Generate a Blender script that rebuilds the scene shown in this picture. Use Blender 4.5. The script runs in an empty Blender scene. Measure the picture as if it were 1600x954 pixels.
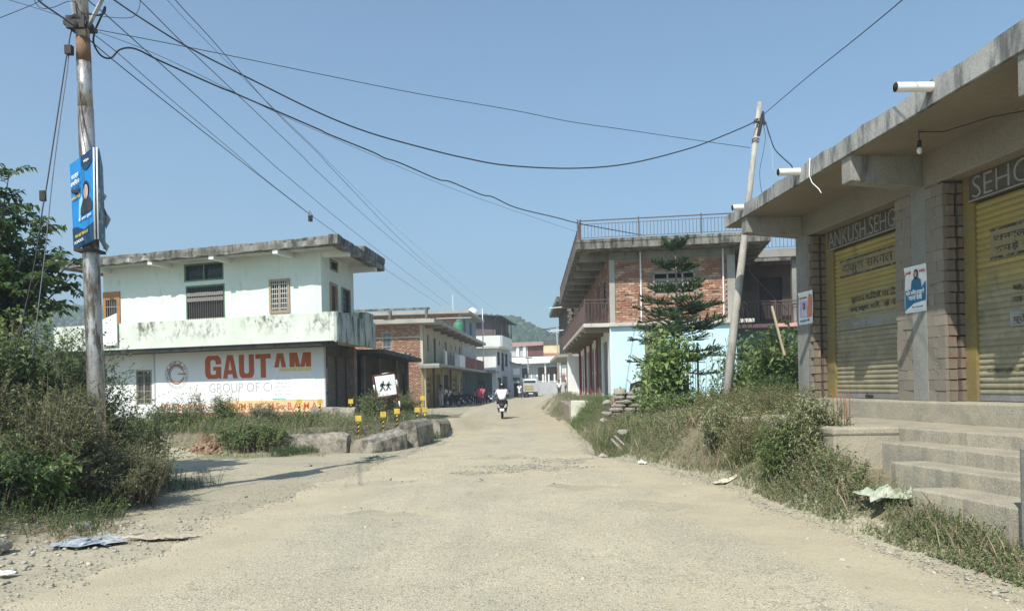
import bpy, math, random
import numpy as np
from mathutils import Vector, Matrix

sc = bpy.context.scene
R_ = random.Random(7)
rng = np.random.default_rng(11)

# ---------------------------------------------------------------- camera
FPX, ROLL, EYE = 1170.0, 0.02, 1.55
cam = bpy.data.objects.new('camera', bpy.data.cameras.new('camera'))
sc.collection.objects.link(cam)
cam.location = (0, 0, EYE)
cam.rotation_euler = (math.pi/2, ROLL, 0)
cam.data.sensor_width = 36
cam.data.lens = 36*FPX/1600
cam.data.shift_y = (603-477)/1600
cam.data.clip_start = 0.05
cam.data.clip_end = 3000
sc.camera = cam

# ---------------------------------------------------------------- world, sun, exposure
LDIR = Vector((.41, .80, -1.0)).normalized()
elev = math.asin(-LDIR.z)
azi = math.atan2(-LDIR.x, -LDIR.y)
world = bpy.data.worlds.new('World'); sc.world = world; world.use_nodes = True
wn = world.node_tree
for n in list(wn.nodes): wn.nodes.remove(n)
sky = wn.nodes.new('ShaderNodeTexSky'); sky.sky_type = 'NISHITA'; sky.sun_disc = False
sky.sun_elevation = elev; sky.sun_rotation = azi % (2*math.pi)
sky.air_density = 1.0; sky.dust_density = .9; sky.ozone_density = 2.6; sky.altitude = 300
bg = wn.nodes.new('ShaderNodeBackground'); bg.inputs[1].default_value = 0.132
wo = wn.nodes.new('ShaderNodeOutputWorld')
tn = wn.nodes.new('ShaderNodeMix'); tn.data_type = 'RGBA'; tn.blend_type = 'MULTIPLY'; tn.inputs['Factor'].default_value = 1; tn.inputs[7].default_value = (.83, .98, .985, 1)
wn.links.new(sky.outputs[0], tn.inputs[6]); wn.links.new(tn.outputs[2], bg.inputs[0]); wn.links.new(bg.outputs[0], wo.inputs[0])
sl = bpy.data.lights.new('sun', 'SUN'); sl.energy = 4.9; sl.angle = math.radians(.55); sl.color = (1, .95, .86)
sun = bpy.data.objects.new('sun', sl); sc.collection.objects.link(sun)
sun.rotation_euler = LDIR.to_track_quat('-Z', 'Y').to_euler()
sc.view_settings.view_transform = 'Standard'; sc.view_settings.look = 'None'
sc.view_settings.exposure = 0.44; sc.view_settings.gamma = 1.0
sc.cycles.max_bounces = 6; sc.cycles.diffuse_bounces = 3; sc.cycles.volume_bounces = 0
sc.cycles.transparent_max_bounces = 6

# ---------------------------------------------------------------- measuring helpers
CA, SA = math.cos(ROLL), math.sin(ROLL)
def ray(px, py):
    cx = (px-800)/FPX; cv = (603-py)/FPX
    return cx*CA+cv*SA, cv*CA-cx*SA
def W(px, py, Y):
    a, b = ray(px, py)
    return Vector((a*Y, Y, EYE+b*Y))
def G(px, py, z=0.0):
    a, b = ray(px, py)
    Y = (z-EYE)/b
    return Vector((a*Y, Y, z))
class Frame:
    """wall frame: u runs to the viewer's right along the wall, v into the wall, w up"""
    def __init__(s, o, d, z=0):
        l = math.hypot(*d[:2]); s.o = (o[0], o[1]); s.d = (d[0]/l, d[1]/l); s.n = (-s.d[1], s.d[0]); s.z = z
    def p(s, u, v, w):
        return (s.o[0]+u*s.d[0]+v*s.n[0], s.o[1]+u*s.d[1]+v*s.n[1], s.z+w)
    def hit(s, px, py, v=0):
        a, b = ray(px, py)
        ox, oy = s.o[0]+v*s.n[0], s.o[1]+v*s.n[1]
        # ox+u dx = a t ; oy + u dy = t
        u = (a*oy-ox)/(s.d[0]-a*s.d[1]); t = oy+u*s.d[1]
        return u, EYE+b*t-s.z
    def M(s, u, v, w, face=True):
        x = Vector((s.d[0], s.d[1], 0)); n = Vector((s.n[0], s.n[1], 0)); z = Vector((0, 0, 1))
        m = Matrix.Identity(4)
        cols = (x, z, -n) if face else (x, n, z)
        for i, c in enumerate(cols):
            for j in range(3): m[j][i] = c[j]
        m.translation = Vector(s.p(u, v, w))
        return m
def sm(a, b, x):
    t = np.clip((np.asarray(x, float)-a)/(b-a), 0, 1); return t*t*(3-2*t)

# ---------------------------------------------------------------- terrain height
RY = [-60, -8, 5, 7.7, 12.3, 16.9, 22, 30, 50, 62, 75, 95]
RXR = [4.2, 3.8, 3.6, 3.35, 3.05, 1.9, 1.9, 2.1, 1.5, 2.4, 6.0, 16]
RXL = [-4.6, -4.5, -3.9, -3.6, -3.3, -2.6, -1.9, -2.6, -3.0, -3.2, -2.6, 0]
LY = [-60, -8, 4, 6, 9, 12, 16, 21, 33, 50, 62, 75, 95]
LX = [-4.6, -4.5, -4.0, -3.7, -3.6, -3.3, -2.7, -1.9, -2.6, -3.0, -3.2, -2.6, -1.0]
def xr(y): return np.interp(y, RY, RXR)
def xl(y): return np.interp(y, LY, LX)
def hn(x, y):
    return (np.sin(x*1.7+y*.9)*np.sin(y*1.3-x*.6)*.5+np.sin(x*4.1-y*2.7)*np.sin(y*3.9+x*2.2)*.3+np.sin(x*9.3+1)*np.sin(y*8.1)*.2)
def gz(x, y):
    x = np.asarray(x, float); y = np.asarray(y, float)
    base = .12*sm(55, 85, y)+.40*sm(60, 85, y)*sm(1, 7, x)
    dr = x-xr(y)
    rb = np.interp(y, [-10, 4, 6, 8, 10, 12, 15, 18, 21, 24, 26, 40, 60, 70], [.08, .09, .12, .28, .52, .62, .72, .5, .42, .75, .92, .9, .4, 0])
    right = rb*sm(0, np.interp(y, [0, 5, 9, 13, 18, 25, 50], [.7, .55, .6, 1.2, 1.6, 1.0, .9]), dr)
    hole = -.55*np.exp(-((x-2.35)/.42)**2-((y-17.6)/.9)**2)
    # weedy bank in front of the white house
    dl = (-5.6+(y-18.1)*.56)-x          # >0 left of the culvert line
    left = .50*sm(17.9, 19.3, y+.25*np.sin(x*1.3))*sm(-.1, .7, dl)*(1-.85*sm(25.5, 29, y))*sm(-60, -20, x)
    mound = .28*sm(-4.9, -6.4, x)*sm(5.5, 8, y)*(1-sm(12.0, 13.2, y)) + .3*sm(-4.9, -6.0, x)*(1-sm(5.5, 8, y))
    onr = (x > xl(y)) & (x < xr(y))
    rough = np.where(onr, .008, .03)*hn(x, y)
    return base+right+hole+left+mound+rough*np.where(y > 60, .3, 1)

# ---------------------------------------------------------------- object helpers
COL = sc.collection
WL = {}
def wl(o): return WL.get(o.name, Vector((0, 0, 0))) if o else Vector((0, 0, 0))
def tag(o, label=None, cat=None, group=None, kind=None):
    if label: o['label'] = label
    if cat: o['category'] = cat
    if group: o['group'] = group
    if kind: o['kind'] = kind
    return o
def thing(name, loc, label, cat, group=None):
    o = bpy.data.objects.new(name, None); COL.objects.link(o); o.location = loc; o.empty_display_size = .2
    WL[o.name] = Vector(loc)
    return tag(o, label, cat, group)
def link(name, me, parent, M=None):
    o = bpy.data.objects.new(name, me); COL.objects.link(o)
    if parent is not None: o.parent = parent
    if M is None: M = Matrix.Translation(wl(parent))
    o.matrix_local = Matrix.Translation(-wl(parent)) @ M
    WL[o.name] = M.translation.copy()
    return o
class MB:
    def __init__(s): s.v = []; s.f = []; s.mi = []
    def add(s, vs, fs, mi=0):
        b = len(s.v); s.v.extend([tuple(p) for p in vs]); s.f.extend([tuple(b+i for i in f) for f in fs]); s.mi.extend([mi]*len(fs)); return s
    def hexa(s, p, mi=0):   # p: 4 bottom ccw then 4 top ccw
        return s.add(p, [(3, 2, 1, 0), (4, 5, 6, 7), (0, 1, 5, 4), (1, 2, 6, 5), (2, 3, 7, 6), (3, 0, 4, 7)], mi)
    def box(s, x0, x1, y0, y1, z0, z1, fr=None, mi=0):
        P = [(x0, y0, z0), (x1, y0, z0), (x1, y1, z0), (x0, y1, z0), (x0, y0, z1), (x1, y0, z1), (x1, y1, z1), (x0, y1, z1)]
        if fr: P = [fr.p(*q) for q in P]
        return s.hexa(P, mi)
    def prism(s, poly, z0, z1, mi=0):
        n = len(poly)
        z0s = z0 if hasattr(z0, '__len__') else [z0]*n; z1s = z1 if hasattr(z1, '__len__') else [z1]*n
        vs = [(p[0], p[1], z) for p, z in zip(poly, z0s)]+[(p[0], p[1], z) for p, z in zip(poly, z1s)]
        fs = [tuple(reversed(range(n))), tuple(range(n, 2*n))]+[(i, (i+1) % n, n+(i+1) % n, n+i) for i in range(n)]
        return s.add(vs, fs, mi)
    def tube(s, pts, r, n=8, mi=0, caps=True):
        pts = [Vector(p) for p in pts]; k = len(pts)
        rs = r if hasattr(r, '__len__') else [r]*k
        vs = []; up = Vector((0, 0, 1)); prev = None
        for i, p in enumerate(pts):
            t = (pts[min(i+1, k-1)]-pts[max(i-1, 0)]).normalized()
            if prev is None:
                a = t.orthogonal().normalized()
            else:
                a = (prev-t*prev.dot(t)).normalized()
            prev = a; b = t.cross(a)
            for j in range(n):
                w = 2*math.pi*j/n
                vs.append(p+(a*math.cos(w)+b*math.sin(w))*rs[i])
        fs = [(i*n+j, i*n+(j+1) % n, (i+1)*n+(j+1) % n, (i+1)*n+j) for i in range(k-1) for j in range(n)]
        if caps: fs += [tuple(reversed(range(n))), tuple((k-1)*n+j for j in range(n))]
        return s.add(vs, fs, mi)
    def ell(s, c, r, n=10, m=7, mi=0, fn=None):
        vs = [(c[0], c[1], c[2]-r[2])]
        for i in range(1, m):
            a = -math.pi/2+math.pi*i/m
            for j in range(n):
                w = 2*math.pi*j/n
                vs.append((c[0]+r[0]*math.cos(a)*math.cos(w), c[1]+r[1]*math.cos(a)*math.sin(w), c[2]+r[2]*math.sin(a)))
        vs.append((c[0], c[1], c[2]+r[2]))
        if fn: vs = [fn(p) for p in vs]
        fs = [(0, 1+(j+1) % n, 1+j) for j in range(n)]
        fs += [(1+i*n+j, 1+i*n+(j+1) % n, 1+(i+1)*n+(j+1) % n, 1+(i+1)*n+j) for i in range(m-2) for j in range(n)]
        L = len(vs)-1; q = 1+(m-2)*n
        fs += [(q+j, q+(j+1) % n, L) for j in range(n)]
        return s.add(vs, fs, mi)
    def wall(s, fr, u0, u1, w0, w1, v0, v1, ops=(), mi=0):
        cuts = sorted({u0, u1, *[min(max(o[0], u0), u1) for o in ops], *[min(max(o[1], u0), u1) for o in ops]})
        for a, b in zip(cuts, cuts[1:]):
            if b-a < 1e-4: continue
            m = (a+b)/2; z = w0
            for o in sorted([o for o in ops if o[0] < m < o[1]], key=lambda o: o[2]):
                if o[2] > z+1e-4: s.box(a, b, v0, v1, z, o[2], fr, mi)
                z = max(z, o[3])
            if z < w1-1e-4: s.box(a, b, v0, v1, z, w1, fr, mi)
        return s
    def mesh(s, name, mats, off, smooth=False):
        me = bpy.data.meshes.new(name)
        o = Vector(off)
        me.from_pydata([(p[0]-o[0], p[1]-o[1], p[2]-o[2]) for p in s.v], [], s.f)
        for m in (mats if isinstance(mats, (list, tuple)) else [mats]): me.materials.append(m)
        if any(s.mi): me.polygons.foreach_set('material_index', s.mi)
        if smooth:
            me.polygons.foreach_set('use_smooth', [True]*len(me.polygons))
        me.update()
        return me
    def build(s, name, mats, parent=None, smooth=False, bevel=0, origin=None):
        if parent is not None: off = wl(parent)
        elif origin is not None: off = Vector(origin)
        else:
            a = np.array(s.v); off = Vector(((a[:, 0].min()+a[:, 0].max())/2, (a[:, 1].min()+a[:, 1].max())/2, a[:, 2].min()))
        me = s.mesh(name, mats, off, smooth)
        o = link(name, me, parent, Matrix.Translation(off))
        if bevel:
            b = o.modifiers.new('bevel', 'BEVEL'); b.width = bevel; b.segments = 2; b.limit_method = 'ANGLE'
        return o
def npmesh(name, V, Fq, mat, parent=None, attr=None, smooth=False, origin=None):
    V = np.asarray(V, np.float32); Fq = np.asarray(Fq, np.int32)
    off = wl(parent) if parent is not None else (Vector(origin) if origin is not None else Vector(((V[:, 0].min()+V[:, 0].max())/2, (V[:, 1].min()+V[:, 1].max())/2, V[:, 2].min())))
    V = V-np.array(off, np.float32)
    me = bpy.data.meshes.new(name); k = Fq.shape[1]
    me.vertices.add(len(V)); me.vertices.foreach_set('co', V.ravel())
    me.loops.add(Fq.size); me.loops.foreach_set('vertex_index', Fq.ravel())
    me.polygons.add(len(Fq)); me.polygons.foreach_set('loop_start', np.arange(0, Fq.size, k, dtype=np.int32))
    if smooth: me.polygons.foreach_set('use_smooth', np.ones(len(Fq), bool))
    me.materials.append(mat)
    if attr is not None:
        at = me.attributes.new('v', 'FLOAT', 'POINT'); at.data.foreach_set('value', np.asarray(attr, np.float32))
    me.update(calc_edges=True); me.validate()
    return link(name, me, parent, Matrix.Translation(off))
def text(name, body, M, size, mat, parent, ext=.002, off=0, sx=1, align='LEFT', width=None, shear=0):
    cu = bpy.data.curves.new(name, 'FONT'); cu.body = body; cu.size = size; cu.extrude = ext; cu.offset = off; cu.shear = shear
    cu.align_x = align; cu.resolution_u = 3
    ob = bpy.data.objects.new(name, cu)
    me = bpy.data.meshes.new_from_object(ob)
    bpy.data.objects.remove(ob); bpy.data.curves.remove(cu)
    if width and len(me.vertices):
        a = np.empty(len(me.vertices)*3, np.float32); me.vertices.foreach_get('co', a); a = a.reshape(-1, 3)
        x0, x1 = a[:, 0].min(), a[:, 0].max(); y0 = 0
        sx = width/(x1-x0); a[:, 0] = (a[:, 0]-x0)*sx; me.vertices.foreach_set('co', a.ravel())
    elif sx != 1:
        me.transform(Matrix.Diagonal((sx, 1, 1, 1)))
    me.materials.clear(); me.materials.append(mat); me.name = name
    return link(name, me, parent, M)

# ---------------------------------------------------------------- materials
def srgb(r, g, b):
    f = lambda c: (c/255/12.92 if c/255 <= .04045 else ((c/255+.055)/1.055)**2.4)
    return (f(r), f(g), f(b))
class NT:
    def __init__(s, name):
        s.m = bpy.data.materials.new(name); s.m.use_nodes = True; s.t = s.m.node_tree
        for n in list(s.t.nodes): s.t.nodes.remove(n)
        s.out = s.n('ShaderNodeOutputMaterial')
        s.pos = s.n('ShaderNodeNewGeometry').outputs['Position']
    def n(s, t, **k):
        x = s.t.nodes.new(t)
        for a, b in k.items(): setattr(x, a, b)
        return x
    def l(s, a, b): s.t.links.new(a, b)
    def vscale(s, vec, sc_):
        m = s.n('ShaderNodeMapping'); m.inputs['Scale'].default_value = sc_; s.l(vec, m.inputs[0]); return m.outputs[0]
    def noise(s, scale, detail=4, vec=None, rough=.55, dist=0):
        x = s.n('ShaderNodeTexNoise'); x.inputs['Scale'].default_value = scale; x.inputs['Detail'].default_value = detail
        x.inputs['Roughness'].default_value = rough; x.inputs['Distortion'].default_value = dist
        s.l(vec if vec is not None else s.pos, x.inputs['Vector']); return x.outputs[0]
    def ramp(s, fac, a, b, lo=0.0, hi=1.0):
        x = s.n('ShaderNodeMapRange'); x.interpolation_type = 'SMOOTHSTEP'
        x.inputs['From Min'].default_value = a; x.inputs['From Max'].default_value = b
        x.inputs['To Min'].default_value = lo; x.inputs['To Max'].default_value = hi
        s.l(fac, x.inputs['Value']); return x.outputs[0]
    def mix(s, fac, a, b, mode='MIX'):
        x = s.n('ShaderNodeMix'); x.data_type = 'RGBA'; x.blend_type = mode
        if isinstance(fac, (int, float)): x.inputs['Factor'].default_value = fac
        else: s.l(fac, x.inputs['Factor'])
        for i, c in ((6, a), (7, b)):
            if isinstance(c, (tuple, list)): x.inputs[i].default_value = (*c[:3], 1)
            else: s.l(c, x.inputs[i])
        return x.outputs[2]
    def math(s, op, a, b=0.0):
        x = s.n('ShaderNodeMath', operation=op)
        for i, c in ((0, a), (1, b)):
            if isinstance(c, (int, float)): x.inputs[i].default_value = c
            else: s.l(c, x.inputs[i])
        return x.outputs[0]
    def finish(s, col, rough=.85, bump=None, bdist=.01, bstr=.5, metal=0, emit=None):
        p = s.n('ShaderNodeBsdfPrincipled')
        if isinstance(col, (tuple, list)): p.inputs['Base Color'].default_value = (*col[:3], 1)
        else: s.l(col, p.inputs['Base Color'])
        p.inputs['Roughness'].default_value = rough; p.inputs['Metallic'].default_value = metal
        p.inputs['Specular IOR Level'].default_value = .3
        if bump is not None:
            b = s.n('ShaderNodeBump'); b.inputs['Strength'].default_value = bstr; b.inputs['Distance'].default_value = bdist
            s.l(bump, b.inputs['Height']); s.l(b.outputs[0], p.inputs['Normal'])
        s.l(p.outputs[0], s.out.inputs[0]); return s.m
def dirty(name, c, c2=None, s1=1.2, stain=None, st=(.5, .72), sst=2.0, amt=.8, streak=0, fine=.15, fs=45, rough=.88, bstr=.35, bd=.008, metal=0, low=None, vert=5):
    """painted or cast surface: large tonal drift, fine grain, optional weather stains and vertical runs"""
    t = NT(name)
    c2 = c2 or tuple(x*.8 for x in c)
    col = t.mix(t.ramp(t.noise(s1, 5), .35, .65), c, c2)
    fn = t.noise(fs, 3, rough=.6)
    col = t.mix(fine, col, t.mix(t.ramp(fn, .3, .7), (0, 0, 0), (1, 1, 1)), 'OVERLAY')
    if stain:
        v = t.vscale(t.pos, (1, 1, .22)) if streak else t.pos
        f = t.ramp(t.noise(sst*(2.2 if streak else 1), 8, v, .68), st[0], st[1], 0, amt)
        col = t.mix(f, col, stain)
    if low:    # (colour, z0, z1) splash dirt rising from the base
        z = t.n('ShaderNodeSeparateXYZ'); t.l(t.pos, z.inputs[0])
        zz = t.math('ADD', z.outputs[2], t.math('MULTIPLY', t.noise(2.5, 5), .8))
        col = t.mix(t.ramp(zz, low[1]+.4, low[2]+.4, .75, 0), col, low[0])
    h = t.math('ADD', fn, t.math('MULTIPLY', t.noise(7, 4), 1.5))
    return t.finish(col, rough, h, bd, bstr, metal)
def flat(name, c, rough=.6, metal=0, var=.12):
    t = NT(name)
    f = t.ramp(t.noise(9, 5), .3, .7)
    col = t.mix(f, tuple(x*(1-var) for x in c), tuple(min(1, x*(1+var)) for x in c))
    return t.finish(col, rough, t.noise(60, 3), .003, .3, metal)
def leafmat(name, c1, c2, c3=None, trans=.36):
    t = NT(name)
    a = t.n('ShaderNodeAttribute'); a.attribute_name = 'v'
    v = a.outputs['Fac']
    col = t.mix(v, c1, c2)
    if c3: col = t.mix(t.ramp(v, .90, .97), col, c3)
    big = t.noise(1.3, 3)
    col = t.mix(t.ramp(big, .35, .68), t.mix(.5, col, c1), col)
    d = t.n('ShaderNodeBsdfPrincipled'); t.l(col, d.inputs['Base Color']); d.inputs['Roughness'].default_value = .5; d.inputs['Specular IOR Level'].default_value = .25
    tr = t.n('ShaderNodeBsdfTranslucent'); t.l(t.mix(.5, col, (.16, .24, .03)), tr.inputs[0])
    mx = t.n('ShaderNodeMixShader'); mx.inputs[0].default_value = trans
    t.l(d.outputs[0], mx.inputs[1]); t.l(tr.outputs[0], mx.inputs[2]); t.l(mx.outputs[0], t.out.inputs[0])
    return t.m
def brickmat(name, smear=.35, mort=(.40, .36, .30), b0=(.30, .145, .095), b1=(.42, .25, .17)):
    t = NT(name)
    oi = t.n('ShaderNodeObjectInfo')
    a = t.n('ShaderNodeAttribute'); a.attribute_name = 'v'
    r = t.math('FRACT', t.math('ADD', oi.outputs['Random'], a.outputs['Fac']))
    base = t.mix(t.ramp(r, 0, 1), b0, b1)
    base = t.mix(t.ramp(r, .78, .9, 0, .8), base, (.55, .40, .27))
    base = t.mix(t.ramp(t.noise(14, 5), .4, .7, 0, .6), base, (.30, .15, .10))
    base = t.mix(t.ramp(t.noise(6, 6, rough=.7), .62-.3*smear, .78-.3*smear, 0, .85), base, mort)
    return t.finish(base, .92, t.noise(50, 4), .006, .5)

CON = dirty('old concrete', (.29, .28, .25), (.21, .205, .18), 1.0, (.075, .075, .07), (.5, .74), 1.6, .85, 1)
CONL = dirty('pale concrete', (.40, .385, .34), (.32, .305, .27), .9, (.17, .165, .15), (.55, .8), 1.6, .7, 1)
CONSTEP = dirty('dusty step concrete', (.36, .325, .25), (.28, .255, .20), 1.3, (.42, .37, .26), (.45, .65), 3, .6, 0, .2, 60, bstr=.6, bd=.012)
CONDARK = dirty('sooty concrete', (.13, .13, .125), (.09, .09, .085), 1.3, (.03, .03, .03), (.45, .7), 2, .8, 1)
SOFFIT = dirty('soffit concrete', (.25, .215, .165), (.20, .175, .135), .7, (.12, .11, .09), (.6, .8), .9, .5)
FASCIA = dirty('weathered fascia concrete', (.36, .36, .34), (.25, .25, .24), 1.2, (.07, .07, .07), (.44, .64), 1.8, .85, 1)
ROOFM = dirty('mossy roof edge', (.27, .26, .23), (.15, .145, .125), 1.5, (.04, .04, .035), (.42, .62), 2.2, .9, 1)
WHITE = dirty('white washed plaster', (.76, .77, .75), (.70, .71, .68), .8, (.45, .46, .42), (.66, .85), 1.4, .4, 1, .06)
PALEG = dirty('pale green plaster', (.66, .72, .66), (.61, .68, .61), .8, (.36, .37, .31), (.55, .76), 2.2, .55, 1, .06)
ALGAE = dirty('parapet with algae', (.60, .64, .54), (.50, .54, .44), .9, (.14, .155, .09), (.49, .60), 1.5, .75, .0, .3, 12)
def algae_mat():
    t = NT('parapet grime')
    z = t.n('ShaderNodeSeparateXYZ'); t.l(t.pos, z.inputs[0])
    col = t.mix(t.ramp(t.noise(1.2, 5), .35, .65), (.66, .70, .62), (.58, .62, .53))
    top = t.ramp(t.math('ADD', z.outputs[2], t.math('MULTIPLY', t.noise(2.2, 5), .35)), 3.45, 3.85)
    a = t.ramp(t.noise(5.5, 9, t.vscale(t.pos, (1, 1, .6)), .75), .44, .62)
    b = t.ramp(t.noise(.9, 3), .38, .55)
    col = t.mix(t.math('MULTIPLY', t.math('MULTIPLY', a, b), top), col, (.13, .14, .095))
    run = t.ramp(t.noise(6, 7, t.vscale(t.pos, (1, 1, .12)), .7), .58, .72, 0, .45)
    col = t.mix(run, col, (.26, .27, .21))
    return t.finish(col, .9, t.noise(45, 3), .008, .35)
ALGAE = algae_mat()
ALGAED = dirty('parapet with black runs', (.50, .54, .48), (.42, .46, .41), .9, (.07, .08, .07), (.46, .60), 1.9, .9, 1, .1)
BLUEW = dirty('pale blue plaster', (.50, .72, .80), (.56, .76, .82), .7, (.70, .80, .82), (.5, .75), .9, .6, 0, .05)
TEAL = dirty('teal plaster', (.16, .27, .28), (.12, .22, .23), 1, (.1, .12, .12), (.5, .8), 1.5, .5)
CREAM = dirty('cream plaster', (.52, .47, .35), (.46, .41, .30), 1, (.28, .25, .18), (.55, .8), 1.5, .6, 1)
GREYW = dirty('grey plaster', (.50, .51, .52), (.42, .43, .44), 1, (.2, .2, .2), (.55, .8), 1.5, .6, 1)
YELW = dirty('yellow painted wall', (.36, .27, .11), (.28, .21, .09), 1, (.16, .12, .07), (.5, .8), 1.5, .6, 1)
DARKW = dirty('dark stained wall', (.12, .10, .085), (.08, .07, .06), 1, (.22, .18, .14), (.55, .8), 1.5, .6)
BRICK = brickmat('red brick', .25)
BRICKS = brickmat('mortar smeared brick', 1.45, (.20, .185, .15), (.20, .13, .10), (.23, .18, .14))
BRICKJ = brickmat('jamb brick', 1.0, (.17, .15, .115), (.19, .10, .075), (.25, .155, .115))
MORT = dirty('mortar', (.34, .29, .23), (.27, .23, .18), 3, (.15, .12, .1), (.5, .7), 4, .5)
ROUGH = dirty('rough rendered masonry', (.22, .20, .165), (.165, .15, .12), 2.2, (.33, .20, .14), (.60, .70), 2.6, .7, 0, .35, 35, bstr=.8, bd=.02)
STEEL = dirty('galvanised pole', (.50, .49, .47), (.32, .30, .28), 2.2, (.12, .085, .06), (.47, .60), 5.0, .9, 1, .15, rough=.38, metal=.6, bstr=.12)
RUST = flat('rusty steel', (.22, .10, .05), .8)
PAINTPOLE = dirty('concrete pole', (.42, .40, .355), (.34, .325, .29), 2, (.17, .16, .14), (.5, .68), 5, .7, 1)
IRON = flat('dark iron', (.035, .03, .03), .6)
RAIL = flat('brown painted railing', (.12, .085, .08), .5)
RAILG = flat('grey painted railing', (.13, .125, .14), .5)
BLACK = flat('black rubber', (.02, .02, .02), .7)
CABLE = flat('black cable', (.025, .025, .03), .6)
PVC = flat('white pvc', (.78, .78, .76), .35, var=.03)
GLASS = flat('dark window glass', (.03, .035, .04), .12)
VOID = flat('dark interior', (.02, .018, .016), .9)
WOODB = flat('orange brown wood', (.36, .17, .06), .55)
WOODG = flat('weathered wood', (.30, .27, .23), .85)
REDDOOR = flat('red brown door paint', (.20, .055, .035), .6)
GREYSH = dirty('grey shutter', (.25, .25, .25), (.18, .17, .17), 1.5, (.35, .3, .25), (.55, .8), 3, .5, rough=.6)
BROWNSH = dirty('brown dusty shutter', (.20, .16, .13), (.14, .12, .10), 1.5, (.30, .27, .22), (.5, .8), 3, .6, rough=.6)
MAROON = flat('maroon panel', (.16, .035, .03), .7)
YEL = dirty('worn yellow enamel', (.66, .46, .07), (.58, .40, .06), 6, (.3, .25, .12), (.55, .75), 9, .6, rough=.55)
WHT = flat('white enamel', (.80, .80, .78), .45, var=.04)
BLK = flat('black enamel', (.02, .02, .02), .5)
PAPER = flat('white paper', (.74, .74, .72), .8, var=.05)
INKB = flat('poster blue', (.02, .16, .30), .7)
INKR = flat('poster red', (.45, .07, .05), .7)
INKG = flat('faded grey print', (.25, .26, .30), .7)
SKINM = flat('brown skin', (.20, .105, .06), .6)
HAIR = flat('black hair', (.015, .012, .012), .5)
STONE = dirty('field stone', (.36, .33, .27), (.27, .25, .21), 3, (.5, .42, .28), (.55, .8), 3, .5, 0, .25, 30, bstr=.8, bd=.02)
EARTH = dirty('red earth', (.33, .22, .14), (.24, .16, .10), 2.5, (.16, .10, .06), (.5, .7), 3, .6, 0, .3, 18, bstr=1, bd=.05)
BARK = dirty('grey bark', (.22, .19, .15), (.14, .12, .10), 4, (.08, .07, .06), (.5, .7), 6, .6, 1)
TWIG = flat('dry twig', (.20, .16, .11), .9)
TWIGG = flat('green stem', (.12, .15, .05), .8)
L_DEEP = leafmat('deep green leaves', (.06, .11, .042), (.14, .225, .085), (.20, .20, .07))
L_MID = leafmat('mid green leaves', (.14, .20, .08), (.29, .36, .15), (.28, .25, .09))
L_LIGHT = leafmat('light green leaves', (.22, .32, .11), (.38, .50, .20), (.34, .34, .12))
L_DRY = leafmat('dry brown leaves', (.27, .21, .14), (.45, .36, .24), (.34, .27, .16), .15)
L_DUST = leafmat('dusty leaves', (.23, .24, .135), (.40, .40, .24), (.30, .26, .16), .2)
L_OLIVE = leafmat('olive leaves', (.10, .125, .055), (.22, .24, .11), (.34, .29, .18), .25)
L_GRASS = leafmat('grass blades', (.19, .23, .10), (.36, .40, .19), (.36, .31, .17), .3)
L_PINE = leafmat('araucaria needles', (.045, .085, .045), (.12, .19, .085), None, .25)
# ================================================================ GROUND
def ground_mat():
    t = NT('dusty soil')
    col = t.mix(t.ramp(t.noise(.45, 6), .35, .65), (.335, .30, .215), (.405, .365, .26))
    col = t.mix(t.ramp(t.noise(2.2, 7, rough=.65), .52, .7, 0, .6), col, (.31, .27, .19))
    fn = t.noise(38, 4, rough=.7)
    col = t.mix(.35, col, t.mix(t.ramp(fn, .3, .7), (.1, .1, .1), (.9, .9, .9)), 'OVERLAY')
    a = t.n('ShaderNodeAttribute'); a.attribute_name = 'v'    # planted banks carry dark leaf litter
    lit = t.mix(t.ramp(t.noise(9, 6, rough=.7), .35, .65), (.12, .11, .065), (.22, .19, .12))
    m = t.math('ADD', t.math('MULTIPLY', t.noise(2.0, 6, rough=.6), .9), t.math('SUBTRACT', a.outputs['Fac'], .5))
    col = t.mix(t.ramp(m, .35, .62, 0, .9), col, lit)
    h = t.math('ADD', fn, t.math('MULTIPLY', t.noise(5, 5), 3))
    return t.finish(col, .95, h, .015, .7)
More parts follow.
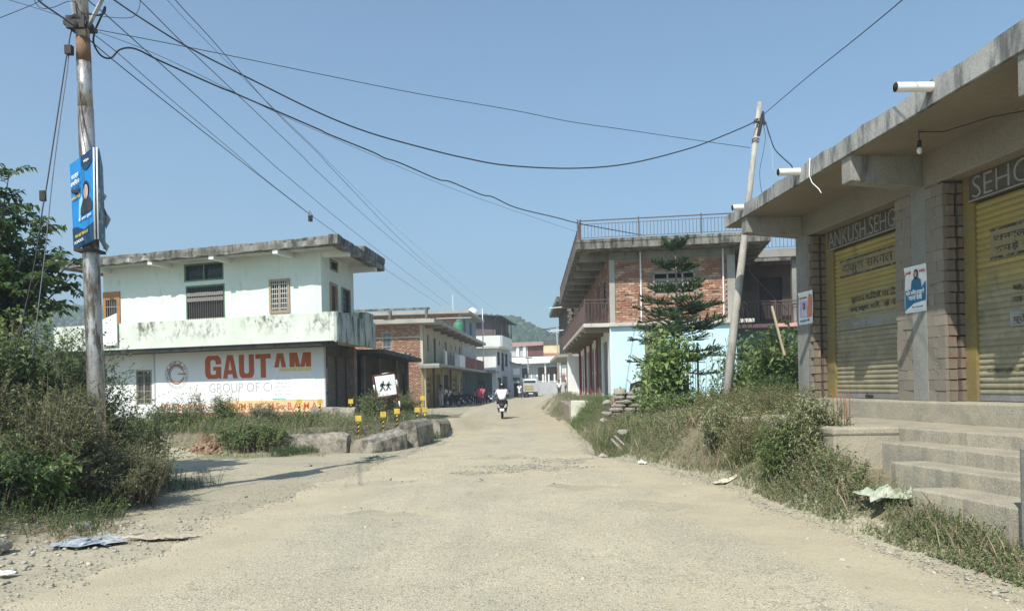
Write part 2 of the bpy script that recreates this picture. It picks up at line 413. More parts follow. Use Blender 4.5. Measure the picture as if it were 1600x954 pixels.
def road_mat():
    t = NT('worn dusty asphalt')
    a = t.n('ShaderNodeAttribute'); a.attribute_name = 'v'   # 0 at the road edge, 1 in the middle
    asp = t.mix(t.ramp(t.noise(.8, 6), .3, .7), (.43, .38, .27), (.51, .45, .315))
    asp = t.mix(t.ramp(t.noise(.55, 6, t.vscale(t.pos, (1.3, .6, 1)), .65), .47, .64, 0, .6), asp, (.365, .335, .25))
    trk = t.ramp(t.noise(1.0, 4, t.vscale(t.pos, (1.6, .05, 1)), .6), .52, .66, 0, .5); asp = t.mix(trk, asp, (.385, .35, .26))
    oil = t.ramp(t.noise(1.4, 7, rough=.7, dist=.4), .66, .76, 0, .4); asp = t.mix(oil, asp, (.27, .25, .20))
    wv = t.n('ShaderNodeTexVoronoi'); wv.feature = 'DISTANCE_TO_EDGE'; wv.inputs['Scale'].default_value = .75
    dv = t.n('ShaderNodeVectorMath', operation='ADD'); nz_ = t.n('ShaderNodeTexNoise'); nz_.inputs['Scale'].default_value = 2.2; nz_.inputs['Detail'].default_value = 6; t.l(t.pos, nz_.inputs[0]); t.l(t.pos, dv.inputs[0]); t.l(nz_.outputs[1], dv.inputs[1]); t.l(dv.outputs[0], wv.inputs['Vector'])
    crk = t.math('MULTIPLY', t.ramp(wv.outputs['Distance'], .004, .016, 1, 0), t.ramp(t.noise(.6, 4), .5, .62, 0, .45)); asp = t.mix(crk, asp, (.15, .14, .11))
    vo = t.n('ShaderNodeTexVoronoi'); vo.inputs['Scale'].default_value = 42; t.l(t.pos, vo.inputs['Vector'])
    sp = t.n('ShaderNodeSeparateColor'); t.l(vo.outputs['Color'], sp.inputs[0])
    chip = t.math('MULTIPLY', t.ramp(vo.outputs['Distance'], .30, .42, 1, 0), 1)
    asp = t.mix(t.math('MULTIPLY', chip, t.ramp(sp.outputs[0], .52, .7, 0, .85)), asp, (.17, .16, .14))
    asp = t.mix(t.math('MULTIPLY', chip, t.ramp(sp.outputs[1], .5, .7, 0, .8)), asp, (.66, .62, .52))
    f = t.noise(90, 3, rough=.8)
    asp = t.mix(.5, asp, t.mix(t.ramp(f, .3, .7), (.05, .05, .05), (.95, .95, .95)), 'OVERLAY')
    dust = t.mix(t.ramp(t.noise(1.2, 5), .35, .65), (.445, .385, .268), (.505, .44, .305))
    dust = t.mix(t.ramp(t.noise(26, 6, rough=.75), .55, .72, 0, .35), dust, (.30, .275, .21))
    m = t.math('ADD', t.math('MULTIPLY', t.noise(1.1, 7, t.vscale(t.pos, (1, .55, 1)), .68), 1.0), t.math('MULTIPLY', t.math('SUBTRACT', 1.0, a.outputs['Fac']), .62))
    col = t.mix(t.ramp(m, .53, .80, 0, .9), asp, dust)
    h = t.math('ADD', t.math('MULTIPLY', t.math('MULTIPLY', chip, sp.outputs[2]), 1.6), t.math('ADD', f, t.math('MULTIPLY', t.noise(6, 5), 2)))
    return t.finish(col, .9, h, .012, .65)
xs = np.concatenate([-np.geomspace(640, 14.5, 30), np.arange(-14, 14, .17), np.geomspace(14.5, 640, 30)])
ys = np.concatenate([-np.geomspace(50, 3.2, 10), np.arange(-3, 30, .17), np.arange(30, 60, .5), np.geomspace(60.5, 880, 60)])
X, Y = np.meshgrid(xs, ys)
Z = gz(X, Y)
nx, ny = len(xs), len(ys)
ii = np.arange(nx*ny).reshape(ny, nx)
Q = np.stack([ii[:-1, :-1], ii[:-1, 1:], ii[1:, 1:], ii[1:, :-1]], -1).reshape(-1, 4)
g = npmesh('ground', np.stack([X, Y, Z], -1).reshape(-1, 3), Q, ground_mat(), smooth=True, attr=(np.clip(np.maximum(sm(.10, .45, X-xr(Y)), np.maximum(sm(17.9, 18.7, Y)*sm(-.2, .5, (-5.6+(Y-18.1)*.56)-X), sm(-4.7, -5.7, X)*sm(4.5, 6.5, Y)*(1-sm(12.3, 13.4, Y)))), 0, 1)*(1-.8*sm(28, 50, Y))).ravel(), origin=(0, 0, 0))
tag(g, 'dry tan soil and verges beside the dusty road', kind='structure')
ys = np.concatenate([np.arange(-8, 0, .5), np.arange(0, 34, .12), np.arange(34, 92, .5)])
us = np.linspace(0, 1, 70)
Yr = np.repeat(ys[:, None], len(us), 1); U = np.repeat(us[None], len(ys), 0)
wob = .10*np.sin(ys*1.9)+.06*np.sin(ys*5.3+1)
XL, XR = xl(ys)+wob, xr(ys)+wob*.8
Xr = XL[:, None]+(XR-XL)[:, None]*U
edge = np.minimum(U, 1-U)*(XR-XL)[:, None]
pot = [(.3, 14.2, .9, .6, .035), (-.8, 13.4, .5, .3, .03), (1.1, 15.4, .6, .5, .03), (-.2, 16.4, .7, .5, .03), (-1.6, 9.2, .6, .5, .02), (.9, 11.4, .5, .35, .025), (-2.2, 12.4, .6, .4, .02), (1.9, 9.6, .5, .6, .018)]
PH = sum(d_*np.exp(-(((Xr-a)/w_+.35*np.sin(Yr*7+a))**2+((Yr-b)/h_+.35*np.sin(Xr*9+b))**2)**2) for a, b, w_, h_, d_ in pot)
Zr = gz(Xr, Yr)-PH+np.where(edge < .02, -.03, .014*sm(0, .4, edge))+.004*hn(Xr*3, Yr*3)*sm(.1, .5, edge)
ii = np.arange(Xr.size).reshape(Xr.shape)
Q = np.stack([ii[:-1, :-1], ii[:-1, 1:], ii[1:, 1:], ii[1:, :-1]], -1).reshape(-1, 4)
att = sm(0, 1.7, edge)*(1-np.clip(PH/.03, 0, 1)*.85)*(1-.55*np.exp(-((Xr-.2)/2.2)**2-((Yr-14.2)/2.2)**2))
r = npmesh('road', np.stack([Xr, Yr, Zr], -1).reshape(-1, 3), Q, road_mat(), attr=att.ravel(), smooth=True, origin=(0, 0, 0))
tag(r, 'worn dusty asphalt road running down the village street', kind='structure')

# loose stones and gravel
def pebbles(name, P, S, mat, label, kind='stuff'):
    ico = []
    t = (1+5**.5)/2
    iv = np.array([(-1, t, 0), (1, t, 0), (-1, -t, 0), (1, -t, 0), (0, -1, t), (0, 1, t), (0, -1, -t), (0, 1, -t), (t, 0, -1), (t, 0, 1), (-t, 0, -1), (-t, 0, 1)])/1.9
    fi = np.array([(0, 11, 5), (0, 5, 1), (0, 1, 7), (0, 7, 10), (0, 10, 11), (1, 5, 9), (5, 11, 4), (11, 10, 2), (10, 7, 6), (7, 1, 8), (3, 9, 4), (3, 4, 2), (3, 2, 6), (3, 6, 8), (3, 8, 9), (4, 9, 5), (2, 4, 11), (6, 2, 10), (8, 6, 7), (9, 8, 1)])
    n = len(P)
    V = iv[None]*(1+rng.uniform(-.3, .3, (n, 12, 1)))
    a = rng.uniform(0, 6.28, n); c, s_ = np.cos(a), np.sin(a)
    V = V*np.stack([S*rng.uniform(.7, 1.4, n), S*rng.uniform(.6, 1.1, n), S*rng.uniform(.4, .7, n)], -1)[:, None]
    V = np.stack([V[..., 0]*c[:, None]-V[..., 1]*s_[:, None], V[..., 0]*s_[:, None]+V[..., 1]*c[:, None], V[..., 2]], -1)+P[:, None]
    Fq = (fi[None]+12*np.arange(n)[:, None, None]).reshape(-1, 3)
    o = npmesh(name, V.reshape(-1, 3), Fq, mat, attr=np.repeat(rng.random(n), 12))
    return tag(o, label, kind=kind)
def pebmat():
    t = NT('gravel stones'); a = t.n('ShaderNodeAttribute'); a.attribute_name = 'v'
    c = t.mix(a.outputs['Fac'], (.22, .21, .19), (.50, .46, .37)); return t.finish(c, .9, t.noise(80, 3), .003, .5)
PEB = pebmat()
n = 11000
py_ = 3+22*rng.random(n)**1.6; px_ = np.where(rng.random(n) < .35, xr(py_)+rng.normal(-.1, .25, n), np.where(rng.random(n) < .5, xl(py_)+rng.normal(0, .5, n), rng.uniform(-3.6, 3.4, n)))
pebbles('road_gravel', np.stack([px_, py_, gz(px_, py_)+.012], -1), rng.uniform(.004, .014, n)*np.where(rng.random(n) < .04, 2.2, 1), PEB, 'loose gravel scattered over the road and its edges')
n = 1500
px_ = rng.normal(.1, 1.1, n); py_ = rng.normal(14.2, 1.1, n)
pebbles('broken_asphalt', np.stack([px_, py_, gz(px_, py_)+.012], -1), rng.uniform(.008, .022, n), PEB, 'broken stones where the asphalt has come up mid road')
n = 700
px_ = rng.uniform(-7.5, -4.2, n); py_ = rng.uniform(4, 9, n)
pebbles('verge_clods', np.stack([px_, py_, gz(px_, py_)+.01], -1), rng.uniform(.01, .035, n), PEB, 'earth clods on the left verge under the bushes')
# a few stones that can be picked out
for i, (x, y, s, lab) in enumerate([(-5.15, 7.3, .17, 'large pale boulder at the left picture edge below the bushes'), (-5.0, 8.6, .11, 'grey stone on the left verge beside the plastic sheet'),
        (-4.2, 15.3, .07, 'small round stone on the side road shadow'), (1.9, 15.9, .10, 'pale stone at the lip of the right hand drain'), (3.05, 12.6, .08, 'pale stone on the right road edge among grass'),
        (-.55, 12.2, .06, 'dark stone lying mid road near the broken patch')]):
    mb = MB(); sd = rng.uniform(0, 9)
    mb.ell((x, y, gz(x, y)+s*.25), (s*1.2, s, s*.6), 12, 8, fn=lambda p: tuple(np.array(p)+.18*s*np.sin(np.array(p)[[1, 2, 0]]*9/s*.4+sd)))
    tag(mb.build('stone', STONE, smooth=True), lab, 'stone')

# ================================================================ HILLS
hx = np.linspace(-560, 560, 200); hy = np.linspace(300, 800, 70)
HX, HY = np.meshgrid(hx, hy)
def hillz(x, y):
    a = x/np.maximum(y, 1)*FPX+800            # bearing only: the ridge line differs with bearing
    rid = np.interp(x, [-560, -330, -285, -230, -150, -77, -30, -8, 2, 12, 20, 28, 35, 60, 150, 300, 560], [62, 62, 56, 48, 44, 43, 39, 39.5, 38, 33, 29, 26.5, 27, 32, 44, 56, 62])
    prof = sm(300, 450, y)
    n_ = 2.2*np.sin(x*.055+1)*np.sin(y*.03)+1.2*np.sin(x*.13)*np.sin(y*.09+2)
    return rid*prof*(1+.0*a)+n_*prof-.5+.04*np.maximum(y-450, 0)*np.clip(prof, 0, 1)*np.sin(x*.01)**2
HZ = hillz(HX, HY)
ii = np.arange(HX.size).reshape(HX.shape)
Q = np.stack([ii[:-1, :-1], ii[:-1, 1:], ii[1:, 1:], ii[1:, :-1]], -1).reshape(-1, 4)
HILLM = dirty('hillside undergrowth', (.05, .085, .03), (.10, .12, .05), .03, (.16, .14, .08), (.55, .75), .05, .5, fs=.8, bstr=.1)
tag(npmesh('hills', np.stack([HX, HY, HZ], -1).reshape(-1, 3), Q, HILLM, smooth=True, origin=(0, 450, 0)), 'low wooded hills closing the view behind the village', kind='structure')
n = 13000
fx = np.concatenate([rng.uniform(-330, 60, n-5500), rng.uniform(-30, 45, 5500)]); fy = rng.uniform(330, 475, n)
fz = hillz(fx, fy)
t_ = (1+5**.5)/2
S = rng.uniform(1.0, 2.5, n)*np.where(rng.random(n) < .08, 1.5, 1)
P = np.stack([fx, fy, fz+S*.55], -1)
iv = []
mb = MB(); mb.ell((0, 0, 0), (1, 1, 1), 6, 4)
ev = np.array(mb.v); 
V = ev[None]*(1+rng.uniform(-.28, .28, (n, len(ev), 1)))*S[:, None, None]*np.array([1, 1, .95])+P[:, None]
tri = [f if len(f) == 3 else None for f in mb.f]
F3 = []
for f in mb.f:
    if len(f) == 3: F3.append(f)
    else: F3 += [(f[0], f[1], f[2]), (f[0], f[2], f[3])]
F3 = np.array(F3)
HF = leafmat('hill tree crowns', (.035, .065, .025), (.09, .13, .045), (.14, .13, .06), 0)
tag(npmesh('hill_forest', V.reshape(-1, 3), (F3[None]+len(ev)*np.arange(n)[:, None, None]).reshape(-1, 3), HF, attr=np.repeat(rng.random(n), len(ev))),
    'dense wood of rounded tree crowns covering the far hill', kind='stuff')

# ================================================================ SHOP ON THE RIGHT
S = Frame((5.36, 14.0), (.105, -1))
shop = thing('shop_building', S.p(0, 0, 0), 'unfinished concrete shop with yellow roller shutters, brick piers and jutting roof slab', 'building')
FL, TOPW = 1.23, 4.58
PIERS = [(0, .54), (3.02, 4.07), (6.5, 7.5), (9.9, 10.6)]
def ev(z, u): return z+(.26/7.4)*np.clip(u-.0, -1, 11)*.55
# back and side walls
MB().box(0, .25, .62, 4.2, -.2, TOPW, S).box(10.35, 10.6, .62, 4.2, -.2, TOPW, S).box(0, 10.6, 4.2, 4.4, -.2, TOPW, S).build('rear_wall', ROUGH, shop)
MB().box(-.1, 10.7, -.1, .6, -.3, FL, S).build('plinth', CONSTEP, shop, bevel=.03)
MB().box(.25, 10.3, .6, 4.2, .6, FL, S).build('shop_floor', CONSTEP, shop)
MB().box(0, 10.6, -.0, .34, 4.17, TOPW+.22, S).build('lintel_beam', SOFFIT, shop, bevel=.012)
# roof slab, slightly falling to the far end, ragged cast edge
mb = MB(); us_ = np.linspace(-.72, 10.8, 47)
for a, b in zip(us_, us_[1:]):
    def zz(u, top): return (4.55+.0185*(u+.7)) if not top else (4.755+.028*(u+.7))
    ja, jb = .012*math.sin(a*5)+.01*math.sin(a*13), .012*math.sin(b*5)+.01*math.sin(b*13)
    mb.hexa([S.p(a, -1.09, zz(a, 0)), S.p(b, -1.09, zz(b, 0)), S.p(b, 4.6, zz(b, 0)), S.p(a, 4.6, zz(a, 0)),
             S.p(a, -1.09-ja*.3, zz(a, 1)+ja), S.p(b, -1.09-jb*.3, zz(b, 1)+jb), S.p(b, 4.6, zz(b, 1)), S.p(a, 4.6, zz(a, 1))])
mb.build('roof_slab', FASCIA, shop)
zc_ = lambda u: 4.55+.0185*(u+.7)-.006
MB().hexa([S.p(-.68, -1.05, zc_(-.68)-.008), S.p(10.75, -1.05, zc_(10.75)-.008), S.p(10.75, 4.5, zc_(10.75)-.008), S.p(-.68, 4.5, zc_(-.68)-.008), S.p(-.68, -1.05, zc_(-.68)), S.p(10.75, -1.05, zc_(10.75)), S.p(10.75, 4.5, zc_(10.75)), S.p(-.68, 4.5, zc_(-.68))]).build('ceiling', SOFFIT, shop)
for u in (.0, 3.42, 6.6, 9.95):
    mb = MB(); mb.hexa([S.p(u, -1.05, 4.27), S.p(u+.24, -1.05, 4.27), S.p(u+.24, 0, 4.19), S.p(u, 0, 4.19), S.p(u, -1.05, zc_(u)+.002), S.p(u+.24, -1.05, zc_(u)+.002), S.p(u+.24, 0, zc_(u)+.002), S.p(u, 0, zc_(u)+.002)])
    mb.build('cantilever_beam', CON if u else CON, shop, bevel=.01)
# piers: rendered core column, mortar smeared brick on either side
bm = MB().box(-.115, .115, -.05, .05, -.062, .062).mesh('brick', BRICKS, (0, 0, 0))
def rough_brick(name, lx, ly, lz, mat, seed):
    mb = MB(); mb.box(-lx/2, lx/2, -ly/2, ly/2, -lz/2, lz/2); q = np.random.default_rng(seed)
    mb.v = [tuple(np.array(p)+q.uniform(-.006, .006, 3)) for p in mb.v]; return mb.mesh(name, mat, (0, 0, 0))
brickA = [rough_brick('brick', .225, .10, .141, BRICKS, i) for i in range(4)]
brickJ = [rough_brick('brick', .10, .11, .128, BRICKJ, i) for i in range(4)]
for pi, (a, b) in enumerate(PIERS):
    if pi == 0: core = (.0, .40)
    else: core = ((a+b)/2-.17, (a+b)/2+.15)
    MB().box(core[0], core[1], -.006, .2, FL, 4.2 if pi else 4.2, S).build('concrete_column', dirty('grey pier column', (.25, .25, .22), (.20, .20, .18), 1.3, (.16, .15, .13), (.5, .75), 3, .6, 1) if pi < 2 else CON, shop, bevel=.008)
    MB().box(a+.02, b-.09, .001, .55, FL, 4.18, S).build('pier_core', ROUGH, shop)
    nrow = 20
    for k in range(nrow):
        z = FL+.07+k*.1455
        if pi < 3:
            # front bricks left and right of the column
            segs = [(core[1], b-.02)] if pi == 0 else [(a, core[0]), (core[1], b-.02)]
            for (s0, s1) in segs:
                w = s1-s0
                if w < .1: continue
                cutx = s0+(w*(.42 if k % 2 else .62))
                for (q0, q1) in ((s0, cutx), (cutx, s1)):
                    if q1-q0 < .06: continue
                    m = S.M((q0+q1)/2, .045+R_.uniform(-.003, .004), z, False) @ Matrix.Diagonal(((q1-q0-.002)/.225, 1, 1, 1))
                    link('brick', brickA[R_.randrange(4)], shop, m)
            # jamb return: two toothed columns with a dark gap
            for vv in (.10, .265):
                m = S.M(b-.045+R_.uniform(-.014, .012), vv+.0, z+R_.uniform(-.004, .004), False)
                link('brick', brickJ[R_.randrange(4)], shop, m)
# shutters
slat_prof = [(0, 0), (-.012, .012), (-.017, .032), (-.012, .055), (0, .068), (.004, .078)]
def slat_mesh(L, mat):
    mb = MB(); vs = []; 
    for x in (0, L): vs += [(x, v, w) for v, w in slat_prof]
    k = len(slat_prof); mb.add(vs, [(i, k+i, k+i+1, i+1) for i in range(k-1)]); me = mb.mesh('slat', mat, (0, 0, 0), True); return me
def shutter_mat():
    t = NT('yellow shutter paint')
    z = t.n('ShaderNodeSeparateXYZ'); t.l(t.pos, z.inputs[0])
    yel = t.mix(t.ramp(t.noise(1.5, 4), .35, .65), (.40, .31, .075), (.34, .26, .075))
    yel = t.mix(t.ramp(t.noise(3.5, 7, t.vscale(t.pos, (1, 1, .35)), .7), .5, .7, 0, .5), yel, (.30, .25, .13))
    dirt = t.mix(t.ramp(t.noise(5, 6, rough=.7), .4, .65), (.24, .22, .15), (.32, .29, .20))
    dirt = t.mix(t.ramp(t.noise(1.6, 6, rough=.65), .55, .66, 0, .7), dirt, (.12, .115, .10))
    f = t.ramp(t.math('ADD', z.outputs[2], t.math('MULTIPLY', t.noise(1.7, 6, rough=.65), 1.3)), 2.9, 3.95, .95, .08)
    col = t.mix(f, yel, dirt)
    oi = t.n('ShaderNodeObjectInfo'); col = t.mix(t.ramp(oi.outputs['Random'], 0, 1, 0, .22), col, (.17, .145, .08))
    col = t.mix(t.ramp(t.noise(2.6, 8, t.vscale(t.pos, (1, 1, .25)), .75), .56, .70, 0, .6), col, (.14, .10, .06))
    col = t.mix(t.ramp(t.noise(17, 6, rough=.7), .62, .70, 0, .7), col, (.16, .09, .05))
    return t.finish(col, .55, t.math('ADD', t.noise(40, 3), t.math('MULTIPLY', t.noise(2.5, 3), 5)), .006, .4, 0)
SHM = shutter_mat()
BAND = dirty('faded sign band', (.26, .21, .11), (.22, .18, .09), 2, (.2, .2, .2), (.5, .7), 4, .6)
INK = dirty('worn black lettering', (.05, .05, .05), (.07, .065, .055), 3, (.30, .24, .09), (.50, .62), 14, .85)
LETTER = dirty('raised cement lettering', (.30, .28, .24), (.24, .225, .19), 4)
SIGNB = dirty('dark sign ground', (.10, .09, .075), (.075, .068, .055), 3)
JAMBY = dirty('yellow jamb paint', (.23, .175, .06), (.19, .15, .06), 2, (.24, .20, .13), (.5, .7), 4, .7)
SV = .30
for si, (a, b, side) in enumerate([(.54, 3.02, 0), (4.07, 6.5, 1), (7.5, 9.9, 2)]):
    fa, fb = a+.27, b-.2
    if si == 1: fa = a+.2
    MB().box(a, fa, SV-.03, SV+.14, FL, 4.2, S).build('door_jamb', JAMBY, shop, bevel=.006)
    MB().box(fb, b, SV-.03, SV+.14, FL, 4.2, S).build('door_jamb', JAMBY, shop, bevel=.006)
    me = slat_mesh(fb-fa, SHM)
    sh = MB().box(fa, fb, SV+.055, SV+.07, FL, 3.9, S).build('shutter', BROWNSH, shop)
    nslat = int((3.84-FL-.09)/.078)
    for k in range(nslat):
        link('slat', me, sh, S.M(fa, SV+.02+R_.uniform(-.003, .003), FL+.085+k*.078, False) @ Matrix.Rotation(R_.uniform(-.0015, .0015), 4, 'Y'))
    MB().box(fa, fb, SV-.005, SV+.045, FL+.01, FL+.085, S).build('bottom_rail', GREYSH, sh)
    MB().box(fa+.9, fa+1.1, SV-.03, SV-.006, FL+.03, FL+.06, S).tube([S.p(fa+1.0, SV-.05, FL+.03), S.p(fa+1.0, SV-.05, FL+.10)], .012, 6).build('shutter_lock', IRON, sh)
    sgn = MB().box(a+.16, b-.12, SV-.06, SV+.1, 3.83, 4.175, S).build('name_board', SIGNB, shop)
    MB().box(a+.16, b-.12, SV-.075, SV-.062, 3.83, 3.85, S).build('board_edge', LETTER, sgn)
    lm = dict(mat=LETTER, parent=sgn)
    if si == 0: text('lettering', 'ANKUSH.SEHGAL', S.M(a+.20, SV-.062, 3.865), .415, ext=.012, off=-.006, width=2.28, **lm)
    elif si == 1: text('lettering', 'SEHGAL.', S.M(a+.24, SV-.062, 3.865), .415, ext=.012, off=-.006, width=1.5, **lm)
    # painted bands and writing on the curtain
    if si == 0:
        bd = MB().box(fa+.18, fb-.12, SV-.004, SV+.004, 3.30, 3.60, S).build('painted_band', BAND, sh)
        for q in (3.575, 3.305): MB().box(fa+.18, fb-.12, SV-.0075, SV-.0045, q, q+.03, S).build('painted_line', INK, bd)
        text('lettering', 'अंकुश सहगल', S.M(fa+.24, SV-.0045, 3.39), .20, INK, bd, .002, .004, width=1.45)
        text('lettering', 'दुकान किराये पर है', S.M(fa+.5, SV-.001, 2.86), .115, INK, sh, .002, .003, width=1.2)
        text('lettering', 'सम्पर्क करें  मो नं', S.M(fa+.42, SV-.001, 2.70), .105, INK, sh, .002, .003, width=1.3)
        b2 = MB().box(fa+.1, fb-.1, SV-.004, SV+.004, 2.40, 2.58, S).build('painted_band', dirty('whitish wash', (.26, .26, .21), (.20, .20, .16), 3, (.2, .18, .12), (.45, .65), 5, .7), sh)
        text('lettering', 'पुराना बाजार', S.M(fa+.55, SV-.0045, 2.45), .10, INKG, b2, .002, .002, width=.8)
    elif si == 1:
        bd = MB().box(fa+.25, fb-.1, SV-.004, SV+.004, 3.02, 3.42, S).build('painted_band', BAND, sh)
        for q in (3.385, 3.03): MB().box(fa+.25, fb-.1, SV-.0075, SV-.0045, q, q+.035, S).build('painted_line', INK, bd)
        text('lettering', 'जनरल स्टोर एवं', S.M(fa+.30, SV-.0045, 3.25), .11, INK, bd, .002, .003, width=1.3)
        text('lettering', 'कपड़े की दुकान', S.M(fa+.30, SV-.0045, 3.11), .11, INK, bd, .002, .003, width=1.2)
        text('lettering', 'यहाँ सभी प्रकार', S.M(fa+.6, SV-.001, 2.60), .10, INK, sh, .002, .003, width=1.0)
        text('lettering', 'का सामान मिलता है', S.M(fa+.58, SV-.001, 2.46), .09, INK, sh, .002, .003, width=1.05)
        b2 = MB().box(fa+.55, fb-.1, SV-.004, SV+.004, 2.16, 2.35, S).build('painted_band', dirty('grey wash', (.30, .31, .28), (.24, .24, .22), 3, (.2, .18, .12), (.45, .65), 5, .7), sh)
        text('lettering', 'प्रोपराइटर अंकुश', S.M(fa+.6, SV-.0045, 2.21), .10, INK, b2, .002, .002, width=1.0)
        text('lettering', 'सम्पर्क करें मो नं सहगल स्टोर', S.M(fa+.15, SV-.001, 1.62), .05, INK, sh, .002, .001, width=1.6)
# drain pipes through the slab edge
for u, z, L, lab in ((5.4, 4.84, .44, 0), (2.29, 4.77, .34, 0), (.17, 4.73, .2, 0)):
    p0, p1 = Vector(S.p(u, -.9, z+.02)), Vector(S.p(u, -1.09-L, z))
    p = MB().tube([p0, p1], .055, 14, caps=False).build('drain_pipe', PVC, shop, True)
    MB().tube([p1-(p1-p0).normalized()*.12, p1+(p1-p0).normalized()*.002], .047, 14).build('pipe_bore', VOID, p, True)
# loose wire ends and reinforcement stubs
def wirepx(pts, r, name='wire', mat=CABLE, parent=None, n=5):
    return MB().tube(pts, r, n).build(name, mat, parent, True)
MB().tube([S.p(2.65, -1.1, 4.88), S.p(2.65, -1.115, 4.62), S.p(2.70, -1.1, 4.50), S.p(2.80, -1.05, 4.38), S.p(2.87, -1.05, 4.30)], .007, 5).build('loose_wire', PVC, shop, True)
mb = MB()
for u in (5.15, 2.0, 6.6, .6, 7.4): mb.tube([S.p(u, -.8, 4.7), S.p(u+.02, -.8, 5.02 if u > 1 else 4.9)], .006, 5)
mb.build('rebar_stub', RUST, shop)
# bulb
bulb = thing('light_bulb', S.p(4.6, -.7, 4.35), 'bare glass bulb hanging from the shop ceiling', 'bulb')
MB().tube([S.p(4.6, -.7, 4.63), S.p(4.605, -.7, 4.50)], .005, 5).tube([S.p(4.6, -.7, 4.62), S.p(4.85, -.55, 4.54), S.p(5.3, -.3, 4.56), S.p(5.8, -.02, 4.50), S.p(5.9, -.02, 4.38), S.p(6.4, -.02, 4.35)], .007, 5).build('flex', IRON, bulb, True)
MB().tube([S.p(4.605, -.7, 4.51), S.p(4.605, -.7, 4.43)], .024, 8).build('holder', BLACK, bulb, True)
MB().ell(S.p(4.605, -.7, 4.385), (.033, .033, .045), 12, 8).build('bulb_glass', flat('bulb glass', (.6, .6, .56), .15), bulb, True)
# platform and steps
MB().prism([(4.0, 9.33), (4.79, 9.28), (5.75, 9.2), (5.35, 13.6), (3.86, 13.5)], .1, .95).build('platform', CONSTEP, shop, bevel=.03)
MB().prism([(3.985, 9.315), (4.8, 9.262), (4.8, 9.6), (3.96, 9.66)], .85, .957).build('platform_cap', CONSTEP, shop, bevel=.03)
def step(name, x0, y0, y1, z0, z1, sl=.17):
    n_ = 44; ya = np.linspace(y0, y1, n_); poly = []
    for y in ya: poly.append((x0+sl*(y0-y)+.010*math.sin(y*7+x0)+.006*math.sin(y*19)+R_.uniform(-.004, .004)+.008*math.sin(y*2.3+z1*9), y))
    poly = poly+[(6.2+.1*(9-y1), y1), (6.2, y0)]
    MB().prism(poly, z0, z1).build(name, CONSTEP, shop, bevel=.018)
step('step', 4.77, 9.27, 3.5, -.2, .95, .19)
step('step', 4.43, 9.0, 3.5, -.2, .795, .175)
step('step', 4.18, 8.3, 3.5, -.2, .635, .17)
step('step', 3.90, 7.35, 3.5, -.2, .475, .165)
MB().box(4.03, 5.9, 5.62, 5.98, -.2, 1.0).build('side_block', CON, shop, bevel=.03)
# rebar starter bars on the platform corner
rb = thing('rebar_cluster', (4.3, 9.75, .95), 'cluster of thin rusty reinforcement bars standing on the platform corner', 'rebar')
for i, (px, py0, py1) in enumerate(((1303, 664, 615), (1309, 663, 614), (1315, 664, 613), (1320, 664, 616), (1328, 664, 612), (1323, 665, 620))):
    y = 9.7+.08*(i % 3)
    a, b = W(px, py0, y), W(px-2, py1, y); a.z = .94
    MB().tube([a, (a+b)/2+Vector((.008, 0, 0)), b], .006, 6).build('bar', RUST, rb, True)
mb = MB()
for z in (1.0, 1.12): mb.tube([W(1302, 664, 9.68), W(1328, 664, 9.68)], .004, 4)
# posters
def poster(name, fr, px0, py0, px1, py1, v, label, build, tilt=0):
    u0, z1 = fr.hit(px0, py0, v); u1, _ = fr.hit(px1, py0, v); _, z0 = fr.hit(px0, py1, v)
    t = thing(name, fr.p((u0+u1)/2, v, z0), label, 'poster')
    mb = MB(); n_ = 6
    for i in range(n_):
        for j in range(n_):
            f = lambda a, b: fr.p(u0+(u1-u0)*a/n_, v-.006-.006*math.sin(a*1.3+b*.9)-(.02 if (a == 0 and b == n_) else 0), z0+(z1-z0)*b/n_)
            mb.add([f(i, j), f(i+1, j), f(i+1, j+1), f(i, j+1)], [(0, 1, 2, 3)])
    mb.build('sheet', PAPER, t)
    build(t, fr, u0, u1, z0, z1, v-.0145)
    return t
def pt(fr, u, w, v): return fr.p(u, v, w)
def polyflat(fr, pts, v, th=.0015):
    """thin printed shape on a wall"""
    n_ = len(pts); mb = MB(); vs = [fr.p(u, v, w) for u, w in pts]+[fr.p(u, v+th, w) for u, w in pts]
    mb.add(vs, [tuple(range(n_)), tuple(reversed(range(n_, 2*n_)))]+[(i, n_+i, n_+(i+1) % n_, (i+1) % n_) for i in range(n_)])
    return mb
def person_print(t, fr, cu, z0, h, v, coat, name='portrait'):
    w = h*.42
    body = [(cu-w, z0), (cu+w, z0), (cu+w*.85, z0+h*.42), (cu+w*.35, z0+h*.56), (cu-w*.35, z0+h*.56), (cu-w*.85, z0+h*.42)]
    polyflat(fr, body, v-.001).build(name+'_coat', coat, t)
    ell = lambda ru, rz, cz, k=14: [(cu+ru*math.cos(2*math.pi*i/k), cz+rz*math.sin(2*math.pi*i/k)) for i in range(k)]
    polyflat(fr, ell(h*.17, h*.26, z0+h*.74), v-.003).build(name+'_hair', HAIR, t)
    polyflat(fr, ell(h*.10, h*.15, z0+h*.74), v-.005).build(name+'_face', flat('printed face', (.45, .30, .22), .7), t)
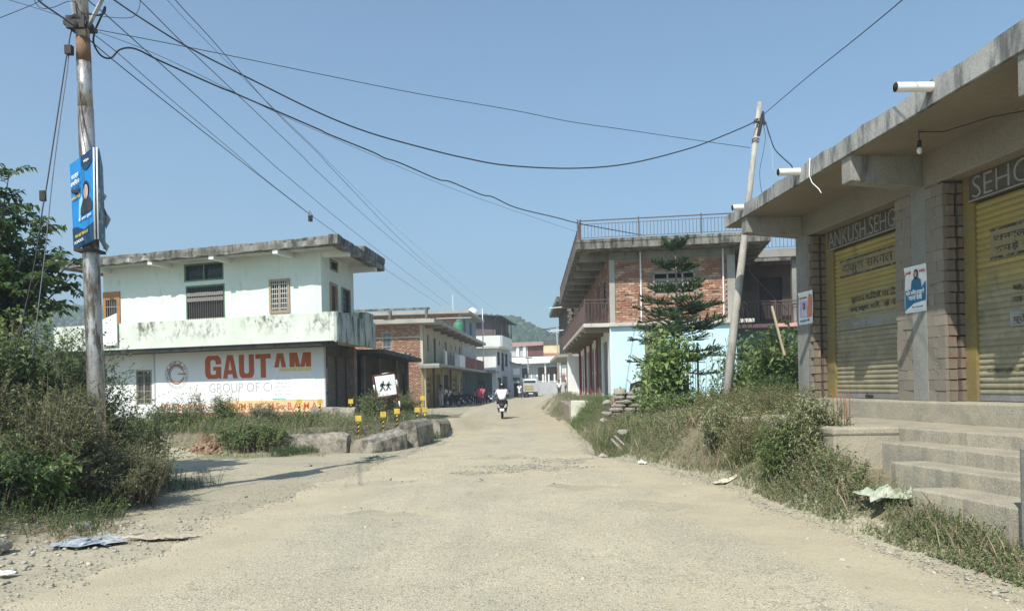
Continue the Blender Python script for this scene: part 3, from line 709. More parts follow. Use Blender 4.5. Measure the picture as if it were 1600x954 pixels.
def pb1(t, fr, u0, u1, z0, z1, v):
    w, h = u1-u0, z1-z0
    polyflat(fr, [(u0+.03*w, z0+.05*h), (u1-.03*w, z0+.22*h), (u1-.03*w, z0+.64*h), (u1-.18*w, z0+.52*h), (u0+.03*w, z0+.49*h)], v).build('blue_panel', INKB, t)
    polyflat(fr, [(u0+.03*w, z0+.05*h), (u1-.03*w, z0+.05*h), (u1-.03*w, z0+.22*h), (u0+.45*w, z0+.19*h)], v-.001).build('white_panel', WHT, t)
    person_print(t, fr, u0+.55*w, z0+.50*h, .42*h, v-.002, flat('printed coat', (.03, .13, .22), .7))
    text('lettering', 'जिला परिषद', fr.M(u0+.08*w, v-.002, z0+.84*h), .045, INKR, t, .001, .001, width=.24*w)
    text('lettering', 'सदस्य हेतु', fr.M(u1-.30*w, v-.002, z0+.84*h), .045, INKR, t, .001, .001, width=.25*w)
    text('lettering', 'जिला परिषद् प्रत्याशी', fr.M(u0+.08*w, v-.004, z0+.385*h), .075, WHT, t, .001, .002, width=.84*w)
    text('lettering', 'रतना देवी', fr.M(u0+.20*w, v-.004, z0+.27*h), .085, WHT, t, .001, .003, width=.62*w)
    text('lettering', 'निवेदक : समस्त ग्रामवासी', fr.M(u0+.35*w, v-.003, z0+.09*h), .03, INKB, t, .001, 0, width=.5*w)
def pb2(t, fr, u0, u1, z0, z1, v):
    w, h = u1-u0, z1-z0
    polyflat(fr, [(u0+.1*w, z0+.22*h), (u1-.35*w, z0+.22*h), (u1-.35*w, z0+.72*h), (u0+.1*w, z0+.72*h)], v).build('pink_panel', flat('poster lilac', (.50, .42, .60), .7), t)
    polyflat(fr, [(u1-.38*w, z0+.2*h), (u1-.04*w, z0+.2*h), (u1-.04*w, z0+.85*h), (u1-.25*w, z0+.9*h)], v-.001).build('orange_figure', flat('poster saffron', (.60, .22, .10), .7), t)
    person_print(t, fr, u0+.42*w, z0+.24*h, .42*h, v-.002, flat('printed white coat', (.6, .6, .66), .7))
    text('lettering', 'ग्राम पंचायत', fr.M(u0+.08*w, v-.003, z0+.78*h), .05, INKR, t, .001, .001, width=.55*w)
    text('lettering', 'प्रत्याशी', fr.M(u0+.1*w, v-.003, z0+.08*h), .05, INKB, t, .001, .001, width=.7*w)
poster('election_poster', S, 1414, 419, 1448, 490, -.006, 'white and blue election poster pasted on the middle brick pier between the shutters', pb1)
poster('election_poster', S, 1248, 458, 1270, 508, -.006, 'small pink and orange poster curling off the far pier of the shop', pb2)
# ================================================================ shared builders
def window(parent, fr, u0, u1, w0, w1, v=.05, frame=WOODG, fw=.06, bars=0, hb=2, barmat=IRON, glass=GLASS, name='window', lattice=None, depth=.09):
    f = MB(); f.box(u0, u0+fw, v-depth/2, v+depth/2, w0, w1, fr).box(u1-fw, u1, v-depth/2, v+depth/2, w0, w1, fr)
    f.box(u0+fw, u1-fw, v-depth/2, v+depth/2, w0, w0+fw, fr).box(u0+fw, u1-fw, v-depth/2, v+depth/2, w1-fw, w1, fr)
    if bars and bars > 6: f.box((u0+u1)/2-.025, (u0+u1)/2+.025, v-depth/2+.005, v+depth/2, w0+fw, w1-fw, fr)
    o = f.build(name, frame, parent)
    MB().box(u0+fw, u1-fw, v+.05, v+.06, w0+fw, w1-fw, fr).build('pane', glass, o)
    if bars:
        g = MB(); vb = v-.02
        for i in range(bars):
            u = u0+fw+(u1-u0-2*fw)*(i+.5)/bars; g.box(u-.008, u+.008, vb, vb+.012, w0+fw, w1-fw, fr)
        for j in range(hb):
            w = w0+fw+(w1-w0-2*fw)*(j+.5)/hb; g.box(u0+fw, u1-fw, vb-.008, vb-.001, w-.012, w+.012, fr)
        g.build('grille', barmat, o)
    return o
def railing(parent, P0, P1, h, sp, mat=RAIL, rb=.008, name='railing', posts=2.0):
    P0, P1 = Vector(P0), Vector(P1); d = P1-P0; L = d.length; t = d.normalized()
    up = Vector((0, 0, 1))
    r = MB().tube([P0+up*h, P1+up*h], .022, 6).tube([P0+up*(h-.12), P1+up*(h-.12)], .012, 5).tube([P0+up*.06, P1+up*.06], .012, 5).build(name, mat, parent)
    pm = MB().box(-.02, .02, -.02, .02, 0, h+.06).mesh('post', mat, (0, 0, 0))
    bmh = MB().box(-rb, rb, -rb, rb, .06, h-.12).mesh('baluster', mat, (0, 0, 0))
    n_ = max(1, round(L/posts))
    for i in range(n_+1): link('post', pm, r, Matrix.Translation(P0+d*i/n_))
    k = int(L/sp)
    for i in range(1, k): link('baluster', bmh, r, Matrix.Translation(P0+d*i/k))
    return r

# ================================================================ WHITE HOUSE ON THE LEFT
HC = (-6.45, 25.6)
HF_ = Frame((HC[0]-.95*9.55, HC[1]+.313*9.55), (.95, -.313))
LEN = 9.55*math.hypot(.95, .313)
HS = Frame(HC, (.085, 1.0))
house = thing('white_house', HF_.p(LEN/2, 0, 0), 'two storey pale green and white house with stained balcony and painted college advertisement', 'house')
def fu(px, py, v=0): return HF_.hit(px, py, v)
def rect(fr, x0, y0, x1, y1, v=0):
    u0, w1 = fr.hit(x0, y0, v); u1, _ = fr.hit(x1, y0, v); _, w0 = fr.hit((x0), y1, v); return (u0, u1, w0, w1)
r1 = rect(HF_, 212, 578, 237, 632); vent = rect(HF_, 287, 413, 349, 441); big = rect(HF_, 290, 447, 351, 500); wr = rect(HF_, 421, 437, 453, 490); dl = rect(HF_, 162, 457, 188, 506)
big = (big[0], big[1], 3.75, big[3]); dl = (dl[0], dl[1], 3.42, dl[3])
MB().wall(HF_, 0, LEN, -.1, 3.28, 0, .2, [r1]).build('ground_floor_wall', WHITE, house)
MB().wall(HF_, 0, LEN, 3.28, 6.42, 0, .2, [vent, big, wr, dl]).build('upper_wall', PALEG, house)
s_door = rect(HS, 514.5, 440, 526, 494); s_win = rect(HS, 533, 448, 546, 490); s_vent = rect(HS, 515, 404, 526, 421)
s_door = (s_door[0], s_door[1], 3.42, s_door[3])
SL = 3.75
g_door = (.35, 2.6, .35, 2.75)
MB().wall(HS, .02, SL, 3.28, 6.42, 0, .2, [s_door, s_win, s_vent]).build('upper_wall', PALEG, house)
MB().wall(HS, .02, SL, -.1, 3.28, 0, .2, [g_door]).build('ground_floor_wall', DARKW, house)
bl = HF_.p(0, 3.6, 0); br = HS.p(SL, .2, 0)
MB().prism([HF_.p(0, 0.2, 0)[:2], HF_.p(.2, 0.2, 0)[:2], HF_.p(.2, 4.2, 0)[:2], HF_.p(0, 4.2, 0)[:2]], -.1, 6.42).build('rear_wall', WHITE, house)
MB().prism([HS.p(SL, 0, 0)[:2], HS.p(SL, 5, 0)[:2], HS.p(SL-.2, 5, 0)[:2], HS.p(SL-.2, .2, 0)[:2]], -.1, 6.42).build('rear_wall', PALEG, house)
MB().prism([HF_.p(.2, .25, 0)[:2], HF_.p(LEN-.3, .25, 0)[:2], HS.p(SL-.25, .25, 0)[:2], HF_.p(.2, 4.1, 0)[:2]], 3.2, 3.3).build('floor_slab', CON, house)
def polypar(fo, so, left=-1.0, back=.3):
    """plan outline offset fo in front and so to the side"""
    a = HF_.p(left, -fo, 0); 
    # corner: intersection of offset front and side lines
    o1, d1 = Vector(HF_.p(0, -fo, 0)[:2]), Vector(HF_.d); o2, d2 = Vector(HS.p(0, -so, 0)[:2]), Vector(HS.d)
    den = d1.x*d2.y-d1.y*d2.x; q = o2-o1; t = (q.x*d2.y-q.y*d2.x)/den
    c = o1+d1*t
    return a[:2], (c.x, c.y)
# roof slab with a broken edge
RL = HF_.hit(90, 412, -1.0)[0]
A0, C0 = polypar(1.0, 1.0, RL)
D0 = HS.p(SL+1.0, -1.0, 0)[:2]; E0 = HF_.p(RL, 4.8, 0)[:2]
def edge_strip(P, Qp, inner, z0, z1, n_, amp, mats):
    mb = MB(); P, Qp = Vector(P), Vector(Qp); q = np.random.default_rng(int(abs(P.x*100)))
    off = q.uniform(-amp, amp, n_+1); off2 = q.uniform(-amp*.5, amp*.5, n_+1)
    inner = Vector(inner)
    for i in range(n_):
        a, b = P.lerp(Qp, i/n_), P.lerp(Qp, (i+1)/n_)
        mb.hexa([(a.x, a.y, z0+off[i]), (b.x, b.y, z0+off[i+1]), (b.x+inner.x, b.y+inner.y, z0), (a.x+inner.x, a.y+inner.y, z0),
                 (a.x, a.y, z1+off2[i]), (b.x, b.y, z1+off2[i+1]), (b.x+inner.x, b.y+inner.y, z1), (a.x+inner.x, a.y+inner.y, z1)])
    return mb
MB().prism([A0, C0, D0, E0], 6.30, 6.46).build('roof_slab', dirty('whitewashed soffit', (.55, .54, .49), (.45, .44, .40), 1, (.15, .15, .13), (.55, .75), 2, .6), house)
nin = Vector(HF_.n)*.3; sin_ = Vector(HS.n)*.3
edge_strip(A0, C0, (nin.x, nin.y), 6.27, 6.56, 60, .035, 0).build('roof_edge', ROOFM, house)
edge_strip(C0, D0, (sin_.x, sin_.y), 6.27, 6.60, 30, .05, 0).build('roof_edge', ROOFM, house)
e2 = edge_strip(E0, A0, ((HF_.d[0]*.3), (HF_.d[1]*.3)), 6.27, 6.52, 20, .03, 0).build('roof_edge', ROOFM, house)
MB().prism([HS.p(1.9, -1.03, 0)[:2], HS.p(SL+1, -1.03, 0)[:2], HS.p(SL+1, .5, 0)[:2], HS.p(1.9, .5, 0)[:2]], 6.56, 6.80).build('roof_upstand', ROOFM, house, bevel=.03)
for u in (.2, 3.05, 5.7, 8.3):
    MB().box(u, u+.2, -.95, 0, 6.14, 6.31, HF_).build('eave_beam', WHITE, house)
MB().box(.05, .3, -.95, 0, 6.12, 6.31, HS).build('eave_beam', WHITE, house)
MB().box(SL-.3, SL+.0, -.95, 0, 6.12, 6.31, HS).build('eave_beam', WHITE, house)
# balcony
BLf = HF_.hit(84, 530, -1.1)[0]
A1, C1 = polypar(1.1, .95, BLf)
B1 = HF_.p(BLf, 0, 0)[:2]
o_in = HS.p(0, 0, 0)[:2]
MB().prism([A1, C1, HS.p(3.3, -.95, 0)[:2], HS.p(3.3, 0, 0)[:2], o_in, B1], 3.18, 3.34).build('balcony_slab', WHITE, house)
def strip(P, Qp, inn, z0, z1, mat, name, bev=.01):
    P, Qp = Vector(P), Vector(Qp)
    return MB().prism([(P.x, P.y), (Qp.x, Qp.y), (Qp.x+inn[0], Qp.y+inn[1]), (P.x+inn[0], P.y+inn[1])], z0, z1).build(name, mat, house, bevel=bev)
nn = (HF_.n[0]*.1, HF_.n[1]*.1); sn = (HS.n[0]*.1, HS.n[1]*.1)
A1b, C1b = polypar(1.105, .955, BLf)
strip(A1b, C1b, nn, 3.14, 4.08, ALGAE, 'balcony_parapet')
strip(C1b, HS.p(3.35, -.955, 0)[:2], sn, 3.10, 4.08, ALGAED, 'balcony_parapet')
MB().prism([HS.p(2.4, -.9, 0)[:2], HS.p(3.3, -.9, 0)[:2], HS.p(3.3, .3, 0)[:2], HS.p(2.4, .3, 0)[:2]], 4.0, 4.42).build('stair_parapet', ALGAED, house, bevel=.02)
MB().prism([HF_.p(1.2, -1.2, 0)[:2], HF_.p(1.85, -1.2, 0)[:2], HF_.p(1.85, -1.16, 0)[:2], HF_.p(1.2, -1.16, 0)[:2]], [3.3, 3.3, 3.3, 3.3], [4.25, 4.45, 4.45, 4.25]).build('leaning_sheet', WHT, house)
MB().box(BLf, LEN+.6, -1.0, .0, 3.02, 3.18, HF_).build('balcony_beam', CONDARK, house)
# openings
window(house, HF_, *r1, frame=WOODG, bars=9, hb=4, barmat=WOODG)
window(house, HF_, *vent, frame=dirty('green frame', (.14, .24, .15), (.1, .2, .12)), bars=16, hb=2, barmat=IRON)
bw = window(house, HF_, *big, frame=dirty('green frame', (.14, .24, .15), (.1, .2, .12)), glass=VOID)
g = MB()   # collapsible lattice gate
u0, u1, w0, w1 = big
nb = 16
for i in range(nb+1):
    u = u0+.06+(u1-u0-.12)*i/nb; g.box(u-.010, u+.010, -.01, .004, w0, w1-.06, HF_)
g.build('gate_bar', flat('grey gate bars', (.10, .095, .09), .6), bw)
g = MB()
for zc in (w1-.33, w1-.52, w0+.42, w0+.22):
    for i in range(nb):
        ua = u0+.06+(u1-u0-.12)*i/nb; ub = u0+.06+(u1-u0-.12)*(i+1)/nb
        for (za, zb) in ((-.07, .07), (.07, -.07)):
            a, b = HF_.p(ua, -.015, zc+za), HF_.p(ub, -.015, zc+zb); g.tube([a, b], .013, 4)
g.build('lattice', flat('pale gate lattice', (.42, .40, .36), .6), bw)
ww = window(house, HF_, *wr, frame=flat('tan frame', (.33, .25, .17), .6), fw=.09, bars=8, hb=6, barmat=flat('pale window bars', (.55, .54, .5), .5), v=.0)
dd = window(house, HF_, *dl, frame=WOODB, fw=.13, bars=5, hb=2, barmat=WOODG, v=.0)
u0, u1, w0, w1 = dl
g = MB(); g.box(u0+.13, u1-.13, -.03, .02, w1-.30, w1-.13, HF_).box(u0+.13, u1-.13, -.03, .02, w0+.1, w0+.5, HF_); g.build('door_panel', WOODB, dd)
window(house, HS, *s_door, frame=flat('tan frame', (.33, .25, .17), .6), fw=.1, v=.0, glass=flat('brown door leaf', (.10, .06, .04), .5), name='door')
window(house, HS, *s_win, frame=WOODG, bars=5, hb=4, v=.0)
window(house, HS, *s_vent, frame=WOODG, bars=3, hb=4, v=.0)
sd = MB().box(.35, 2.6, .05, .09, .35, 2.75, HS).build('shutter', BROWNSH, house)
mesh_ = slat_mesh(.98, BROWNSH)
for kk, (a, b) in enumerate(((.40, 1.42), (1.53, 2.55))):
    for k in range(27): link('slat', mesh_, sd, HS.M(a, .03, .45+k*.083, False))
MB().box(1.43, 1.52, -.02, .12, .35, 2.75, HS).build('shutter_post', DARKW, sd)
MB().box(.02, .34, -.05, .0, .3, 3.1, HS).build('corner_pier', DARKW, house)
MB().box(2.65, 3.0, -.3, 0, .2, 3.1, HS).build('corner_pier', dirty('poster stained pier', (.30, .22, .18), (.22, .16, .13), 3, (.5, .45, .42), (.55, .7), 5, .7), house)
for (a, b, c, d_, m) in ((.05, .3, 1.5, 2.3, PAPER), (.1, .28, 1.0, 1.4, PAPER)):
    MB().box(a, b, -.062, -.055, c, d_, HS).build('torn_poster', dirty('torn paper', (.45, .38, .36), (.3, .24, .22), 4), house)
MB().box(LEN-.45, LEN+.35, -1.0, -.6, .2, .62, HF_).build('doorstep', CON, house, bevel=.03)
# --- painted advertisement
su0, sw1 = fu(242, 546, -.03); su1, _ = fu(506, 538, -.03); sw0 = .85
ad = MB().box(su0, su1, -.035, 0.002, sw0-.2, sw1+.05, HF_).build('advertisement_panel', dirty('white sign ground', (.80, .80, .79), (.76, .76, .75), 1, fine=.04), house)
for a, b, c, d_ in ((su0-.05, su0, sw0-.2, sw1+.1), (su1, su1+.05, sw0-.2, sw1+.1), (su0-.05, su1+.05, sw1+.05, sw1+.17)):
    MB().box(a, b, -.055, .0, c, d_, HF_).build('panel_border', DARKW if d_-c < .3 else GREYW, ad)
V_ = -.0365
ORG = flat('orange red lettering', (.50, .115, .04), .6, var=.06)
ORB = flat('orange band', (.62, .30, .07), .6)
PALEO = flat('pale orange band', (.74, .52, .27), .7)
gu0, gz1 = fu(320, 556, V_); gu1, gz1b = fu(489, 550, V_); _, gz0 = fu(320, 592, V_)
GH = (gz1-gz0)/.73
GL = {'T': [[(0, .8), (1, .8), (1, 1), (0, 1)], [(.33, 0), (.67, 0), (.67, .8), (.33, .8)]],
 'U': [[(0, .28), (.34, .28), (.34, 1), (0, 1)], [(.66, .28), (1, .28), (1, 1), (.66, 1)], [(.18, 0), (.82, 0), (.97, .12), (1, .28), (.66, .28), (.60, .2), (.40, .2), (.34, .28), (0, .28), (.03, .12)]],
 'A': [[(0, 0), (.31, 0), (.5, .78), (.5, 1), (.30, 1)], [(1, 0), (.70, 1), (.5, 1), (.5, .78), (.69, 0)], [(.354, .18), (.646, .18), (.602, .36), (.398, .36)]],
 'M': [[(0, 0), (.24, 0), (.24, 1), (0, 1)], [(.76, 0), (1, 0), (1, 1), (.76, 1)], [(.24, 1), (.24, .62), (.40, 0), (.5, 0), (.5, .45), (.36, 1)], [(.76, 1), (.64, 1), (.5, .45), (.5, 0), (.60, 0), (.76, .62)]],
 'G': [[(1, .62), (1, .75), (.95, .9), (.8, 1), (.2, 1), (.05, .9), (0, .75), (0, .25), (.05, .1), (.2, 0), (.75, 0), (.85, .05), (.88, 0), (1, 0), (1, .52), (.5, .52), (.5, .36), (.66, .36), (.66, .22), (.6, .18), (.42, .18), (.34, .25), (.34, .75), (.42, .82), (.58, .82), (.66, .75), (.66, .62)]]}
cur = gu0; cw_ = (gu1-gu0)/(6*1.0+.3+.5*.12)
for ch in 'GAUTAM':
    w_ = cw_*(1.22 if ch == 'M' else .9 if ch != 'G' else 1.0); m_ = MB()
    for pg in GL[ch]:
        q_ = polyflat(HF_, [(cur+x*w_, gz0+z*(gz1-gz0)) for x, z in pg], V_-.002, .0015); b_ = len(m_.v); m_.v += q_.v; m_.f += [tuple(b_+i for i in f) for f in q_.f]; m_.mi += q_.mi
    m_.build('letter', ORG, ad); cur += w_+cw_*.085
tu0, tz0 = fu(327, 613, V_); tu1, _ = fu(490, 608, V_); _, tz1 = fu(327, 598, V_)
text('lettering', 'GROUP OF COLLEGES', HF_.M(tu0, V_, tz0), (tz1-tz0)/.73, flat('grey lettering', (.42, .42, .43), .7), ad, .002, -.002, width=tu1-tu0)
bu0, bz0 = fu(249, 641, V_); bu1, _ = fu(496, 633, V_); _, bz1 = fu(249, 631, V_)
MB().box(su0+(su1-su0)*.42, su1-.03, V_-.002, V_-.0005, bz0-.06, bz1+.08, HF_).build('orange_strip', PALEO, ad)
text('lettering', '\u00b7MBA\u00b7BCA\u00b7BBA\u00b7ANM\u00b7GNM\u00b7B.SC.\u00b7M.Sc.\u00b7B.A.\u00b7M.A', HF_.M(bu0, V_-.003, bz0), (bz1-bz0)/.73, ORG, ad, .002, .004, width=bu1-bu0)
MB().box(su0+.03, su1-.03, V_-.002, V_-.0005, bz0-.42, bz0-.085, HF_).build('red_strip', flat('faded red strip', (.50, .16, .10), .7), ad)
text('lettering', 'CHAAR SISSIM DEGREE COLLEGE PH. 9436200063', HF_.M(su0+.1, V_-.003, bz0-.36), .28, flat('pale strip lettering', (.75, .66, .6), .7), ad, .002, .0, width=su1-su0-.3)
# pale torn patch pasted over the middle-right of the advert
pu0, pz1 = fu(425, 574, V_); pu1, _ = fu(493, 572, V_); _, pz0 = fu(425, 625, V_)
pb = MB().box(pu0, pu1, V_-.012, V_-.004, pz0, pz1, HF_).build('pasted_sheet', WHT, ad)
MB().box(pu0, pu0+.55, V_-.014, V_-.0125, pz0+.02, pz0+.07, HF_).build('green_line', flat('green line', (.25, .50, .38), .7), pb)
MB().box(pu0+.3, pu1-.15, V_-.014, V_-.0125, pz1-.14, pz1-.01, HF_).build('yellow_smear', flat('yellow smear', (.75, .66, .30), .7), pb)
for i in range(5):
    text('lettering', ['ADMISSION', 'OPEN 2022', 'B.ED D.EL.ED', 'CALL US', 'NOW'][i], HF_.M(pu0+.12, V_-.0135, pz1-.45-.13*i), .09, INKG, pb, .001, -.001, width=.65)
# round G emblem
ec, ez = fu(276, 585, V_)
er = .52
def ring(cu, cw, r0, r1, a0, a1, v, th=.0015, k=40):
    mb = MB(); vs = []; n_ = k+1
    for vv in (v, v+th):
        for i in range(n_):
            a = a0+(a1-a0)*i/k
            for rr in (r0, r1): vs.append(HF_.p(cu+rr*math.cos(a), vv, cw+rr*math.sin(a)))
    m_ = 2*n_; fs = []
    for i in range(k):
        fs += [(2*i, 2*i+2, 2*i+3, 2*i+1), (m_+2*i, m_+2*i+1, m_+2*i+3, m_+2*i+2), (2*i, m_+2*i, m_+2*i+2, 2*i+2), (2*i+1, 2*i+3, m_+2*i+3, m_+2*i+1)]
    return mb.add(vs, fs)
ring(ec, ez, er*.60, er*.70, math.radians(20), math.radians(345), V_-.002).build('emblem_ring', ORG, ad)
ring(ec, ez, er*.50, er*.57, math.radians(35), math.radians(335), V_-.002).build('emblem_ring', flat('emblem teal', (.25, .42, .44), .7), ad)
ring(ec, ez, er*.70, er*.735, math.radians(40), math.radians(180), V_-.0025).build('emblem_ring', BLK, ad)
ring(ec, ez, er*.97, er*1.0, 0, 2*math.pi, V_-.002, k=60).build('emblem_ring', INKG, ad)
polyflat(HF_, [(ec+.05, ez), (ec+.34, ez-.01), (ec+.28, ez-.09), (ec+.44, ez+.03), (ec+.28, ez+.12), (ec+.33, ez+.05), (ec+.05, ez+.05)], V_-.004).build('emblem_bar', flat('emblem ochre', (.40, .26, .08), .7), ad)
word = 'GAUTAM GROUP OF COLLEGES'
for i, ch in enumerate(word):
    if ch == ' ': continue
    a = math.radians(205-i*10.2)
    cu_, cz_ = ec+er*.85*math.cos(a), ez+er*.85*math.sin(a)
    M_ = HF_.M(cu_, V_-.002, cz_) @ Matrix.Rotation(a-math.pi/2, 4, 'Z') @ Matrix.Translation((-.035, -.04, 0))
    text('lettering', ch, M_, .115, BLK if i < 17 else INKG, ad, .001, .002)
for i, ch in enumerate('HAMIRPUR HP'):
    if ch == ' ': continue
    a = math.radians(222+i*9.6)
    cu_, cz_ = ec+er*.85*math.cos(a), ez+er*.85*math.sin(a)
    M_ = HF_.M(cu_, V_-.002, cz_) @ Matrix.Rotation(a+math.pi/2, 4, 'Z') @ Matrix.Translation((-.03, -.04, 0))
    text('lettering', ch, M_, .10, INKG, ad, .001, 0)
text('lettering', 'PAINTER', HF_.M(*[fu(172, 593)[0]], -.012, fu(172, 593)[1]), .09, INKG, house, .002, 0)

# ================================================================ BRICK AND BLUE HOUSE ON THE RIGHT
BC = (3.58, 27.0)
BF = Frame(BC, (1, -.15)); BS = Frame((3.58+.0256*17.5, 44.5), (-.0256, -1))
bh = thing('brick_house', BF.p(2, 2, .9), 'two storey house with bare brick upper floor, pale blue ground floor and roof railings', 'house')
BW = 4.40
uw = rect(BF, 1020, 426, 1086, 458, .0)
MB().wall(BF, .0, BW, .3, 3.62, .02, .22, []).build('ground_floor_wall', BLUEW, bh)
MB().wall(BF, .2, BW-.28, 3.74, 6.02, .04, .22, [uw]).build('upper_wall', MORT, bh)
for a, b in ((0, .2), (BW-.28, BW)):
    MB().box(a, b, -.02, .22, 3.74, 6.02, BF).build('concrete_column', CONL, bh, bevel=.01)
MB().box(0, BW, -.005, .22, 6.02, 6.28, BF).build('ring_beam', CON, bh)
MB().box(-.02, BW+.6, -.14, .22, 3.62, 3.75, BF).build('floor_band', dirty('pale cracked band', (.60, .55, .50), (.5, .45, .4), 1.5, (.25, .2, .17), (.55, .7), 3, .6), bh, bevel=.01)
# bricks: ~300 as parts, rest joined
bl_ = .235; bh_ = .0835; nr = int((6.0-3.76)/bh_); brk = []
bmesh4 = []
for i in range(5):
    q = np.random.default_rng(i); m = MB().box(-.1095, .1095, -.03, .03, -.036, .036); m.v = [tuple(np.array(p)+q.uniform(-.003, .003, 3)) for p in m.v]
    bmesh4.append(m.mesh('brick', BRICK, (0, 0, 0)))
for k in range(nr):
    z = 3.80+k*bh_; u = .2+(0 if k % 2 else bl_/2)-bl_/2
    while u < BW-.28:
        a, b = max(u, .205), min(u+bl_, BW-.285)
        if b-a > .05 and not (a < uw[1]+.04 and b > uw[0]-.04 and z+.04 > uw[2]-.04 and z-.04 < uw[3]+.04):
            if not (abs(z-4.72) < .04 and (abs((a+b)/2-.62) < .13 or abs((a+b)/2-3.75) < .13)): brk.append((a, b, z))
        u += bl_
idx = list(range(len(brk))); R_.shuffle(idx); solo = set(idx[:295])
rest = MB()
for i, (a, b, z) in enumerate(brk):
    M_ = BF.M((a+b)/2, .025+R_.uniform(-.007, .004), z, False) @ Matrix.Diagonal(((b-a-.012)/.219, 1, 1, 1))
    if i in solo: link('brick', bmesh4[R_.randrange(5)], bh, M_)
    else:
        P = [M_ @ Vector(p) for p in [(-.1095, -.03, -.036), (.1095, -.03, -.036), (.1095, .03, -.036), (-.1095, .03, -.036), (-.1095, -.03, .036), (.1095, -.03, .036), (.1095, .03, .036), (-.1095, .03, .036)]]
        rest.hexa(P)
ro = npmesh('brick_courses', rest.v, rest.f, BRICK, bh, attr=np.repeat(rng.random(len(rest.v)//8), 8)); ro['kind'] = 'stuff'
# boarded window
wf = MB()
u0, u1, w0, w1 = uw
wf.box(u0, u0+.06, -.03, .1, w0, w1, BF).box(u1-.06, u1, -.03, .1, w0, w1, BF).box(u0, u1, -.03, .1, w1-.05, w1+.02, BF)
wf.box(u0+.48, u0+.54, -.03, .06, w0, w1, BF).box(u0+1.0, u0+1.06, -.03, .06, w0, w1, BF)
wfo = wf.build('window', WOODG, bh)
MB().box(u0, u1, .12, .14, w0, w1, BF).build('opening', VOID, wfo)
for k, z in enumerate((w0+.08, w0+.26, w0+.40)): MB().box(u0+.04, u1-.04, .02+.01*k, .05+.01*k, z, z+.12, BF).build('board', WOODG, wfo)
# white plumbing pipes
for u, z0 in ((1.12, 3.75), (BW-.42, 3.75)): MB().tube([BF.p(u, -.06, z0), BF.p(u, -.06, 6.25)], .03, 8).build('water_pipe', PVC, bh)
# side walls towards the road
SLB = 17.4
red = [(1.2, 2.1), (2.6, 3.5), (4.1, 5.0), (6.0, 8.6), (9.4, 10.3), (10.9, 11.8), (14.4, 16.4)]
MB().wall(BS, .0, SLB, .3, 3.6, .0, .22, [(a, b, .95, 3.2) for a, b in red]).build('ground_floor_wall', WHITE, bh)
MB().wall(BS, .0, SLB-.0, 3.74, 6.28, .05, .25, [(3, 3.9, 3.8, 5.8), (8, 8.9, 3.8, 5.8), (12.4, 13.3, 3.8, 5.8), (14.6, 15.7, 4.5, 5.6)]).build('upper_wall', MORT, bh)
for a, b in ((3, 3.9), (8, 8.9), (12.4, 13.3)): window(bh, BS, a, b, 3.8, 5.8, .1, frame=WOODG, name='door', glass=flat('dark door leaf', (.07, .045, .03), .6))
window(bh, BS, 14.6, 15.7, 4.5, 5.6, .1, frame=WOODG, bars=6)
mb = MB(); q = np.random.default_rng(4)
for k in range(27):
    z = 3.79+k*.0915
    for i in range(75):
        u = .02+i*.24+(.12 if k % 2 else 0)
        if u+.22 > SLB or any(a-.03 < u+.11 < b+.03 and z < 5.85 for a, b in ((3, 3.9), (8, 8.9), (12.4, 13.3))) or (14.5 < u+.11 < 15.8 and 4.4 < z < 5.7): continue
        mb.box(u, u+.22, .03+q.uniform(-.004, .004), .06, z-.038, z+.038, BS)
ro = npmesh('brick_courses', mb.v, mb.f, BRICK, bh, attr=np.repeat(rng.random(len(mb.v)//8), 8)); ro['kind'] = 'stuff'
for i, (a, b) in enumerate(red):
    if b-a > 1.5:
        s_ = MB().box(a, b, .10, .14, .95, 3.2, BS).build('shutter', GREYSH, bh); me = slat_mesh(b-a, GREYSH)
        for k in range(27): link('slat', me, s_, BS.M(a, .08, .99+k*.08, False))
    else:
        d_ = MB().box(a, b, .02, .06, .95, 3.2, BS).build('door', REDDOOR, bh)
        MB().box(a+.1, b-.1, -.005, .018, 1.1, 2.0, BS).box(a+.1, b-.1, -.005, .018, 2.15, 3.05, BS).build('door_panel', REDDOOR, d_)
for u in (1.15, 5.5, 9.0, 12.6, 13.6): MB().box(u, u+.28, -.10, 0, .9, 3.6, BS).build('pilaster', REDDOOR if u < 13 else ROUGH, bh)
# balcony slab, ribs under it
mb = MB().box(.0, SLB+.05, -.95, .0, 3.62, 3.76, BS); mb.build('balcony_slab', dirty('pale cracked band', (.60, .55, .50), (.5, .45, .4), 1.5, (.25, .2, .17), (.55, .7), 3, .6), bh, bevel=.01)
for i in range(8): MB().box(.6+i*2.35, .8+i*2.35, -.9, 0, 3.44, 3.62, BS).build('balcony_rib', SOFFIT, bh)
railing(bh, BS.p(.1, -.9, 3.76), BS.p(SLB, -.9, 3.76), .85, .14, name='balcony_railing')
railing(bh, BS.p(SLB, -.9, 3.76), BS.p(SLB, -.02, 3.76), .85, .12, name='balcony_railing')
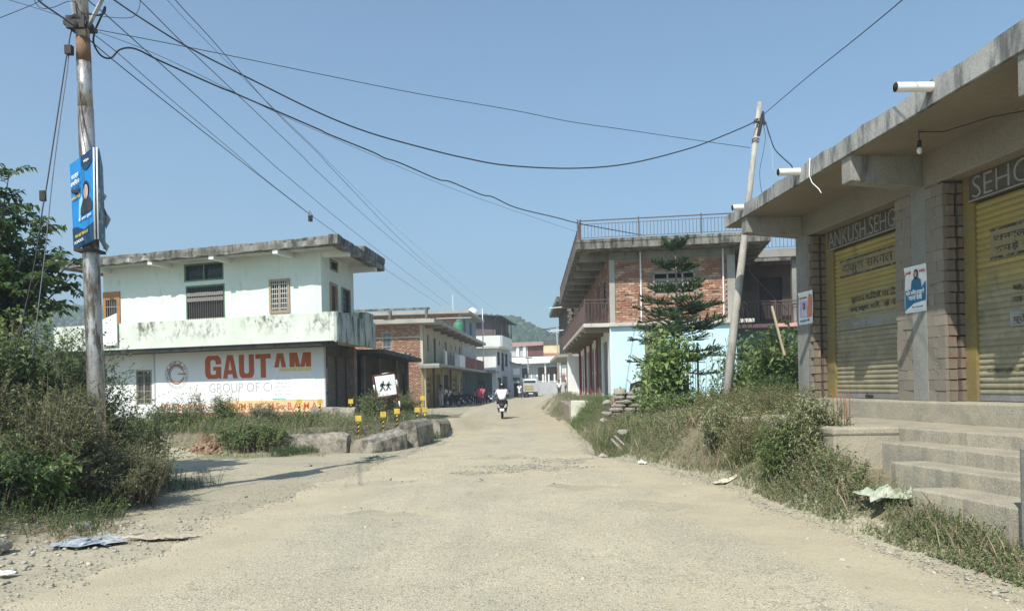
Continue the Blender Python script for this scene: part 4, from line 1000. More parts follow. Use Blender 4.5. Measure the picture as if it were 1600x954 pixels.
# roof
rp = [BF.p(-1.1, -.95, 0)[:2], BF.p(5.45, -.95, 0)[:2], BF.p(5.6, 3.5, 0)[:2], BF.p(9.9, 3.4, 0)[:2], BF.p(9.9, 7.5, 0)[:2], (4.02+6, 44.5), BS.p(0, -1.1, 0)[:2]]
MB().prism(rp, 6.28, 6.50).build('roof_slab', ROOFM, bh)
for i in range(9): MB().box(.6+i*2.05, .85+i*2.05, -1.0, .05, 6.05, 6.28, BS).build('roof_rib', CON, bh)
ROOFR = RAILG
RA, RB = Vector(BF.p(-1.05, -.9, 6.5)), Vector(BF.p(5.3, -.9, 6.5))
MB().prism([BF.p(-1.1, -.97, 0)[:2], BF.p(5.42, -.97, 0)[:2], BF.p(5.42, -.82, 0)[:2], BF.p(-1.1, -.82, 0)[:2]], 6.5, 6.62).build('roof_kerb', ROOFM, bh, bevel=.02)
railing(bh, RA+Vector((0, 0, .12)), RB+Vector((0, 0, .12)), .66, .118, ROOFR, name='roof_railing')
railing(bh, BS.p(.2, -1.05, 6.5), BS.p(SLB+.9, -1.05, 6.5), .78, .17, RAIL, name='roof_railing')
# recessed rear wing seen between pole and shop
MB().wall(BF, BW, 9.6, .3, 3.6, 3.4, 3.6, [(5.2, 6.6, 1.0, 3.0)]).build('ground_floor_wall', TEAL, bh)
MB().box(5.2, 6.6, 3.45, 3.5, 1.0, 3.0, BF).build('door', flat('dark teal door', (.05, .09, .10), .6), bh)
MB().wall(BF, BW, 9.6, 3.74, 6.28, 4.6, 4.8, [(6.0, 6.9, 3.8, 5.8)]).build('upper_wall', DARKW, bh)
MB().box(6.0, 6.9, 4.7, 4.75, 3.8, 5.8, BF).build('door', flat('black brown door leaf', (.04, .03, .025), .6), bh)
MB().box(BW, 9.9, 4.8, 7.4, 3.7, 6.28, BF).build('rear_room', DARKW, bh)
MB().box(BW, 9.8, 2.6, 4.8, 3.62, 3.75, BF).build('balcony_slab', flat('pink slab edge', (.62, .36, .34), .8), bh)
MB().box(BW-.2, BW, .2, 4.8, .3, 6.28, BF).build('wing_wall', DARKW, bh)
for u in (6.9, 9.2): MB().box(u, u+.25, 2.75, 3.0, 3.75, 6.28, BF).build('concrete_column', CON, bh)
railing(bh, BF.p(BW+.1, 2.65, 3.75), BF.p(9.7, 2.65, 3.75), .85, .14, RAIL, name='balcony_railing')
MB().box(5.3, 9.95, 2.4, 2.6, 6.26, 6.56, BF).build('roof_edge', CON, bh)
railing(bh, BF.p(5.3, 2.5, 6.58), BF.p(9.8, 2.5, 6.58), .8, .14, ROOFR, name='roof_railing')
# plinth along the road side
pl = MB().prism([(2.15, 28.4), (3.75, 26.2), (3.9, 27.2), (4.2, 44), (2.6, 44.5)], -.4, [.78, .93, .93, .93, .8]).build('forecourt', dirty('dusty forecourt', (.34, .29, .22), (.27, .24, .19), 1.5, (.14, .13, .10), (.5, .7), 3, .7), bh, bevel=.03)
MB().prism([(2.2, 28.3), (3.7, 26.25), (3.8, 26.35), (2.3, 28.4)], -.2, .97).build('painted_kerb', dirty('pale painted kerb', (.62, .62, .50), (.5, .5, .42)), bh, bevel=.02)

# free standing concrete post before the blue wall
post = thing('concrete_post', (4.25, 24.0, .7), 'rough concrete post standing before the blue wall behind the leafy sapling', 'post')
a = W(1024, 640, 23.6); 
MB().box(a.x-.26, a.x+.26, 23.4, 23.8, .5, 3.45).build('shaft', dirty('stained post', (.30, .27, .21), (.22, .20, .16), 2, (.10, .09, .07), (.5, .7), 2, .7, 1), post, bevel=.04)
MB().box(a.x-.30, a.x+.30, 23.36, 23.84, .4, .9).build('footing', ROUGH, post, bevel=.04)
# small iron gate frame by the wall
gt = thing('iron_gate', W(1084, 600, 24.4), 'small dark iron gate frame before the blue wall', 'gate')
a, b = W(1075, 600, 24.4), W(1091, 600, 24.4)
MB().tube([(a.x, a.y, .8), (a.x, a.y, 2.65)], .035, 6).tube([(b.x, b.y, .8), (b.x, b.y, 2.85)], .035, 6).tube([(a.x, a.y, 2.5), (b.x, b.y, 2.5)], .03, 6).build('frame', IRON, gt)
mb = MB()
for i in range(1, 4): x = a.x+(b.x-a.x)*i/4; mb.tube([(x, a.y, .9), (x, a.y, 2.5)], .01, 5)
mb.build('bar', IRON, gt)

# neighbour beyond the brick house
nb_ = thing('concrete_house', (4.6, 48, .5), 'unfinished house beyond the brick house with white side wall and toothed brick corner', 'house')
MB().box(3.35, 4.1, 44.75, 45.0, .3, 3.25).box(4.1, 9, 45.0, 56, .3, 3.25).build('ground_floor_wall', WHITE, nb_)
MB().box(4.3, 9, 45.2, 56, 3.4, 6.6).build('upper_wall', BRICK, nb_)
MB().prism([(2.75, 45.1), (9, 45.1), (9, 56.5), (2.9, 56.5)], 3.25, 3.42).build('floor_slab', CONL, nb_)
MB().prism([(2.85, 46), (9, 46), (9, 57), (2.95, 57)], 6.7, 7.0).build('roof_slab', ROOFM, nb_)
tm = MB().box(-.12, .12, -.1, .1, -.08, .08).mesh('brick', BRICKJ, (0, 0, 0))
for k in range(17): link('brick', tm, nb_, Matrix.Translation((3.62+(.08 if k % 2 else 0), 46.1, 3.5+k*.19)))
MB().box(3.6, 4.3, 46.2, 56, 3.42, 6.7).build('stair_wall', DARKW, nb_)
for z in (6.3, 4.9): MB().tube([(3.2, 45.6, z), (2.35, 45.4, z-.08)], .035, 6).build('drain_pipe', PVC, nb_)
# ================================================================ STREET ROW, LEFT SIDE
# low dark shop
LS = Frame((-6.45+.085*4.6, 30.2), (.085, 1))
low = thing('low_shop', LS.p(4, 2, 0), 'low dark shop with sagging concrete awning between the white house and the brick shop house', 'building')
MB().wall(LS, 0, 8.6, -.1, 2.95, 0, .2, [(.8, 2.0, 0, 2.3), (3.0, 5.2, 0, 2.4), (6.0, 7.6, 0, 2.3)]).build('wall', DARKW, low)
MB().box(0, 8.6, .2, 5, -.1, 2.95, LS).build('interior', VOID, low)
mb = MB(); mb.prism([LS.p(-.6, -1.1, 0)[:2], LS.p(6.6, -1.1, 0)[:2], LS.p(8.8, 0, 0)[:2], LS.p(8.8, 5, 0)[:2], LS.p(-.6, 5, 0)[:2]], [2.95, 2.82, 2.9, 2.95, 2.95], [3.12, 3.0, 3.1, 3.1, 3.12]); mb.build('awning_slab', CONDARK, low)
for a, b in ((.8, 2.0), (6.0, 7.6)): MB().box(a, b, .08, .12, 0, 2.3, LS).build('door', flat('faded dark door', (.07, .055, .05), .6), low)
mo = MB().box(3.0, 5.2, .08, .12, 0, 2.4, LS).build('shutter', BROWNSH, low); me = slat_mesh(2.2, BROWNSH)
for k in range(26): link('slat', me, mo, LS.M(3.0, .06, .05+k*.09, False))
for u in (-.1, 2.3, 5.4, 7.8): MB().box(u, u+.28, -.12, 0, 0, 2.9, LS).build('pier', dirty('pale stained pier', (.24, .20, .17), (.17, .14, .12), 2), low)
MB().box(5.45, 5.75, -.16, -.12, 1.1, 2.4, LS).build('cloth', dirty('grey hanging cloth', (.30, .30, .28), (.2, .2, .19)), low)
for u in (3.4, 4.3): MB().box(u, u+.5, -1.0, -.6, 3.1, 3.18, LS).build('loose_tile', CONL, low)
# two storey brick and yellow shop house
YC = (-6.25, 53.0)
YF = Frame((-12.5, 53.9), (6.25, -.9)); YS = Frame(YC, (.077, 1))
ys_ = thing('shop_house', (-8, 56, 0), 'two storey shop house with raw brick gable, cream upper wall and yellow ground floor', 'building')
LY_ = math.hypot(6.25, .9)
bwn = rect(YF, 597, 520, 612, 547)
MB().wall(YF, 0, LY_, -.2, 6.1, 0, .25, [bwn]).build('brick_gable', MORT, ys_)
mb = MB(); q = np.random.default_rng(5)
for k in range(64):
    z = .1+k*.094
    for i in range(26):
        u = .02+i*.245+(.12 if k % 2 else 0)
        if u+.225 > LY_-.12 or (bwn[0]-.05 < u+.11 < bwn[1]+.05 and bwn[2]-.05 < z < bwn[3]+.05) or z > 6.0 or abs(z-5.17) < .06: continue
        mb.box(u, u+.228, -.03+q.uniform(-.005, .005), .0, z-.04, z+.04, YF)
ro = npmesh('brick_courses', mb.v, mb.f, BRICK, ys_, attr=np.repeat(rng.random(len(mb.v)//8), 8)); ro['kind'] = 'stuff'
MB().box(0, LY_-.1, -.04, .0, 5.13, 5.21, YF).build('lintel_band', CREAM, ys_)
window(ys_, YF, *bwn, frame=WOODG, bars=6, hb=3, barmat=flat('pale bars', (.5, .5, .48), .5))
SY = 29.5
ops_u = [(1.6, 2.3, 4.2, 5.5), (4.2, 5.3, 3.45, 5.4), (9.5, 10.4, 3.45, 5.4), (17.5, 18.4, 3.45, 5.4), (21.5, 22.4, 3.5, 5.4), (25.5, 26.6, 3.5, 5.4), (6.6, 7.1, 4.9, 5.3), (12.5, 13.0, 4.9, 5.3), (15.0, 15.5, 4.9, 5.3)]
ops_g = [(.8, 3.0, 0, 2.6), (5, 7, 0, 2.6), (8.5, 11, 0, 2.6), (13, 15.5, 0, 2.6), (18, 21, 0, 2.6), (23, 26.5, 0, 2.6)]
MB().wall(YS, .0, SY, 3.25, 6.05, 0, .2, ops_u).build('upper_wall', CREAM, ys_)
MB().wall(YS, .0, SY, -.1, 3.25, 0, .2, ops_g).build('ground_floor_wall', YELW, ys_)
for o in ops_u: window(ys_, YS, *o, v=.08, frame=WOODG, glass=flat('dark green door', (.04, .06, .05), .5), name='door' if o[2] < 4 else 'window')
for i, o in enumerate(ops_g):
    m_ = [YELW, flat('brown door', (.10, .05, .03), .6), VOID, YELW, YELW, flat('teal door', (.03, .07, .06), .6)][i]
    d_ = MB().box(o[0], o[1], .1, .14, 0, o[3], YS).build('shutter' if m_ is YELW else 'door', m_, ys_)
    for k in range(3): MB().box(o[0]+.25, o[1]-.25, .085, .098, 1.2+k*.45, 1.42+k*.45, YS).build('painted_band', DARKW if m_ is YELW else m_, d_)
for i, u in enumerate((.1, 3.6, 7.5, 11.6, 16.2, 21.5, 27.2)): MB().box(u, u+.35, -.12, 0, 0, 3.25, YS).build('pier', [CREAM, dirty('brown pier', (.15, .09, .06), (.1, .07, .05))][i % 2], ys_)
MB().box(-.6, SY, -1.25, .2, 3.08, 3.25, YS).build('balcony_slab', CONL, ys_)
MB().box(-.6, .3, -1.25, 0.2, 2.95, 3.1, YS).build('awning_end', CON, ys_)
MB().prism([YF.p(-.3, -1.0, 0)[:2], YF.p(LY_+1.1, -1.0, 0)[:2], YS.p(0, -1.2, 0)[:2], YS.p(SY, -1.2, 0)[:2], YS.p(SY, 6, 0)[:2], YF.p(-.3, 5, 0)[:2]], [6.08, 6.08, 6.08, 6.08, 6.1, 6.1], [6.34]*6).build('roof_slab', CONL, ys_)
for i in range(9): MB().box(1+i*3.3, 1.25+i*3.3, -1.15, 0, 5.86, 6.08, YS).build('roof_rib', SOFFIT, ys_)
for i, (a, b, m_) in enumerate([(2.0, 3.1, WHITE), (3.3, 6.5, IRON), (6.9, 9.3, GREYW), (9.6, 12.6, WHITE), (13.2, 27, MAROON)]):
    if m_ is IRON: railing(ys_, YS.p(a, -1.2, 3.25), YS.p(b, -1.2, 3.25), .95, .3, RAILG, name='balcony_railing')
    else: MB().box(a, b, -1.22, -1.16, 3.25, 4.25, YS).build('parapet_panel', m_, ys_)
for u in (2.0, 6.7, 12.9, 20, 27.2): MB().box(u, u+.12, -1.24, -1.12, 3.25, 4.35, YS).build('parapet_post', CREAM, ys_)
# cement lattice frame on the roof (unfinished parapet)
fr_ = MB()
fr_.box(0, LY_+.7, -.8, -.6, 7.02, 7.16, YF)
for u in (.8, 4.1, LY_+.4): fr_.box(u, u+.18, -.8, -.6, 6.34, 7.02, YF)
fr_.build('parapet_frame', ROOFM, ys_)
# roof tank
tk = thing('water_tank', (-4.75, 68, 6.34), 'green plastic water tank standing on the shop house roof', 'water tank')
MB().tube([(-4.75, 68, 6.34), (-4.75, 68, 6.5), (-4.75, 68, 7.15), (-4.75, 68, 7.4), (-4.75, 68, 7.55)], [.48, .5, .5, .42, .2], 18).build('tank', flat('green plastic', (.06, .20, .11), .5), tk, True)
MB().tube([(-4.75, 68, 7.52), (-4.75, 68, 7.66)], .22, 14).build('lid', flat('green lid', (.08, .26, .13), .5), tk, True)
MB().box(-5.3, -4.1, 67.5, 68.5, 6.34, 6.37).build('stand', CON, tk)
# three storey brick behind
TB = Frame((-16, 73.2), (11.25, -1.0))
tb = thing('tall_brick_house', (-10, 75, 0), 'three storey brick house with pale blue side wall rising behind the shop house roof', 'house')
LT = math.hypot(11.25, 1)
MB().box(0, LT, 0, .3, -.1, 8.6, TB).build('front_wall', MORT, tb)
mb = MB(); q = np.random.default_rng(6)
for k in range(30):
    z = 5.9+k*.094
    for i in range(46):
        u = .02+i*.245+(.12 if k % 2 else 0)
        if u+.225 > LT-.3: continue
        mb.box(u, u+.228, -.03+q.uniform(-.005, .005), .0, z-.04, z+.04, TB)
ro = npmesh('brick_courses', mb.v, mb.f, BRICK, tb, attr=np.repeat(rng.random(len(mb.v)//8), 8)); ro['kind'] = 'stuff'
MB().box(LT-.3, LT, -.06, .0, 0, 8.6, TB).build('corner_column', CONL, tb)
TS = Frame((-4.75, 72.2), (.1, 1))
MB().box(.01, 9.5, -.02, .3, -.1, 3.2, TS).build('side_wall', dirty('dark green lower wall', (.06, .09, .08), (.04, .06, .055)), tb)
MB().box(.01, 9.5, -.01, .3, 3.2, 6.2, TS).build('side_wall', GREYW, tb)
MB().wall(TS, .01, 9.5, 6.2, 8.6, 0, .3, [(1.2, 2.4, 6.4, 8.3), (5, 6.5, 6.4, 8.3)]).build('side_wall', dirty('dull blue plaster', (.24, .32, .38), (.2, .28, .34)), tb)
for a, b in ((1.2, 2.4), (5, 6.5)): window(tb, TS, a, b, 6.4, 8.3, v=.1, frame=WOODG)
MB().prism([TB.p(-.5, -1, 0)[:2], TB.p(LT+.9, -1, 0)[:2], TS.p(9.8, -.9, 0)[:2], TS.p(9.8, 8, 0)[:2], TB.p(-.5, 6, 0)[:2]], 8.6, 8.85).build('roof_slab', CONL, tb)
for u in (0.5, 5, 9): MB().box(u, u+3.4, -.95, -.85, 8.1, 8.2, TB).build('string_course', CONL, tb)
mb = MB(); mb.tube([(-5.6, 73, 8.8), (-5.6, 73, 10.6)], .03, 6); tag(mb.build('rod', PVC, None), 'thin white rod standing on the tall brick house roof', 'rod')
tkw = thing('water_tank', (-3.7, 79, 8.85), 'white water tank on the roof beside the tall brick house', 'water tank')
MB().tube([(-3.9, 77, 8.85), (-3.9, 77, 9.35), (-3.9, 77, 9.6)], [.55, .55, .3], 14).build('tank', WHT, tkw, True)
MB().tube([(-3.9, 77, 9.58), (-3.9, 77, 9.68)], .18, 10).build('lid', WHT, tkw, True)
# white building with covered roof terrace
DF = Frame((-5.0, 86.5), (3.25, -.5)); DS = Frame((-1.75, 86), (.15, 1))
db = thing('white_building', (-3, 90, .1), 'tall white building with a sheet roofed terrace at the street bend', 'building')
LD = math.hypot(3.25, .5)
MB().wall(DF, 0, LD, 3.4, 6.0, 0, .25, [(.5, 1.0, 4.3, 5.5)]).wall(DF, 0, LD, 0, 3.4, 0, .25, []).build('front_wall', WHITE, db)
window(db, DF, .5, 1.0, 4.3, 5.5, v=.1)
MB().wall(DS, .02, 12, 0, 6.0, 0, .25, [(.8, 2.6, 4.0, 5.6), (3.6, 5.6, 3.4, 5.6), (6.5, 8.5, 4.0, 5.6), (.6, 3.4, .2, 2.6), (4.2, 8, .2, 2.8)]).build('side_wall', GREYW, db)
for o in ((.8, 2.6, 4.0, 5.6), (3.6, 5.6, 3.4, 5.6), (6.5, 8.5, 4.0, 5.6), (.6, 3.4, .2, 2.6)): window(db, DS, *o, v=.1, frame=IRON, bars=4)
MB().box(4.2, 8, .1, .2, .2, 2.8, DS).build('shutter', dirty('greenish shutter', (.12, .16, .12), (.09, .12, .09)), db)
MB().prism([DF.p(0, -.8, 0)[:2], DF.p(LD+.5, -.8, 0)[:2], DS.p(7, -.8, 0)[:2], DS.p(7, .3, 0)[:2], DF.p(LD, .2, 0)[:2], DF.p(0, .2, 0)[:2]], 5.95, 6.15).build('terrace_slab', WHITE, db)
MB().box(-.0, LD+.7, -.85, -.75, 6.1, 7.35, DF).build('parapet', WHITE, db)
MB().box(-.7, 7, -.85, -.75, 6.1, 7.35, DS).build('parapet', WHITE, db)
MB().box(.0, LD, -.0, .15, 7.35, 9.5, DF).build('terrace_screen', dirty('brown screen wall', (.17, .13, .12), (.13, .10, .09)), db)
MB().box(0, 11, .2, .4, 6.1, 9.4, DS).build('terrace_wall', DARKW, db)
for u in (-.5, 2, 4.5, 6.9): MB().box(u, u+.1, -.8, -.7, 7.35, 9.55, DS).build('terrace_post', IRON, db)
railing(db, DS.p(-.6, -.8, 7.3), DS.p(7, -.8, 7.3), .7, .35, IRON, name='terrace_railing')
MB().prism([DF.p(-1.4, -1.3, 0)[:2], DF.p(LD+.9, -1.3, 0)[:2], DS.p(9, -1.2, 0)[:2], DS.p(9, 2, 0)[:2], DF.p(-1.4, 3, 0)[:2]], [9.9, 9.5, 9.2, 9.6, 10.1], [9.98, 9.58, 9.28, 9.68, 10.18]).build('sheet_roof', CONDARK, db)
MB().box(-.5, LD, -1.2, 0.02, 3.3, 3.42, DF).build('awning', CON, db)
ap = MB().tube([(-3.0, 80, 6.3-3), (-3.0, 80, 9.9)], .06, 8).build('lamp_pole', PVC); tag(ap, 'thin white pole standing before the white building terrace', 'pole')
# link wall between shop house and white building
gk = thing('green_shop', (-5.2, 83.5, 0), 'dark green fronted shop under awnings between the yellow shops and the white building', 'building')
GS = Frame((-4.0, 82.4), (.55, 1))
MB().box(0, 3.6, 0, .2, 0, 3.1, GS).build('wall', dirty('dark green wall', (.05, .08, .07), (.04, .06, .05)), gk)
MB().box(-.1, 3.8, -.9, .3, 3.1, 3.22, GS).build('awning', CON, gk)
MB().box(.5, 1.9, -.03, -.01, .1, 2.3, GS).build('door', VOID, gk)
# gate house with poster beside the truck
kg = thing('gate_pier', (.35, 90.5, .2), 'grey gate house wall with a white notice at the end of the street', 'wall')
KF = Frame((-.15, 90.6), (1, -.1))
MB().wall(KF, 0, 1.35, 0, 4.3, 0, .5, [(.35, 1.0, 0, 1.9)]).build('wall', GREYW, kg)
MB().prism([KF.p(-.1, -.2, 0)[:2], KF.p(1.6, -.2, 0)[:2], KF.p(1.6, .6, 0)[:2], KF.p(-.1, .6, 0)[:2]], [4.3, 3.9, 3.9, 4.3], [4.6, 4.0, 4.0, 4.6]).build('cap', CON, kg)
MB().box(.3, 1.1, -.03, -.005, 2.9, 3.7, KF).build('notice', PAPER, kg)
MB().box(.3, 1.1, -.03, -.005, 2.2, 2.6, KF).build('dark_board', DARKW, kg)
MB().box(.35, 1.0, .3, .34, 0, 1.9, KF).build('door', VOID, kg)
# compound wall with pickets
cw = thing('compound_wall', (4, 92, .4), 'long pale compound wall topped by white pickets across the end of the street', 'wall')
CW = Frame((1.2, 93), (1, -.02))
MB().box(0, 8, 0, .2, -.1, 1.95, CW).build('wall', GREYW, cw)
MB().box(0, 8, .02, .18, 2.95, 3.0, CW).build('top_rail', IRON, cw)
pk = MB().box(-.1, .1, -.06, .06, 0, 1.0).mesh('picket', WHT, (0, 0, 0)); pb_ = MB().box(-.02, .02, -.02, .02, 0, 1.9).mesh('bar', RUST, (0, 0, 0))
for i in range(12): link('picket', pk, cw, CW.M(.5+i*.72, .08, 1.95, False))
for i in range(26): link('bar', pb_, cw, CW.M(.2+i*.3, .1, 1.95, False))
# large building behind
eb = thing('distant_building', (4, 108, 0), 'long white building with pinkish roof and yellow upper room closing the street', 'building')
EF = Frame((-1.2, 110), (1, -.03))
MB().wall(EF, 0, 14, 0, 4.9, 1.5, 1.8, [(2.2, 3.6, 2.6, 4.3), (5.0, 8.0, 2.2, 4.4), (10.2, 12, 3.2, 4.4)]).build('lower_wall', dirty('blue grey wall', (.36, .42, .47), (.3, .36, .4)), eb)
for o in ((2.2, 3.6, 2.6, 4.3), (5.0, 8.0, 2.2, 4.4), (10.2, 12, 3.2, 4.4)): window(eb, EF, *o, v=1.6, frame=WHT, bars=4)
MB().box(8.3, 12.6, .9, 1.0, 3.1, 4.6, EF).build('white_panel', WHITE, eb)
MB().box(8.3, 14, .8, .9, 1.9, 3.1, EF).build('brown_panel', dirty('brown hoarding', (.30, .17, .12), (.25, .14, .1)), eb)
mb = MB(); mb.hexa([EF.p(.8, .2, 4.75), EF.p(14, .2, 5.05), EF.p(14, 2, 5.05), EF.p(.8, 2, 4.75), EF.p(-.4, .2, 5.75), EF.p(14, .2, 5.95), EF.p(14, 2, 5.95), EF.p(-.4, 2, 5.75)]); mb.build('white_slab', WHT, eb)
for u in (2.4, 6.0, 8.2, 13): MB().box(u, u+.25, .6, .85, 0, 4.9, EF).build('column', WHITE, eb)
MB().wall(EF, -.2, 5.9, 5.95, 7.6, 2.4, 2.6, [(1.2, 2.2, 6.4, 7.3)]).build('upper_wall', dirty('brown red wall', (.17, .08, .07), (.13, .06, .05)), eb)
MB().box(-.2, 3.6, 2.3, 2.4, 5.95, 7.4, EF).build('grey_upper_wall', GREYW, eb)
for u in (1.9, 2.9): MB().box(u, u+.4, 2.0, 2.3, 5.95, 7.5, EF).build('upper_column', WHITE, eb)
MB().prism([EF.p(-.6, 1.8, 0)[:2], EF.p(5.95, 1.8, 0)[:2], EF.p(5.95, 5, 0)[:2], EF.p(-.6, 5, 0)[:2]], [7.3, 7.6, 7.9, 7.7], [7.9, 8.1, 8.3, 8.2]).build('roof', dirty('faded pink roof', (.42, .28, .26), (.36, .24, .22)), eb)
MB().box(5.95, 13, 2.0, 3, 5.95, 7.6, EF).build('yellow_wall', dirty('pale yellow wall', (.66, .56, .34), (.60, .50, .30), fine=.05), eb)
MB().box(5.9, 13.2, 1.9, 3.2, 7.6, 8.3, EF).build('dark_roof', CONDARK, eb)
MB().box(5.95, 13, 1.9, 2.0, 5.95, 6.35, EF).build('red_band', dirty('brick red band', (.38, .18, .12), (.3, .14, .1)), eb)
# far poles
for (x, y, h, lab) in ((5.55, 88.5, 8.4, 'grey electric pole with crossarm at the end of the street'),):
    p = thing('electric_pole', (x, y, .4), lab, 'pole')
    MB().tube([(x, y, 0), (x-.12, y, h)], [.12, .07], 8).build('shaft', PAINTPOLE, p, True)
    MB().tube([(x-1.9, y, h-.25), (x+.3, y, h+.02)], .05, 6).tube([(x-1.2, y, h-.1), (x-.2, y, h-1.2)], .03, 6).build('crossarm', IRON, p)
sp_ = thing('street_light', (1.9, 91, .3), 'thin grey pole with small flood lamp inside the compound at the street end', 'lamp')
MB().tube([(2.0, 91, 0), (2.0, 91, 4.9)], .06, 8).build('shaft', STEEL, sp_, True)
MB().box(1.7, 2.5, 90.9, 91.1, 4.9, 5.0).build('lamp_head', IRON, sp_)
# small delivery truck seen from behind
tr = thing('delivery_truck', (2.15, 86, .1), 'small white delivery truck parked facing away by the compound wall', 'truck')
def bxp(x0, x1, y0, y1, z0, z1, name, m_, par=tr, bev=.03): return MB().box(2.15+x0, 2.15+x1, 86+y0, 86+y1, z0+.12, z1+.12).build(name, m_, par, bevel=bev)
bxp(-.85, .85, 0, 2.6, .75, 1.75, 'cargo_bed', GREYW); bxp(-.78, .78, 2.65, 4.1, .6, 2.25, 'cab', WHT); 
rw = bxp(-.65, .65, 2.58, 2.66, 1.45, 2.05, 'rear_window', GLASS); bxp(-.75, .3, -.04, .0, .95, 1.5, 'tailgate', dirty('ochre tailgate', (.42, .36, .18), (.36, .3, .15)))
for s_ in (-.7, .7): bxp(s_-.1, s_+.1, -.05, -.01, .58, .72, 'tail_lamp', REDDOOR, bev=.01)
bxp(-.25, .25, -.05, -.01, .5, .62, 'number_plate', WHT, bev=0); bxp(-.8, .8, .0, 4.0, .45, .6, 'chassis', IRON)
bxp(-.85, -.79, .0, 2.6, 1.75, 2.3, 'side_rail', GREYW, bev=.01); bxp(.79, .85, .0, 2.6, 1.75, 2.3, 'side_rail', GREYW, bev=.01)
for sx_ in (-.72, .72):
    for sy_ in (.6, 3.4):
        w_ = MB().tube([(2.15+sx_-.1, 86+sy_, .42), (2.15+sx_+.1, 86+sy_, .42)], .3, 16).build('wheel', BLACK, tr, True); MB().tube([(2.15+sx_-.11, 86+sy_, .42), (2.15+sx_+.11, 86+sy_, .42)], .15, 12).build('rim', GREYW, w_, True)

# ================================================================ CULVERT PARAPET
def block(label, pts, w, z0s, z1s, mat=CONL, seed=0):
    """weathered concrete block along a centre line, rounded top"""
    q = np.random.default_rng(seed); mb = MB(); n_ = 14; P = [Vector(p) for p in pts]
    prof = [(-.5, 0), (-.52, .45), (-.47, .82), (-.33, .97), (0, 1.03), (.33, .97), (.47, .82), (.52, .45), (.5, 0)]
    vs = []
    for i in range(n_+1):
        t = i/n_; c = P[0].lerp(P[1], t); dd = (P[1]-P[0]).normalized(); nv = Vector((dd.y, -dd.x))
        z0 = z0s[0]+(z0s[1]-z0s[0])*t; z1 = z1s[0]+(z1s[1]-z1s[0])*t
        e = min(1, .55+.9*math.sqrt(max(0, min(t, 1-t)))*1.6) 
        for (a, h) in prof:
            p = c+nv*(a*w*(.8+.2*e)); vs.append((p.x+q.uniform(-.012, .012), p.y+q.uniform(-.012, .012), z0-.15+(z1-z0+.15)*h*(.72+.28*e if seed % 2 == 0 else 1)+q.uniform(-.012, .012)))
    k = len(prof)
    mb.add(vs, [(i*k+j, i*k+j+1, (i+1)*k+j+1, (i+1)*k+j) for i in range(n_) for j in range(k-1)]+[tuple(range(k)), tuple(reversed(range(n_*k, n_*k+k)))])
    o = mb.build('culvert_block', mat, smooth=False); tag(o, label, 'parapet block', 'concrete blocks of the roadside culvert parapet'); return o
PARA = dirty('mossy parapet concrete', (.33, .295, .235), (.25, .225, .18), 1.6, (.09, .085, .07), (.47, .63), 3.2, .85, 0, .3, 40, bstr=.7, bd=.02)
p = [G(428, 707), G(560, 704), G(572, 712), G(628, 702), G(632, 700), G(668, 690), G(670, 688), G(692, 680)]
block('longest low rounded concrete block with a blunt left end, weeds at its foot', (p[0].xy, G(546, 706).xy), .42, (.0, .0), (.42, .50), PARA, 2)
block('slanting broken slab topped block just right of the longest parapet block', ((G(564, 707)).xy, (G(620, 700)).xy), .78, (0, 0), (.30, .50), PARA, 3)
block('square cornered upright block, third from the left in the parapet', ((G(636, 699)).xy, (G(662, 690)).xy+Vector((0, .1))), .62, (0, 0), (.68, .66), PARA, 5)
block('far end block of the parapet nearest the village street', ((G(674, 685)).xy, (G(692, 677)).xy), .6, (0, 0), (.58, .45), PARA, 7)
block('old low wall behind the weeds at the house corner', ((W(488, 640, 24.6)).xy, (W(556, 640, 24.3)).xy), .35, (.3, .3), (.98, .95), PARA, 9)
block('small upright stone block behind the yellow markers near the street', ((W(643, 648, 26)).xy, (W(652, 645, 26.5)).xy), .3, (.0, .0), (.85, .8), PARA, 11)
# slab lid between
# yellow plate hazard markers
def marker(px, pytop, pybot, Y, label, tilt=0):
    b = W(px, pybot, Y); a = W(px, pytop, Y); h = a.z-b.z; s_ = .075*Y/20
    t = thing('hazard_marker', b, label, 'marker post', 'yellow plate hazard markers along the culvert')
    lean = Vector((tilt*h, 0, 0))
    post_ = MB().tube([b+Vector((0, 0, -.25)), a+lean-Vector((0, 0, .05))], .026, 8).build('post', YEL, t, True)
    mb = MB()
    for k in range(7):
        z = -.02+k*.11
        if b.z+z+.09 > a.z-.1: break
        c = b+lean*(z/h); mb.box(c.x-.035, c.x+.035, c.y-.036, c.y-.030, c.z+z, c.z+z+.05)
        mb.v[-8:] = [(p[0], p[1], p[2]+(p[0]-c.x)*.8) for p in mb.v[-8:]]
    if mb.v: mb.build('black_stripe', BLK, t)
    c = a+lean; pl_ = MB().box(c.x-.08, c.x+.08, c.y-.05, c.y-.038, c.z-.13, c.z+.02); 
    pl_.build('plate', YEL, t, bevel=.004)
for (px, a, b, Y, lab, ti) in [(468, 624, 641, 23.5, 'yellow marker among weeds, leftmost before the painted advertisement', 0), (500, 624, 641, 23.8, 'yellow marker under the end of the advertisement', 0),
        (548.5, 624, 640, 24.3, 'small yellow marker on the low wall before the brown shutter', 0), (560.5, 650, 676, 19.6, 'yellow marker behind the right end of the longest parapet block', 0), (599, 644, 668, 20.6, 'yellow marker above the slanting slab block', 0),
        (620.5, 639, 664, 21.4, 'yellow marker below the right leg of the school sign', 0), (652, 637, 657, 23.2, 'left of the close pair of yellow markers at the far block', 0), (664, 637, 656, 23.6, 'right of the close pair of yellow markers at the far block', 0), (655, 619, 640, 24.6, 'tilted yellow marker standing higher behind the close pair', .25)]:
    marker(px, a, b, Y, lab, ti)
